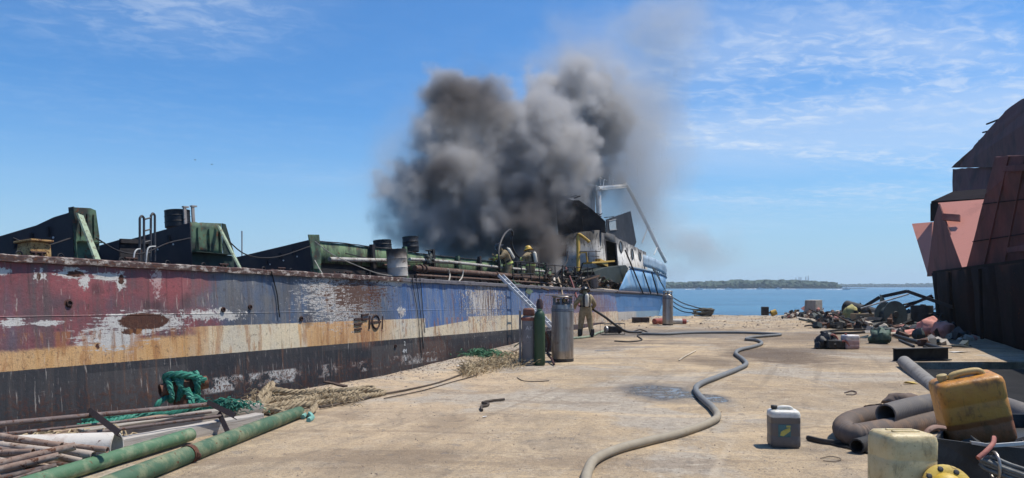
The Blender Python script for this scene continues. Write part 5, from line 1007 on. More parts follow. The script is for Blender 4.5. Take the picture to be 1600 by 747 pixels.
# ------------------------------------------------------------------ cylinders, hose and clutter in the middle of the quay
def stainless(name, tint, rough):
    m, g, b = new_mat(name); co = objco(g); n1 = g.noise(g.vm('MULTIPLY', co, (3, 3, .35)), 3, 5, .6); n2 = g.noise(co, 40, 4, .6); n3 = g.noise(co, 4, 6, .65)
    c = g.mix(g.ss(n1, .35, .7), tint, tuple(x * .55 for x in tint)); c = g.mix(g.ss(n3, .56, .7) * .6, c, (.16, .105, .07)); g.put(b.inputs['Base Color'], c); b.inputs['Metallic'].default_value = .75; g.put(b.inputs['Roughness'], rough + (n3 - .5) * .5); bump(g, b, n1 * .6 + n2 * .2, .12, .01); return m
M_SS = stainless('stainless_dull', (.42, .375, .33), .42); M_SSB = pm('steel_bluegrey', (.13, .155, .19), .5, metal=.4, rust=.2)
def dewar(label, loc, r, h, board=False):
    t = thing('dewar_tank', label, 'gas tank', loc, group='steel dewar tanks on the quay')
    MB().lathe([(r * .96, .05), (r, .09), (r, h * .16), (r * 1.004, h * .165), (r, h * .17), (r, h * .80), (r * .93, h * .87), (r * .6, h * .91), (.001, h * .92)], 40).build('tank_shell', M_SS, t, smooth=30)
    MB().lathe([(r * .98, 0), (r * 1.02, .01), (r * 1.02, .07), (r * .98, .075)], 40).build('base_ring', pm('base_dark', (.05, .045, .04), .7, rust=.4), t, smooth=30)
    for q_ in (.775, .80): MB().lathe([(r * 1.0, h * q_ - .016), (r * 1.022, h * q_), (r * 1.0, h * q_ + .016)], 40).build('shell_band', M_SSB, t, smooth=30)
    for k in range(6): a = k * math.pi / 3 + .3; MB().bar((r * .86 * math.cos(a), r * .86 * math.sin(a), h * .85), (r * .86 * math.cos(a), r * .86 * math.sin(a), h * .985), .05, .02, (math.cos(a), math.sin(a), 0)).build('guard_post', M_SSB, t)
    MB().tube([Vector((r * .88 * math.cos(a), r * .88 * math.sin(a), h * .99)) for a in [2 * math.pi * k / 36 for k in range(36)]], .022, 8, closed=True).build('guard_ring', M_SS, t, smooth=60)
    vm_ = pm('brass_valve', (.28, .19, .08), .45, metal=.7)
    for k, (x, y) in enumerate(((.0, 0), (.10, .04), (-.11, -.03), (.04, -.12), (-.04, .12))): MB().lathe([(.022, h * .88), (.022, h * .93), (.035, h * .935), (.035, h * .955), (.012, h * .96), (.001, h * .965)], 12, Matrix.Translation((x, y, 0))).build('valve', vm_, t, smooth=40)
    MB().tube(cr([(.10, .04, h * .94), (.17, .02, h * .97), (.2, -.08, h * .93), (.10, -.16, h * .92)], 5), .012, 6).build('valve_pipe', M_SS, t, smooth=60)
    return t
d1_ = GP(880, 566) + Vector((0, .27, 0)); dewar('tall dented stainless dewar tank beside the green gas cylinder', d1_, .272, 1.60)
mb = MB(); mb.hexa([Vector(v) for v in ((-.42, -.26, 1.62), (.30, -.2, 1.625), (.30, .14, 1.625), (-.42, .1, 1.62), (-.42, -.26, 1.64), (.30, -.2, 1.645), (.30, .14, 1.645), (-.42, .1, 1.64))]); mb.build('loose_board', pm('board_greybrown', (.30, .24, .19), .9), loc=d1_, label='thin board laid across the top of the tall dewar tank', cat='board')
dewar('smaller stainless dewar tank standing alone near the ship bow', GP(1045, 509) + Vector((0, .24, 0)), .245, 1.62)
# green oxygen cylinder with valve cap
def cylinder(label, loc, r, h, mat, cap, neck, tilt=(0, 0, 0)):
    t = thing('gas_cylinder', label, 'gas cylinder', loc, tilt)
    MB().lathe([(r * .9, 0), (r, .02), (r, h * .82), (r * .93, h * .875), (r * .7, h * .92), (r * .42, h * .945), (r * .36, h * .955)], 28).build('shell', mat, t, smooth=35)
    MB().lathe([(r * .45, h * .945), (r * .48, h * .95), (r * .45, h * .975)], 20).build('neck_ring', neck, t, smooth=35)
    MB().lathe([(r * .50, h * .97), (r * .62, h * .98), (r * .62, h * 1.06), (r * .50, h * 1.085), (r * .52, h * 1.10), (r * .3, h * 1.14), (.001, h * 1.15)], 20).build('valve_cap', cap, t, smooth=35); return t
M_CG = pm('cylinder_green', (.030, .072, .036), .5, c2=(.02, .045, .024), amt=.4, scale=3, rust=.12, bmp=.2); cylinder('slim dark green gas cylinder standing in front of the dented grey one', GP(843.5, 571.5) + Vector((0, .13, 0)), .128, 1.36, M_CG, pm('cap_maroon', (.055, .035, .04), .7, rust=.4), pm('neck_palegreen', (.20, .34, .20), .6))
c2_ = GP(826.5, 571) + Vector((0, .22, 0)); M_CGR = pm('cylinder_grey', (.20, .19, .19), .75, c2=(.34, .31, .29), amt=.5, scale=3.5, rust=.25, bmp=.4)
t = thing('gas_cylinder', 'dented grey gas cylinder with rusty red collar, chalk scrawl on it', 'gas cylinder', c2_); MB().lathe([(.155, 0), (.165, .02), (.165, 1.05), (.15, 1.12), (.12, 1.16), (.12, 1.30), (.10, 1.32)], 28).build('shell', M_CGR, t, smooth=35)
M_COL = pm('collar_red', (.28, .10, .065), .8, c2=(.16, .06, .045), rust=.4, scale=8); MB().lathe([(.172, 1.04), (.18, 1.05), (.18, 1.10), (.165, 1.115)], 28).build('collar', M_COL, t, smooth=35); MB().lathe([(.135, 1.16), (.14, 1.17), (.135, 1.30), (.10, 1.33), (.001, 1.335)], 24).build('cap', pm('cap_brown', (.17, .075, .055), .8, rust=.4), t, smooth=35)
MB().tube([(-.20, -.02, 0), (-.205, -.02, 1.25), (-.20, -.02, 1.27)], .028, 8).build('trolley_upright', M_CGR, t, smooth=50)
def text_on(txt, parent, x, z, r, hh, mat):
    cu = bpy.data.curves.new('t', 'FONT'); cu.body = txt; cu.align_x = 'CENTER'; cu.align_y = 'CENTER'; to = bpy.data.objects.new('t', cu); col.objects.link(to); bpy.context.view_layer.update(); me = bpy.data.meshes.new_from_object(to.evaluated_get(bpy.context.evaluated_depsgraph_get())); bpy.data.objects.remove(to)
    for v in me.vertices: a = (v.co.x * hh + x) / r; v.co = Vector((r * math.sin(a), -r * math.cos(a) , v.co.y * hh + z))
    me.materials.clear(); me.materials.append(mat); o = bpy.data.objects.new('chalk_scrawl', me); col.objects.link(o); o.parent = parent; return o
M_CHK = pm('chalk', (.52, .50, .48), .95); text_on('AK', t, .01, .86, .168, .14, M_CHK); text_on('A~', t, .0, .66, .168, .10, M_CHK)
line('thin green rod leaning against the dented grey cylinder', [GP(803, 549) + Vector((0, 0, .12)), GP(836, 571) + Vector((0, .03, .80))], .016, pm('rod_green', (.20, .27, .20), .7), 'leaning_rod', 3, cat='rod')
line('dark red gas hose drooping between green cylinder and dewar', [GP(853, 568) + Vector((0, .2, .75)), GP(858, 566) + Vector((0, .2, .45)), GP(856, 566) + Vector((0, .2, .2)), GP(862, 568) + Vector((.0, .15, .10)), GP(866, 572) + Vector((0, .1, .03))], .028, pm('hose_maroon', (.07, .03, .03), .7), 'gas_hose', 6, cat='hose')
line('black gas hose curled on the ground behind the dewar', [GP(856, 552) + Vector((0, 0, .55)), GP(861, 549) + Vector((0, 0, .3)), GP(852, 548) + Vector((0, 0, .15)), GP(860, 556) + Vector((0, 0, .03)), GP(872, 553) + Vector((0, 0, .03))], .025, M_CABLE, 'gas_hose', 6, cat='hose')
t = thing('tool_box', 'dark metal tool box standing behind the two gas cylinders', 'box', GP(860, 549)); MB().box((0, 0, .3), (.42, .3, .6)).build('box_body', pm('box_dark', (.05, .04, .04), .7, rust=.4), t, bevel=.015); MB().tube([(-.1, 0, .6), (-.1, 0, .66), (.1, 0, .66), (.1, 0, .6)], .012, 6).build('handle', M_SOOT, t)
# long discharge hose snaking over the quay
hp = [(912, 790), (914, 760), (918, 738), (930, 718), (965, 702), (1010, 690), (1060, 678), (1105, 662), (1121, 651), (1113, 637), (1095, 621), (1087, 608), (1096, 599), (1122, 589), (1152, 577), (1166, 569), (1160, 561), (1150, 553), (1155, 547), (1176, 542), (1190, 537), (1184, 532), (1166, 530), (1178, 526.5), (1219, 522.5), (1150, 519.5), (1080, 520), (1040, 522), (1003, 521.5)]
HR = .052; pts = [Vector((GP(a, b_, .05).x, GP(a, b_, .05).y, .052)) for a, b_ in hp]
m, g, b = new_mat('hose_canvas'); P = worldco(g); X, Y, Z = g.sep(P); nn = g.noise(P, 8, 6, .65); n2 = g.noise(P, 150, 2, .5)
c = g.mix(g.ss(Y + (nn - .5) * 3, 10.2, 12.0), g.mix(nn, (.36, .31, .23), (.22, .185, .13)), g.mix(nn, (.11, .125, .14), (.20, .20, .19))); g.put(b.inputs['Base Color'], c); b.inputs['Roughness'].default_value = .75; bump(g, b, n2 + nn, .3, .006)
mb = MB(); mb.tube(cr(pts, 12), HR, 14); mb.build('discharge_hose', m, None, pts[0], smooth=60, label='long grey hose snaking across the open quay towards the bow', cat='hose', world=True)
line('black hose running from the firefighter on the quay to the long grey hose', [pC + Vector((.30, .26, 1.0)), GP(944, 527) + Vector((0, 0, .75)), GP(962, 526) + Vector((0, 0, .42)), GP(980, 524.5) + Vector((0, 0, .15)), GP(1003, 521.5) + Vector((0, 0, .055))], .045, M_CABLE, 'fire_hose', 8, cat='hose')
line('pale green hose lying on the quay by the firefighter boots', [GP(893, 528.5, .04), GP(912, 527, .04), GP(925, 524.5, .04), GP(935, 520, .05), GP(947, 517, .06), GP(958, 518, .06)], .042, pm('hose_palegreen', (.30, .36, .26), .8), 'hose', 7, cat='hose')
line('black cable looping on the quay beyond the pump', [GP(968, 516, .03), GP(985, 519, .03), GP(1000, 515, .03), GP(1012, 520, .03), GP(996, 524, .03), GP(1003, 531, .02), GP(985, 534, .02), GP(960, 533, .02)], .022, M_CABLE, 'cable', 7, cat='cable')
# pump between firefighter and bow
pp = GP(957, 523); t = thing('fire_pump', 'small portable pump in a black frame on the quay', 'pump', pp, (0, 0, R(20))); M_PB = pm('pump_black', (.02, .02, .022), .5, scale=9)
MB().box((0, 0, .20), (.42, .30, .26)).blob((.28, 0, .18), (.14, .13, .14), 3, .1, 12, 8).build('engine_block', M_PB, t, smooth=40, bevel=.02); MB().lathe([(.11, -.05), (.14, -.03), (.14, .03), (.11, .05)], 20, Matrix.Translation((-.28, -.02, .2)) @ Matrix.Rotation(R(90), 4, 'Y')).build('pump_casing', pm('cast_grey', (.33, .33, .33), .5, metal=.5), t, smooth=40)
for y in (-.2, .2):
    MB().tube([(-.42, y, .02), (.42, y, .02), (.42, y, .42), (-.42, y, .42)], .018, 6, closed=True).build('frame_hoop', M_PB, t)
for x in (-.42, .42): MB().tube([(x, -.2, .42), (x, .2, .42)], .016, 6).build('frame_tie', M_PB, t)
t = thing('wooden_block', 'dark block lying against the quay edge under the bow', 'block', GP(1001, 506)); MB().box((0, 0, .16), (.8, .4, .32)).build('block_body', pm('block_dark', (.06, .05, .045), .9, rust=.3), t, bevel=.02); MB().box((0, -.203, .16), (.06, .01, .30)).build('strap', M_MARK, t)
# lying bottles, rope pile and bollard at the far corner
def lying(label, p, q_, r, mat, endmat):
    d_ = (q_ - p); t = thing('lying_cylinder', label, 'gas cylinder', p, d_.to_track_quat('Z', 'Y').to_euler()); L_ = d_.length
    MB().lathe([(.001, 0), (r * .9, .01), (r, .06), (r, L_ * .8), (r * .8, L_ * .88), (r * .35, L_ * .93), (r * .3, L_)], 18).build('shell', mat, t, smooth=35); MB().lathe([(r * 1.02, L_ * .62), (r * 1.02, L_ * .80), (r * .82, L_ * .885)], 18).build('painted_band', endmat, t, smooth=35)
M_RED = pm('paint_red_dull', (.30, .075, .06), .7, rust=.25); M_OW = pm('paint_offwhite', (.55, .53, .48), .7, rust=.2)
lying('dull red gas cylinder lying left of the small dewar', GP(1022, 502.5, .16), GP(1042, 501.5, .16), .15, M_RED, M_RED); lying('white gas cylinder with red shoulder lying right of the small dewar', GP(1050, 502.5, .14), GP(1075, 502.5, .14), .14, M_OW, M_RED)
bc_ = GP(1101, 496.5); t = thing('bollard', 'squat quay bollard buried under coils of rope at the quay corner', 'bollard', bc_); MB().lathe([(.30, 0), (.28, .05), (.20, .10), (.19, .38), (.30, .44), (.30, .50), (.2, .54), (.001, .55)], 20).build('bollard_body', M_BOL, t, smooth=40)
mb = MB(); rr = random.Random(4); pts = []
for k in range(70): a = k * .72; r_ = .30 + .16 * math.sin(k * .37) + .12 * rr.random(); pts.append(bc_ + Vector((r_ * math.cos(a) * 1.25, r_ * math.sin(a), .05 + .52 * abs(math.sin(k * .11)) * (1 - .4 * r_) + .05 * rr.random())))
mb.rope(cr(pts, 4), .045, .3); mb.build('rope_coil', pm('rope_dirty', (.12, .115, .095), .95, c2=(.22, .20, .16), scale=9), None, bc_, smooth=60, label='dirty grey rope heaped over the corner bollard', cat='rope', world=True)
M_ML = pm('mooring_dark', (.05, .055, .06), .9, scale=20)
for k, (a, b_, lab) in enumerate((((1041, 447), (1098, 482), 'uppermost'), ((1043, 451), (1096, 486), 'middle'), ((1040, 456), (1092, 490), 'lowest'))):
    pa, pb = SW(hull_pt(.86, .3 - .25 * k)) + Vector((.15, -.2, 0)), bc_ + Vector((-.15, -.1, .5 - .12 * k)); line(lab + ' of three dark mooring lines from the bow to the corner bollard', [pa, pa.lerp(pb, .5) + Vector((0, 0, -.18 - .1 * k)), pb], .035, M_ML, 'mooring_line', 8, 'mooring lines at the bow')
timber('pale round log lying right of the small dewar', GP(1083, 500), GP(1110, 500.5), .16, .14, pm('log_pale', (.5, .45, .37), .9), 'log')
# litter
def scrap(label, px, py, pts, mat, name, cat, h=.012):
    c_ = GP(px, py); V = [Vector((x, y, .004 + h * abs(mnoise.noise(Vector((x * 9, y * 9, px)))) * 3)) for x, y in pts]; mb = MB(); mb.plate([v for v in V], .004); return mb.build(name, mat, None, c_, label=label, cat=cat)
M_PAP = pm('paper_white', (.72, .70, .66), .9, scale=8)
scrap('crumpled white sheet lying by the quay edge near the green netting', 728, 574, ((-.32, .1), (-.25, .22), (.05, .12), (.3, -.02), (.12, -.10), (-.15, .0)), M_PAP, 'paper_sheet', 'paper', .03); scrap('pale flat sheet on the quay in front of the pump', 941, 548, ((-.22, .05), (.2, .12), (.25, -.05), (-.18, -.1)), M_PAP, 'paper_sheet', 'paper')
scrap('white rag by the slipway corner, right of the black beam', 1497, 551, ((-.22, .1), (.2, .2), (.25, -.1), (-.2, -.15)), M_PAP, 'rag', 'rag', .05); scrap('yellow torn glove near the slipway edge', 1422, 601, ((-.12, .03), (.1, .06), (.14, -.02), (-.1, -.05)), pm('glove_yellow', (.52, .38, .12), .9), 'torn_glove', 'glove', .03)
scrap('tiny pale chip on the bare concrete left of the long hose', 757, 652, ((-.03, .02), (.03, .03), (.03, -.02), (-.02, -.02)), M_PAP, 'paper_chip', 'paper'); 
line('pale bent stick lying in the middle of the quay', [GP(1061, 563, .02), GP(1070, 557, .03), GP(1087, 548, .02)], .018, pm('stick_pale', (.55, .47, .36), .9), 'stick', 4, cat='stick')
line('stiff brown cable end curled on the bare concrete', [GP(753, 641, .02), GP(752, 635, .03), GP(760, 634, .02), GP(763, 631, .03), GP(754, 629, .02), GP(768, 626, .03), GP(788, 624, .03)], .022, pm('cable_brown', (.085, .065, .05), .8), 'cable_end', 6, cat='cable')
line('thin wire curve on the ground in front of the green cylinder', [GP(808, 590, .01), GP(818, 595, .01), GP(840, 596, .01), GP(858, 595, .01)], .008, M_CABLE, 'wire', 6, cat='wire')
line('thin rusty wire loop on the ground near the slipway', [GP(1320, 614, .01), GP(1330, 611, .02), GP(1338, 613, .02), GP(1334, 617, .01), GP(1322, 617, .01)], .012, M_SP[2], 'wire_loop', 6, cat='wire'); line('thin wire ring on the ground right of the grey jerrican', [GP(1282, 716, .01), GP(1298, 713, .012), GP(1314, 717, .01), GP(1303, 721, .01), GP(1286, 720, .01)], .005, pm('wire_tan', (.2, .15, .1), .8), 'wire_ring', 8, cat='wire')
# green netting and weeds at the quay edge
mb = MB(); rr = random.Random(31)
for k in range(260): c_ = Vector((GP(756, 558).x + rr.gauss(0, .22), GP(756, 558).y + rr.gauss(0, .25), .03 + abs(rr.gauss(0, .06)))); a = rr.uniform(0, 6.28); d_ = Vector((math.cos(a), math.sin(a) * .5, rr.uniform(-.1, .2))) * rr.uniform(.1, .3); mb.tube([c_, c_ + d_ * .5 + Vector((0, 0, .04)), c_ + d_], .012, 3, False)
mb.build('green_netting', pm('net_green', (.06, .16, .085), .95, c2=(.12, .2, .12)), kind='stuff', label='bundle of green netting at the quay edge below the boot topping', cat='netting')
mb = MB()
for k in range(1300): px = rr.uniform(722, 838); c_ = GP(px, 583 - (px - 722) * .20 + rr.gauss(0, 5)); c_.z = rr.uniform(0, .05); a = rr.uniform(0, 6.28); l_ = rr.uniform(.06, .26); d_ = Vector((math.cos(a) * l_, math.sin(a) * l_, rr.uniform(.0, .16))); mb.tube([c_, c_ + d_ * .5 + Vector((0, 0, .03)), c_ + d_], .006, 3, False)
mb.build('dry_weeds', M_STRAW, kind='stuff', label='dry weeds and straw at the quay edge by the gas cylinders', cat='weeds')
# ------------------------------------------------------------------ right foreground: jerricans, suction hoses, bin
def jerrican(label, loc, size, mat, rot=(0, 0, 0), capmat=None, handle=True, labelmat=None, hmat=None):
    w, d, h = size; t = thing('jerrican', label, 'jerrican', loc, rot)
    def ring(z, f, r):                                            # rounded rectangle
        P_ = []; a, b_ = w / 2 * f, d / 2 * f
        for cx, cy, a0 in ((a - r, b_ - r, 0), (-a + r, b_ - r, 90), (-a + r, -b_ + r, 180), (a - r, -b_ + r, 270)):
            for k in range(5): q_ = R(a0 + 22.5 * k); P_.append(Vector((cx + r * math.cos(q_), cy + r * math.sin(q_), z)))
        return P_
    prof = [(0, .90), (.012, .965), (.04, 1.0), (h * .30, 1.0), (h * .315, .985), (h * .33, 1.0), (h * .62, 1.0), (h * .635, .985), (h * .65, 1.0), (h * .86, 1.0), (h * .92, .965), (h * .955, .88), (h * .965, .70)]
    V = []; n = 20
    for z, f in prof: V += [v + Vector((mnoise.noise(v * 7 + Vector(loc)), mnoise.noise(v * 6 + Vector((4, 1, 1))), 0)) * .006 for v in ring(z, f, min(w, d) * .17 * f)]
    mb = MB(); mb.add(V, [tuple(range(n))[::-1]] + [(j * n + k, j * n + (k + 1) % n, (j + 1) * n + (k + 1) % n, (j + 1) * n + k) for j in range(len(prof) - 1) for k in range(n)] + [tuple((len(prof) - 1) * n + k for k in range(n))])
    mb.build('can_body', mat, t, smooth=50)
    hm = hmat or mat
    if capmat is False: MB().box((0, -d * .1, h * .968), (w * .55, d * .10, .014)).box((0, d * .14, h * .968), (w * .55, d * .10, .014)).build('moulded_grip', mat, t, bevel=.006)
    if handle: MB().tube(cr([(-w * .20, 0, h * .95), (-w * .17, 0, h * 1.0), (-w * .05, 0, h * 1.02), (w * .14, 0, h * 1.02), (w * .24, 0, h * 1.0), (w * .28, 0, h * .95)], 4), d * .085, 10).build('handle', hm, t, smooth=60)
    if capmat is not False: MB().lathe([(.030, 0), (.030, .02), (.036, .021), (.036, .05), (.030, .055), (.001, .056)], 16, Matrix.Translation((-w * .32, 0, h * .945))).build('cap', capmat or mat, t, smooth=40)
    return t
def can_mat(name, c, liquid, level, c2, dirt=.5, top=None):
    m, g, b = new_mat(name); co = objco(g); x, y, z = g.sep(co); n1 = g.noise(co, 7, 6, .65); n2 = g.noise(g.vm('MULTIPLY', co, (1, 1, .3)), 18, 6, .7, .5); n3 = g.noise(co, 45, 5, .65)
    cc = g.mix(g.ss(n1, .35, .7) * .7, c, c2); cc = g.mix(g.ss(z + (n1 - .5) * .03, level - .006, level + .012), liquid, cc); cc = g.mix(g.ss(n2, .56, .72) * dirt, cc, tuple(q * .35 for q in c2)); cc = g.mix(g.ss(n3, .64, .70) * dirt, cc, (.05, .035, .02)); cc = g.mix(g.ss(n1 * .5 + n2 * .5, .50, .60) * dirt * .8, cc, tuple(q * .28 for q in c2)); cc = g.mix((1.0 - g.ss(z + (n2 - .5) * .2, .0, .10)) * dirt * .8, cc, (.07, .05, .03))
    g.put(b.inputs['Base Color'], cc); b.inputs['Roughness'].default_value = .45; b.inputs['Subsurface Weight'].default_value = .15; b.inputs['Subsurface Radius'].default_value = (.03, .02, .01); bump(g, b, n3 + n1 * 3, .3, .010); return m
M_BLKCAP = pm('cap_black', (.02, .02, .02), .5)
jl = GP(1231, 701) + Vector((0, .14, 0))
jt = jerrican('grey jerrican with white shoulders and a blue and yellow label, alone on the quay', jl, (.335, .26, .44), can_mat('can_dark_liquid', (.66, .64, .58), (.115, .105, .10), .345, (.52, .49, .42), .25), (0, 0, R(-6)), M_BLKCAP)
mb = MB(); mb.plate([(-.09, -.133, .13), (.05, -.133, .13), (.05, -.133, .27), (-.09, -.133, .27)], .003); lb2 = mb.build('label', pm('label_teal', (.07, .16, .17), .7, scale=12), jt)
mb = MB(); mb.plate([(-.07, -.1365, .145), (-.03, -.1365, .14), (.045, -.1365, .20), (.04, -.1365, .235), (.0, -.1365, .225), (-.06, -.1365, .19)], .003); mb.plate([(.0, -.1365, .24), (.045, -.1365, .24), (.045, -.1365, .262), (.0, -.1365, .262)], .003); mb.build('label_print', pm('label_yellow', (.48, .42, .10), .7, scale=15), lb2)
# steel bin holding scrap
M_BIN = pm('bin_black', (.022, .024, .026), .6, c2=(.05, .05, .052), amt=.5, scale=5, rust=.12, bmp=.4)
bx0, bx1, by0, by1, bt = 2.70, 4.3, 4.98, 6.3, .80
t = thing('scrap_bin', 'black steel bin full of scrap in the right foreground', 'bin', ((bx0 + bx1) / 2, (by0 + by1) / 2, 0)); o_ = Vector(((bx0 + bx1) / 2, (by0 + by1) / 2, 0))
MB().plate([Vector(v) - o_ for v in ((bx0, by0, 0), (bx1, by0, 0), (bx1, by0 - .05, .72), (bx0 + .32, by0 - .02, .83), (bx0, by0, bt + .07))], .02).build('front_plate', M_BIN, t)
bxb = 3.62
for nm, poly in (('side_plate', ((bx0 + .02, by0 + .02, 0), (bxb, by1, 0), (bxb, by1, bt), (bx0 + .02, by0 + .02, bt))), ('side_plate', ((bx1, by0 + .02, 0), (bx1, by1, 0), (bx1, by1, bt), (bx1, by0 + .02, bt))), ('back_plate', ((bxb + .02, by1, 0), (bx1 - .02, by1, 0), (bx1 - .02, by1, bt), (bxb + .02, by1, bt))), ('fill', ((bx0 + .03, by0 + .04, .68), (bx1 - .03, by0 + .04, .68), (bx1 - .03, by1 - .03, .68), (bxb + .05, by1 - .03, .68)))):
    MB().plate([Vector(v) - o_ for v in poly], .02).build(nm, M_BIN, t)
MB().plate([W(a, b_, y) - o_ for a, b_, y in ((1516, 689, 4.92), (1548, 694, 4.88), (1600, 690, 4.9), (1600, 695, 4.9), (1548, 699, 4.88), (1518, 694, 4.92))], .015).build('bent_trim', pm('trim_pale', (.50, .49, .47), .5, rust=.2, metal=.3), t)
jerrican('big dirty orange jerrican leaning on the black scrap bin', (W(1530, 690, 5.62).x, 5.62, .70), (.445, .30, .52), can_mat('can_orange', (.52, .235, .035), (.25, .080, .02), .20, (.42, .16, .03), .75), (R(4), R(-13), R(-14)), pm('cap_cream', (.48, .36, .16), .6), hmat=pm('handle_tan', (.50, .34, .13), .6, scale=10))
cl_ = (W(1407, 700, 4.75).x, 4.75, .495)
jerrican('dirty cream jerrican in the right foreground beside the black bin', cl_, (.335, .25, .475), can_mat('can_cream', (.60, .49, .27), (.52, .40, .20), .10, (.46, .33, .15), .5), (0, R(2), R(8)), False, False)
t = thing('wooden_crate', 'dark slatted crate the cream jerrican stands on', 'crate', (cl_[0], 4.75, 0))
M_CR = pm('crate_dark', (.07, .05, .038), .9, stretch=(1, 4, 4))
for k in range(4):
    for y in (-.18, .18): MB().box((0, y, .07 + k * .125), (.50, .02, .105)).build('slat', M_CR, t)
for x in (-.22, .22):
    for y in (-.15, .15): MB().box((x, y, .245), (.04, .04, .49)).build('post', M_CR, t)
for k in range(4): MB().box((-.19 + k * .125, 0, .488), (.11, .36, .018)).build('slat', M_CR, t)
# yellow flange with a domed hub
fc = W(1481, 762, 4.55); nrm = Vector((-.15, -.8, .6)).normalized(); t = thing('yellow_flange', 'yellow wheel hub with dark bolt holes, bottom right', 'wheel hub', fc, nrm.to_track_quat('Z', 'Y').to_euler()); M_YF = pm('flange_yellow', (.52, .35, .035), .55, c2=(.30, .18, .03), rust=.35, scale=8)
MB().lathe([(.135, -.02), (.142, -.015), (.142, .012), (.135, .016), (.085, .014), (.085, .0)], 32).build('rim', M_YF, t, smooth=35); MB().lathe([(.088, .0), (.085, .02), (.07, .045), (.04, .06), (.001, .065)], 28).build('dome', pm('dome_yellow', (.60, .40, .05), .5, scale=8), t, smooth=50)
for k in range(8): a = k * math.pi / 4 + .2; MB().lathe([(.017, .0), (.017, .017), (.012, .020), (.001, .0205)], 10, Matrix.Translation((.112 * math.cos(a), .112 * math.sin(a), 0))).build('bolt_hole', M_BLKCAP, t)
MB().tube([(0, 0, -.02), (0, 0, -.30)], .06, 14).build('axle', M_BIN, t)
line('short red rubber hose stub poking out of the scrap bin', [W(1553, 684, 4.95), W(1551, 694, 4.86), W(1540, 706, 4.80), W(1528, 716, 4.78)], .016, pm('hose_red', (.36, .12, .09), .7), 'hose_stub', 5, cat='hose')
line('pinkish brown hose curling behind the cream jerrican', [W(1445, 684, 4.95), W(1449, 674, 4.98), W(1460, 668, 5.02), W(1475, 669, 5.10)], .018, pm('hose_brown', (.24, .14, .10), .7), 'hose_stub', 6, cat='hose')
t = thing('cable_bundle', 'bundle of grey cables tied with a metal ring, bottom right corner', 'cable', W(1570, 735, 4.8)); o_ = W(1570, 735, 4.8)
for k in range(12): a = k * math.pi / 6; r_ = .05 if k % 2 else .032; dv = Vector((r_ * math.cos(a), 0, r_ * math.sin(a))); MB().tube(cr([W(1535, 722, 4.86) - o_ + dv * .4, W(1552, 727, 4.82) - o_ + dv, W(1580, 738, 4.74) - o_ + dv * .9, W(1660, 765, 4.6) - o_ + dv], 4), .013, 7).build('cable', pm('cable_grey', (.16, .16, .15), .6, c2=(.07, .07, .07)), t, smooth=60)
q_ = W(1554, 728, 4.82) - o_; MB().tube([q_ + Vector((.012 * math.sin(a), 0, 0)) + Vector((.0, .075 * math.sin(a), .085 * math.cos(a))) for a in [2 * math.pi * k / 24 for k in range(24)]], .010, 6, closed=True).build('ring', M_SS, t, smooth=60)
mb = MB(); rr = random.Random(44)
for k in range(90): a = Vector((rr.uniform(3.1, 4.2), rr.uniform(5.05, 5.5), .70 + abs(rr.gauss(0, .02)))); d_ = Vector((rr.uniform(-.3, .3), rr.uniform(-.2, .2), rr.uniform(-.03, .05))); (mb.tube([a, a + d_], rr.uniform(.008, .02), 5, True, k % 2) if k % 3 else mb.plate([a, a + d_, a + d_ + Vector((.03, .12, .02)), a + Vector((.02, .12, 0))], .01, k % 2))
mb.build('bin_scrap', [M_BIN, pm('scrap_mid', (.10, .085, .075), .7, rust=.3)], kind='stuff', label='jumble of dark scrap filling the black bin', cat='scrap')
# corrugated suction hoses
M_COR = pm('suction_hose', (.135, .105, .088), .85, c2=(.26, .165, .105), amt=.55, scale=3.5, bmp=.3, grain=50); M_COR2 = pm('suction_hose_grey', (.15, .135, .125), .8, c2=(.24, .20, .16), amt=.5, scale=3, bmp=.3)
def corrugated(label, pts, r, mat, pitch=.042):
    P_ = cr(pts, 14); L_ = 0; acc = [0]
    for a, b_ in zip(P_, P_[1:]): L_ += (b_ - a).length; acc.append(L_)
    n = int(L_ / (pitch / 4)); Q = []; Rr = []; j = 0
    for i in range(n + 1):
        t_ = L_ * i / n
        while j < len(P_) - 2 and acc[j + 1] < t_: j += 1
        Q.append(P_[j].lerp(P_[j + 1], (t_ - acc[j]) / max(1e-6, acc[j + 1] - acc[j]))); Rr.append(r * (1 + .045 * math.cos(2 * math.pi * t_ / pitch)))
    mb = MB(); mb.tube(Q, Rr, 18, True, 0, .85); return mb.build('suction_hose', mat, None, Q[0], smooth=75, label=label, cat='hose', world=True)
def hz_(px, py, z=.135): return GP(px, py, z)
corrugated('brown corrugated suction hose bent in a tight loop on the quay', [hz_(1452, 634), hz_(1400, 645), hz_(1360, 650), hz_(1330, 658), hz_(1318, 669), hz_(1334, 679), hz_(1380, 672), hz_(1430, 663), hz_(1490, 653), hz_(1560, 648), hz_(1640, 652)], .125, M_COR)
corrugated('grey corrugated suction hose lying over the looped brown one', [hz_(1384, 648, .30), hz_(1420, 638, .32), hz_(1470, 629, .32), hz_(1530, 626, .34), hz_(1580, 640, .36), hz_(1640, 665, .36), hz_(1700, 690, .34)], .125, M_COR2)
mb = MB(); mb.blob(hz_(1411, 628, .10), (.28, .2, .13), 4, .25, 14, 9); mb.build('rubber_lump', pm('lump_brown', (.15, .11, .09), .9), smooth=60, label='brown rubber lump behind the corrugated hoses', cat='rubber')
timber('short dark board standing behind the hose loop', hz_(1352, 640, .05), hz_(1378, 637, .12), .05, .06, pm('board_dark', (.08, .05, .035), .9), 'board')
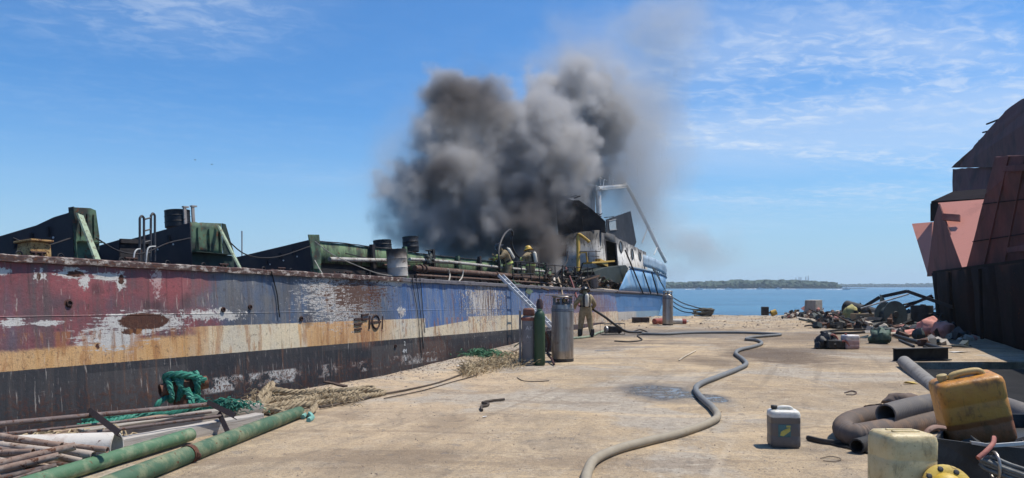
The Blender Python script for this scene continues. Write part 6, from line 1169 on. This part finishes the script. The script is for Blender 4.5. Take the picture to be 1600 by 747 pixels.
line('thin black hose leading out from under the looped suction hose', [GP(1262, 684, .03), GP(1290, 690, .03), GP(1325, 691, .03), GP(1360, 687, .04), GP(1385, 680, .06)], .032, pm('hose_dusty_black', (.06, .052, .045), .8), 'thin_hose', 7, cat='hose')
line('thin black cable on the ground in front of the hose loop', [GP(1290, 692, .012), GP(1325, 700, .012), GP(1360, 709, .012), GP(1400, 716, .012)], .012, M_CABLE, 'thin_cable', 5, cat='cable')
rod('stub_pipe', 'dark short pipe end lying left of the cream jerrican', 'pipe', GP(1345, 712) + Vector((0, .1, .08)), GP(1400, 700) + Vector((.1, .3, .08)), .085, pm('stub_black', (.03, .027, .025), .8, rust=.2), .8)
# pipe and beam at the slipway corner
rod('grey_pipe', 'thick grey pipe lying along the slipway edge towards the orange jerrican', 'pipe', W(1413, 566, 17.6), W(1482, 626, 12.6), .145, pm('pipe_grey_dusty', (.24, .225, .205), .85, c2=(.15, .13, .115), scale=4, rust=.15, bmp=.5), .85, seg=20)
pq = W(1437, 587, 15.6); MB().tube([pq + Vector((-.02, .05, 0)), pq + Vector((.01, -.03, 0))], .152, 20).build('pipe_joint', pm('pipe_grey_dusty', (.24, .225, .205)), smooth=40, label='joint ring halfway along the thick grey pipe', cat='ring')
bA, bB = W(1396, 553, 18.95), W(1481, 551, 19.15); t = thing('channel_beam', 'black steel channel beam lying across the slipway corner', 'beam', (bA.x, bA.y, 0)); o_ = Vector((bA.x, bA.y, 0)); M_BM = pm('beam_black', (.020, .021, .023), .7, c2=(.045, .044, .043), scale=3, rust=.12)
d_ = (bB - bA).normalized(); mid = Vector((0, 0, .15)); MB().bar(mid, mid + d_ * (bB - bA).length, .03, .29).build('web', M_BM, t)
for z in (.012, .303): MB().bar(Vector((0, -.07, z)), Vector((0, -.07, z)) + d_ * (bB - bA).length, .19, .02).build('flange', pm('beam_dusty', (.06, .057, .053), .85) if z > .1 else M_BM, t)
# near-black slab added in the slipway notch, standing in for deep shade
t = thing('shade_slab', 'near-black slab added beside the quay as the dark shade of the slipway', 'shade_slab', (14, 10, -1.2)); M_SLAB = pm('shade_slab_black', (.008, .008, .009), .85, c2=(.018, .017, .017), amt=.5, scale=1.2, bmp=.5, spec=.2)
mb = MB(); V = []
for y in (-6.5, 8.2): V += [(edge_r(10 + y) + .35 - 14, y), (14.3 + (y - 12.6) * .402 - 14, y)]
mb.hexa([(x, y, zz_) for zz_ in (-.6, 1.08) for x, y in (V[0], V[1], V[3], V[2])]); mb.build('hull', M_SLAB, t, bevel=.05)
for k in range(5): MB().box((-4.2 + k * .8, -1 + k * 1.9, 1.12), (.5, .5, .10)).build('hatch', M_SLAB, t, bevel=.02)  # made-up fittings on the added dark slab, here and below
for k in range(3): MB().tube([(-3.9 + k * .9, 1.5 + k * 1.9, 1.22), (-2.6 + k * .9, 2.6 + k * 1.7, 1.22)], .14, 14).build('fender', M_SLAB, t, smooth=50)
# ------------------------------------------------------------------ scrap yard at the end of the quay, and the dark red hull on the right
tub = GP(1333, 546) + Vector((0, .2, 0)); jerrican('small pinkish plastic canister with a white top beside the machine parts', tub, (.44, .34, .43), can_mat('can_pink', (.62, .60, .58), (.42, .27, .25), .26, (.55, .45, .42), .35), (0, 0, R(10)), M_RED, False)
t = thing('machine_parts', 'black greasy engine part with hoses left of the pinkish canister', 'engine part', GP(1298, 545)); rr = random.Random(8); M_EP = pm('engine_black', (.018, .018, .019), .5, c2=(.05, .045, .04), scale=8, rust=.15)
MB().box((.15, 0, .14), (.75, .4, .24), Euler((0, .05, .2))).build('block', M_EP, t, bevel=.03)
for x, y, r_ in ((-.28, 0, .20), (-.10, .1, .26), (.05, -.05, .17), (-.42, -.1, .11)): MB().blob((x, y, r_ * .9), r_, int(x * 50), .22, 12, 8).build('casing', M_EP, t, smooth=40)
MB().tube(cr([(-.1, 0, .3), (.0, -.1, .42), (.12, -.1, .36), (.2, -.12, .2), (.35, -.2, .25), (.45, -.2, .1)], 6), .03, 8).build('hose', pm('hose_red', (.36, .12, .09)), t, smooth=60)
cb = Vector((W(1271, 484, 45.2).x, 45.2, gz(W(1271, 484, 45.2).x, 45.2))); t = thing('concrete_block', 'square concrete block standing at the water end of the quay', 'block', cb, (0, 0, R(38)))
MB().hexa([(-.40, -.36, .18), (.40, -.36, .18), (.40, .36, .18), (-.40, .36, .18), (-.36, -.34, .92), (.38, -.34, .94), (.38, .34, .94), (-.36, .34, .92)]).build('block_body', pm('block_concrete', (.36, .33, .29), .9, c2=(.22, .2, .18)), t, bevel=.02); MB().box((0, 0, .09), (1.1, .9, .18)).build('sledge', M_SOOT, t)
yb = Vector((W(1202, 495, 44).x, 44.0, .12)); t = thing('motor_unit', 'small black and yellow motor lying on the gravel near the water', 'motor', yb); MB().box((-.25, 0, .30), (.36, .36, .5)).build('motor_body', M_EP, t, bevel=.04); MB().lathe([(.05, -.16), (.17, -.15), (.17, .15), (.05, .16)], 18, Matrix.Translation((.25, 0, .2)) @ Matrix.Rotation(R(70), 4, 'Y')).build('yellow_housing', pm('housing_yellow', (.48, .30, .05), .6, rust=.2), t, smooth=40); MB().tube([(-.1, 0, .2), (.2, 0, .2)], .05, 8).build('shaft', M_EP, t)
M_JB = pm('junk_black', (.016, .017, .019), .65, c2=(.04, .04, .042), scale=3, rust=.12); M_JT = pm('junk_teal', (.035, .055, .060), .7, c2=(.02, .025, .028), scale=3)
rod('dredge_pipe', 'fat black pipe tilted on the scrap heap by the water', 'pipe', W(1322, 480, 38), W(1372, 494, 36.5), .34, M_JB, .86, seg=22)
rod('dredge_pipe', 'second fat black pipe lying deeper in the scrap heap', 'pipe', W(1345, 500, 36), W(1385, 494, 37), .30, M_JB, .86, seg=22)
dc = W(1392, 494, 33.5); t = thing('cable_drum', 'big round black cable drum standing on edge in the scrap heap', 'cable drum', (dc.x, dc.y, .58), (R(84), 0, R(14)))
MB().lathe([(.06, -.30), (.60, -.30), (.60, -.25), (.38, -.25), (.38, .25), (.60, .25), (.60, .30), (.06, .30)], 36).build('drum_body', M_JT, t, smooth=30); MB().lathe([(.13, .30), (.15, .31), (.13, .34), (.05, .34)], 18).build('hub', M_JB, t, smooth=30)
tk = GP(1449, 514) + Vector((0, .45, 0)); t = thing('square_tank', 'black upright tank standing alone before the dark red hull', 'tank', tk, (0, 0, R(20)))
MB().lathe([(.42, 0), (.44, .02), (.44, .3), (.455, .32), (.44, .34), (.44, .64), (.455, .66), (.44, .68), (.45, .97), (.44, 1.0), (.40, 1.0), (.40, .96), (.001, .95)], 28).build('tank_shell', M_JB, t, smooth=30); MB().lathe([(.12, .95), (.12, 1.02), (.10, 1.05), (.001, 1.055)], 14, Matrix.Translation((.12, .05, 0))).build('lid', M_JB, t, smooth=40)
t = thing('roof_truss', 'peaked black angle-iron frame over the scrap heap', 'frame', GP(1410, 500)); o_ = GP(1410, 500)
for a, b_ in ((W(1342, 487, 36), W(1376, 466, 35.5)), (W(1376, 466, 35.5), W(1418, 457, 35)), (W(1418, 457, 35), W(1488, 482, 33)), (W(1376, 466, 35.5), W(1378, 490, 35.5))): MB().angle(a - o_, b_ - o_, .12, .03).build('angle_iron', M_JB, t)
rod('white_bar', 'thin white bar leaning under the peaked frame', 'bar', W(1345, 482, 35.4), W(1420, 459.5, 34.7), .035, M_OW); rod('loose_girder', 'rusty girder sticking up beside the peaked frame', 'girder', W(1410, 482, 36), W(1456, 462, 36), .07, pm('girder_rust', (.14, .06, .05), .85, rust=.4)); rod('loose_girder', 'thin dark girder crossing the rusty one by the dark hull', 'girder', W(1412, 476, 35.5), W(1458, 465, 36.5), .045, M_JB)
t = thing('plate_scrap', 'upright torn dark plate behind the cable drum', 'plate', GP(1380, 500)); MB().plate([W(1375, 500, 35) - GP(1380, 500), W(1386, 500, 35) - GP(1380, 500), W(1383, 470, 35.4) - GP(1380, 500), W(1375, 460, 35.4) - GP(1380, 500)], .04).build('torn_plate', M_JT, t)
t = thing('plastic_crate', 'tan plastic crate lying in the scrap heap', 'crate', W(1347, 504, 34.5) * 1.0); M_TC = pm('crate_tan', (.42, .29, .16), .8, c2=(.3, .2, .12)); t.location.z = .25
for v in (((0, -.28, .15), (.8, .03, .42)), ((0, .28, .15), (.8, .03, .42)), ((-.385, 0, .15), (.03, .53, .42)), ((.385, 0, .15), (.03, .53, .42)), ((0, 0, -.04), (.74, .53, .03))): MB().box(*v).build('crate_panel', M_TC, t, bevel=.008)
mb = MB(); mb.blob(W(1331, 491, 37) , (.35, .3, .32), 5, .4, 12, 9); mb.build('yellow_sack', pm('sack_yellow', (.47, .42, .18), .9), smooth=60, label='pale yellow sack slumped against the fat black pipe', cat='sack')
# jumble nobody could count
mats = [M_JB, pm('junk_rust', (.10, .055, .04), .85, rust=.5), pm('junk_pale', (.45, .40, .34), .9), pm('junk_pink', (.50, .22, .18), .8), M_JT]
mb = MB(); rr = random.Random(77)
def junk(n, pxa, pxb, pya, pyb, hh, sz, wts):
    for k in range(n):
        p = GP(rr.uniform(pxa, pxb), rr.uniform(pya, pyb)); p.z = gz(p.x, p.y) + abs(rr.gauss(0, hh)); l_ = rr.uniform(.3, 1) * sz; d_ = Vector((rr.gauss(0, 1), rr.gauss(0, .8), rr.gauss(0, .3))).normalized() * l_; mi = rr.choices(range(5), wts)[0]; q_ = rr.random()
        if q_ < .45: mb.tube(cr([p, p + d_ * .5 + Vector((0, 0, rr.uniform(-.05, .08))), p + d_], 3), rr.uniform(.02, .07), 6, True, mi)
        elif q_ < .75: u_ = d_.orthogonal().normalized() * rr.uniform(.1, .35); mb.plate([p, p + d_, p + d_ * .9 + u_, p + u_ * .9], .02, mi)
        elif q_ < .9: mb.box(p + Vector((0, 0, .08)), (rr.uniform(.1, .4), rr.uniform(.1, .35), rr.uniform(.1, .3)), Euler((rr.uniform(-.4, .4), rr.uniform(-.4, .4), rr.uniform(0, 3))), mi)
        else: mb.blob(p + Vector((0, 0, .08)), rr.uniform(.08, .22), k, .35, 8, 6, mi)
junk(170, 1275, 1360, 503, 514, .12, 1.0, (5, 2, 1.2, .2, 2)); junk(230, 1330, 1480, 497, 516, .22, 1.1, (6, 2.5, 1.2, .4, 3)); junk(120, 1260, 1330, 494, 500, .08, .8, (3, 2, 3, 1, 1)); junk(80, 1350, 1500, 514, 530, .05, .7, (3, 2, 2.5, .8, 2)); junk(60, 1225, 1262, 494, 501, .05, .5, (3, 2, 2, .5, 1)); junk(40, 1440, 1520, 520, 545, .03, .6, (3, 2, 2, .4, 1))
mb.build('scrap_heap', mats, kind='stuff', smooth=40, label='tangled heap of black scrap metal at the end of the quay', cat='scrap')
M_PK = pm('pink_plastic', (.58, .24, .19), .75, c2=(.42, .15, .12), scale=5, bmp=.6)
for px, py, r_, lab in ((1461, 524, .42, 'crumpled pink plastic bundle left of the rounder one, by the dark hull'), (1480, 527, .36, 'round pink plastic bundle nearest the dark hull'), (1424, 523, .30, 'flattened pink plastic sheet by the loose poles')):
    p = GP(px, py + 3); mb = MB(); mb.blob(p + Vector((0, .3, r_ * (.75 if px != 1424 else .35))), (r_ * (1 if px != 1424 else 1.9), r_, r_ * (.85 if px != 1424 else .4)), px, .28, 16, 11); mb.build('pink_bundle', M_PK, None, p, smooth=60, label=lab, cat='plastic bundle', group='pink plastic bundles', world=True)
rod('loose_pole', 'long dark pole lying towards the black beam', 'pole', GP(1398, 524, .08), GP(1472, 545, .06), .06, M_JB); rod('loose_pole', 'thin dark pole lying left of the long one', 'pole', GP(1405, 531, .04), GP(1428, 541, .04), .035, M_JB); rod('loose_pole', 'pale pole lying beside the pink sheet', 'pole', GP(1385, 523, .1), GP(1450, 514, .15), .06, pm('pole_pale', (.45, .40, .33), .9))
mb = MB(); mb.blob(GP(1372, 527, .2), (.3, .3, .24), 3, .3, 12, 8); mb.blob(GP(1380, 525, .25), (.24, .26, .26), 7, .3, 12, 8); mb.build('motor_lump', pm('lump_green', (.06, .11, .085), .7, c2=(.02, .02, .02), scale=6), smooth=50, label='greenish black motor lump in front of the scrap heap', cat='motor')
line('black hoses strewn in front of the scrap heap', [GP(1283, 519, .05), GP(1310, 516, .06), GP(1345, 515, .05), GP(1372, 513, .06), GP(1350, 519, .05), GP(1300, 521, .04)], .05, M_JB, 'strewn_hose', 7, cat='hose')
# ---- dark red hull on the slip, seen in shade
M_MAR = pm('antifouling_maroon', (.165, .050, .045), .8, c2=(.08, .028, .027), amt=.6, scale=.9, rust=.28, bmp=.7, grain=14, stretch=(1, 1, .45)); M_SUNLIT = pm('antifouling_sunlit', (.64, .26, .195), .75, c2=(.52, .21, .16), amt=.35, scale=1.2, rust=.04, bmp=.25, grain=30); M_LOW = pm('hull_black_and_shade', (.014, .011, .013), .95, spec=.05, c2=(.024, .019, .021), scale=1, rust=.1)  # the pink is a paler copy of the red with sunlight painted in
t = thing('red_hull', 'towering dark red ship hull on the slipway at right, angled plates painted pink as if sunlit', 'ship', (20, 34, 0)); o_ = Vector((20, 34, 0))
def hp_(name, poly, mat, th=.06, rag=0.0):
    P_ = [Vector(v) - o_ for v in poly]
    if rag:                                                       # torn outline
        Q = []
        for a, b_ in zip(P_, P_[1:] + P_[:1]):
            n_ = max(2, int((b_ - a).length / .45))
            for k in range(n_): q_ = a.lerp(b_, k / n_); Q.append(q_ + (P_[0] - q_).normalized() * rag * mnoise.noise(q_ * 1.9) + (P_[2] - q_).normalized() * rag * mnoise.noise(q_ * 2.3 + Vector((5, 0, 0))))
        P_ = Q
    return MB().plate(P_, th).build(name, mat, t)
def sideX(Y): return 14.7 + (Y - 22.6) * .402                                     # plane of the lower side
n = 22; V = []
for k in range(n + 1):
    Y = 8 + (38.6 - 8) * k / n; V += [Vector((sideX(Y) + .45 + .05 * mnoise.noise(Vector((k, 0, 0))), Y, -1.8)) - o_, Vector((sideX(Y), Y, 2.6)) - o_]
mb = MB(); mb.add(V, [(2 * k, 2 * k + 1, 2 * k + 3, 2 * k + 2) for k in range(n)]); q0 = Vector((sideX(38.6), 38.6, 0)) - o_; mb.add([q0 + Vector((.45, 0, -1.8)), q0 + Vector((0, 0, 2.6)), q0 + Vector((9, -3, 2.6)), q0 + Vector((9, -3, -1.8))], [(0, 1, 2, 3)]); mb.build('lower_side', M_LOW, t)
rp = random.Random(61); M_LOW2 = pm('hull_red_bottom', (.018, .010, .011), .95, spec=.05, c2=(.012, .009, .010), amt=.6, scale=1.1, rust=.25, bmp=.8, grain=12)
for j in range(1):
    Y = 15.0
    while Y < 37.6:
        w_ = rp.uniform(3.2, 5.6); z0, z1 = -.3, 2.5; V = []
        for a in range(4):
            for b_ in range(4):
                yy_ = min(Y + (w_ - .012) * a / 3, 38.5); z_ = z0 + (z1 - z0) * b_ / 3; V.append(Vector((sideX(yy_) + .26 - z_ * .1 - .05 - .10 * mnoise.noise(Vector((yy_ * .5, z_ * .8, j))), yy_, z_)) - o_)
        mb = MB(); mb.add(V, [(4 * a + b_, 4 * a + b_ + 1, 4 * a + b_ + 5, 4 * a + b_ + 4) for a in range(3) for b_ in range(3)]); o = mb.build('hull_plate', M_LOW2 if rp.random() < .5 else M_LOW, t, smooth=50); sd = o.modifiers.new('t', 'SOLIDIFY'); sd.thickness = .03; Y += w_
for k in range(3): Y = 20.5 + k * 6.3; MB().bar(Vector((sideX(Y) + .02, Y, .0)) - o_, Vector((sideX(Y) - .06, Y, 2.45)) - o_, .10, .06, (0, 1, 0)).build('side_frame', M_LOW, t)
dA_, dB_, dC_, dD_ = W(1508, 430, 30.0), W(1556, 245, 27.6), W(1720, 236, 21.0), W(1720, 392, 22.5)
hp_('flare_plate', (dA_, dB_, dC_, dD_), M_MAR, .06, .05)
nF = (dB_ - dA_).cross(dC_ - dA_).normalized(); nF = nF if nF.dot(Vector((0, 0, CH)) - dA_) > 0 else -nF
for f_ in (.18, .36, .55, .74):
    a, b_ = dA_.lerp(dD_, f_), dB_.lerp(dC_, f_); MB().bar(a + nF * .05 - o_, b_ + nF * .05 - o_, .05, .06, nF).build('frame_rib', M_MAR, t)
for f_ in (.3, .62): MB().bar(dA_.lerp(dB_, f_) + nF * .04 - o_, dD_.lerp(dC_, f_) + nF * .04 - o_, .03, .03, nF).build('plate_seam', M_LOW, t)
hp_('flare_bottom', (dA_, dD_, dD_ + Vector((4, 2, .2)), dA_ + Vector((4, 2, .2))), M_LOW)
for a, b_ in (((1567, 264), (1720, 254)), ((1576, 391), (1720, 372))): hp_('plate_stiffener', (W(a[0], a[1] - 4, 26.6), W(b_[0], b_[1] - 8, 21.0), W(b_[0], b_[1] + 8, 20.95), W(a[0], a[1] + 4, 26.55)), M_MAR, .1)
hp_('sunlit_plate', (W(1466, 317.5, 37.6), W(1508, 430, 32.6), W(1538, 312, 35.6)), M_SUNLIT, .05)
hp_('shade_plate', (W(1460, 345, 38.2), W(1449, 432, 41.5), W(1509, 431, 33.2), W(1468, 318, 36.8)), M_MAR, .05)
hp_('sunlit_plate', (W(1425, 350, 47.0), W(1450, 431, 43.4), W(1462, 347, 45.8)), M_SUNLIT, .05)
hp_('rubbing_tab', (W(1472, 334, 36.2), W(1500, 336, 35.4), W(1500, 346, 35.2), W(1473, 344, 36.0)), M_MAR, .08)
# ledges and the upper sheer
hp_('ledge', (W(1455, 317, 40), W(1490, 301, 44), W(1560, 296, 42), W(1540, 312, 37)), M_LOW, .15)  # near-black colour paints in the shade of its underside
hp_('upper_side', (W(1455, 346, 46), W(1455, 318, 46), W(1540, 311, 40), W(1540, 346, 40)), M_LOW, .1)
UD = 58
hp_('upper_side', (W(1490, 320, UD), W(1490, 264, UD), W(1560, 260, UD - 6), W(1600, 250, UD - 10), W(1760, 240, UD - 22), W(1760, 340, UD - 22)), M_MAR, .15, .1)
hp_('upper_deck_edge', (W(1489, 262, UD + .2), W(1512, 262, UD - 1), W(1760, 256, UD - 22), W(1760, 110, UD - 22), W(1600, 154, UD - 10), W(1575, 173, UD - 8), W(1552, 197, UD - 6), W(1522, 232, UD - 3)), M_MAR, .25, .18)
for k in range(6): a = 1500 + k * 6; hp_('deck_edge_rib', (W(a + 12, 258 - k * 13, UD - 1.5), W(1560, 256 - k * 14, UD - 6.3), W(1560, 258 - k * 14, UD - 6.3), W(a + 12, 260 - k * 13, UD - 1.5)), M_LOW, .12)

core = MB(); core.hexa([Vector(v) - o_ for v in ((17.2, 14, 2.3), (27, 14, 2.3), (34, 34, 2.3), (25.2, 34, 2.3), (19.5, 16, 6.2), (27, 16, 6.2), (33, 30, 6.2), (24.0, 27, 6.2))]); core.build('shadow_block', M_LOW, t)  # unseen block added behind the plates so the hull casts a shadow

# two gulls high over the bay
for px, py, lab in ((305, 250, 'left of two tiny dark birds in the sky'), (331, 257, 'right of two tiny dark birds in the sky')):
    p = W(px, py, 70); mb = MB(); mb.blob((0, 0, 0), (.03, .09, .025), 1, .05, 8, 6)
    for s_ in (-1, 1): mb.plate([(s_ * .02, .03, .01), (s_ * .08, .03, .05), (s_ * .16, -.02, .025), (s_ * .08, -.02, .045), (s_ * .02, -.03, .01)], .008)
    mb.build('bird', pm('bird_dark', (.04, .04, .045), .9), None, p, (0, 0, 1.2), label=lab, cat='bird', group='birds in the sky')
# ------------------------------------------------------------------ smoke: one volume grown from billows, density evaluated on a grid
BILLOWS = [  # photo px, py, distance, half width px, half height px, half depth m, weight
    (745, 300, 41, 125, 95, 4.8, 1.0), (672, 305, 41, 66, 75, 3.6, 1.0), (705, 365, 40.5, 95, 45, 3.6, 1.0), (800, 330, 40, 95, 85, 4.0, 1.0),
    (848, 375, 39.5, 40, 45, 2.0, 1.25), (850, 315, 45.5, 50, 55, 2.4, 1.15), (885, 285, 48, 45, 45, 2.2, 1.0), (790, 385, 40, 70, 35, 2.6, 1.1), (825, 395, 38.5, 30, 25, 1.6, 1.3), (722, 140, 42, 68, 36, 2.6, 1.0), (672, 168, 42, 34, 30, 1.6, 0.85), (768, 185, 42, 50, 48, 3.0, 1.0), (700, 225, 41.5, 60, 50, 3.2, 1.0), (700, 180, 41.8, 62, 48, 3.0, 1.12), (735, 165, 42, 60, 45, 2.8, 1.1), (655, 262, 41, 40, 45, 2.8, 0.9),
    (840, 235, 41.5, 95, 95, 4.4, 1.0), (880, 145, 44, 70, 60, 3.6, 0.98), (925, 190, 50.5, 78, 88, 3.2, 0.88), (905, 265, 53, 85, 75, 2.6, 0.80)]
THIN = [(955, 185, 50.5, 85, 105, 3.4, 1.35), (985, 290, 54, 80, 90, 2.8, 1.25), (900, 110, 49, 80, 60, 3.0, 1.1), (640, 300, 41.5, 60, 90, 4.0, 1.0), (1000, 220, 57, 95, 150, 2.6, 1.0), (1035, 50, 56, 85, 105, 2.6, 0.95), (900, 60, 48, 90, 50, 3.5, 0.45), (1000, 345, 57, 95, 70, 2.6, 0.75), (1085, 388, 57, 85, 36, 2.6, 1.0), (1050, 425, 57, 110, 25, 2.6, 0.5), (640, 330, 41, 55, 75, 4.0, 0.6), (745, 260, 42, 170, 165, 6.0, 0.62)]
lo, hi = Vector((-11.0, 33.5, 1.0)), Vector((19.5, 60.0, 22.5))
tree = bpy.data.node_groups.new('smoke_grid', 'GeometryNodeTree')
tree.interface.new_socket('Geometry', in_out='INPUT', socket_type='NodeSocketGeometry'); tree.interface.new_socket('Geometry', in_out='OUTPUT', socket_type='NodeSocketGeometry')
g = G(tree); go = g.n('NodeGroupOutput'); gi = g.n('NodeGroupInput')
pos = S(g, g.n('GeometryNodeInputPosition').outputs[0])
w1 = g.noise(pos, 0.22, 2, 0.5, 0, 1); w2 = g.noise(pos, 0.75, 4, 0.6, 0, 1)
def sc3(v, k): x = g.n('ShaderNodeVectorMath', operation='SCALE'); g.put(x.inputs[0], v); x.inputs['Scale'].default_value = k; return S(g, x.outputs[0])
wp = g.vm('ADD', pos, sc3(g.vm('SUBTRACT', w1, (0.5, 0.5, 0.5)), 3.2)); wp = g.vm('ADD', wp, sc3(g.vm('SUBTRACT', w2, (0.5, 0.5, 0.5)), 2.4))
def field(lst):
    acc = None
    for px, py, Yd, rx, ry, rd, wgt in lst:
        k = Yd / F; c = W(px, py, Yd); q_ = g.vm('SUBTRACT', wp, tuple(c)); q_ = g.vm('MULTIPLY', q_, (1 / (rx * k), 1 / rd, 1 / (ry * k)))
        f = (1.0 - g.vm('LENGTH', q_) * 0.72) * wgt
        acc = f if acc is None else g.m('SMOOTH_MAX', acc, f, 0.12)
    return acc
fd = field(BILLOWS); ft = field(THIN)
n1 = g.noise(wp, 0.42, 5, 0.62, 0.0); n2 = g.noise(pos, 1.35, 3, 0.6, 0.0); n3 = g.noise(pos, 0.17, 2, 0.5)
def puff(scale, off):                                             # round cauliflower puffs
    x = g.n('ShaderNodeTexVoronoi', feature='F1'); g.put(x.inputs['Vector'], g.vm('ADD', g.vm('ADD', pos, sc3(w2, 1.6)), (off, off * .7, 0))); x.inputs['Scale'].default_value = scale; 
    return S(g, x.outputs['Distance'])
p1, p2 = puff(0.42, 0.0), puff(1.0, 5.0)
body = fd + (0.50 - p1) * 0.42 + (0.48 - p2) * 0.30 + (n1 - 0.5) * 0.95 + (n2 - 0.5) * 0.55
core = g.ss(body, 0.33, 0.50)
core = core * (0.35 + g.ss(body, 0.36, 0.72) * 0.9)
veil = g.ss(ft + (n1 - 0.5) * 0.9, 0.10, 0.95)
px_, py_, pz_ = g.sep(pos)
dens = core * 1.7 + veil * 0.34
dens = dens * g.ss(pz_, 1.0, 2.2)
vc = g.n('GeometryNodeVolumeCube'); g.put(vc.inputs['Density'], dens); vc.inputs['Min'].default_value = lo; vc.inputs['Max'].default_value = hi
RES = 4.8
for nm, a in (('X', hi.x - lo.x), ('Y', hi.y - lo.y), ('Z', hi.z - lo.z)): vc.inputs['Resolution ' + nm].default_value = int(a * RES)
sm = g.n('GeometryNodeSetMaterial'); tree.links.new(vc.outputs[0], sm.inputs[0]); tree.links.new(sm.outputs[0], go.inputs[0])
m = bpy.data.materials.new('smoke'); m.use_nodes = True; t = m.node_tree; t.nodes.clear(); out = t.nodes.new('ShaderNodeOutputMaterial'); pv = t.nodes.new('ShaderNodeVolumePrincipled'); t.links.new(pv.outputs[0], out.inputs['Volume'])
gs = G(t); Pm = worldco(gs); nz = gs.noise(Pm, 0.32, 1, 0.5, 0.0); mx, my, mz = gs.sep(Pm)
def lobe(px, py, Yd, rx, rz): c_ = W(px, py, Yd); q_ = gs.vm('MULTIPLY', gs.vm('SUBTRACT', Pm, tuple(c_)), (1 / rx, 0.0, 1 / rz)); return 1.35 - gs.vm('LENGTH', q_)
soot = gs.ss(lobe(722, 150, 42, 3.6, 2.2).max(lobe(690, 285, 41, 1.6, 2.0) - 0.35).max(lobe(842, 370, 39.5, 2.6, 2.8)) + (nz - 0.5) * 1.5, 0.15, 1.0)
gs.put(pv.inputs['Color'], gs.mix(soot, (0.68, 0.665, 0.66), (0.29, 0.268, 0.262)))
pv.inputs['Density'].default_value = 1.0; pv.inputs['Anisotropy'].default_value = 0.25; pv.inputs['Absorption Color'].default_value = (0.0, 0.0, 0.0, 1)
sm.inputs['Material'].default_value = m
vd = bpy.data.volumes.new('smoke'); vd.materials.append(m)
smoke = bpy.data.objects.new('smoke', vd); col.objects.link(smoke); md = smoke.modifiers.new('grid', 'NODES'); md.node_group = tree
tag(smoke, 'thick grey-black smoke billowing up from the burning ship', 'smoke', kind='stuff')

# ------------------------------------------------------------------ thin sea haze
hb = MB(); hb.box(((-1500 + 2600) / 2, (-300 + 2900) / 2, 21.0), (4100, 3200, 47.4))
m = bpy.data.materials.new('sea_haze'); m.use_nodes = True; t = m.node_tree; t.nodes.clear(); out = t.nodes.new('ShaderNodeOutputMaterial'); pv = t.nodes.new('ShaderNodeVolumePrincipled'); t.links.new(pv.outputs[0], out.inputs['Volume'])
pv.inputs['Color'].default_value = (0.80, 0.88, 0.96, 1); pv.inputs['Density'].default_value = 0.00024
hb.build('haze', m, kind='stuff', label='thin pale sea haze over the bay', cat='haze')
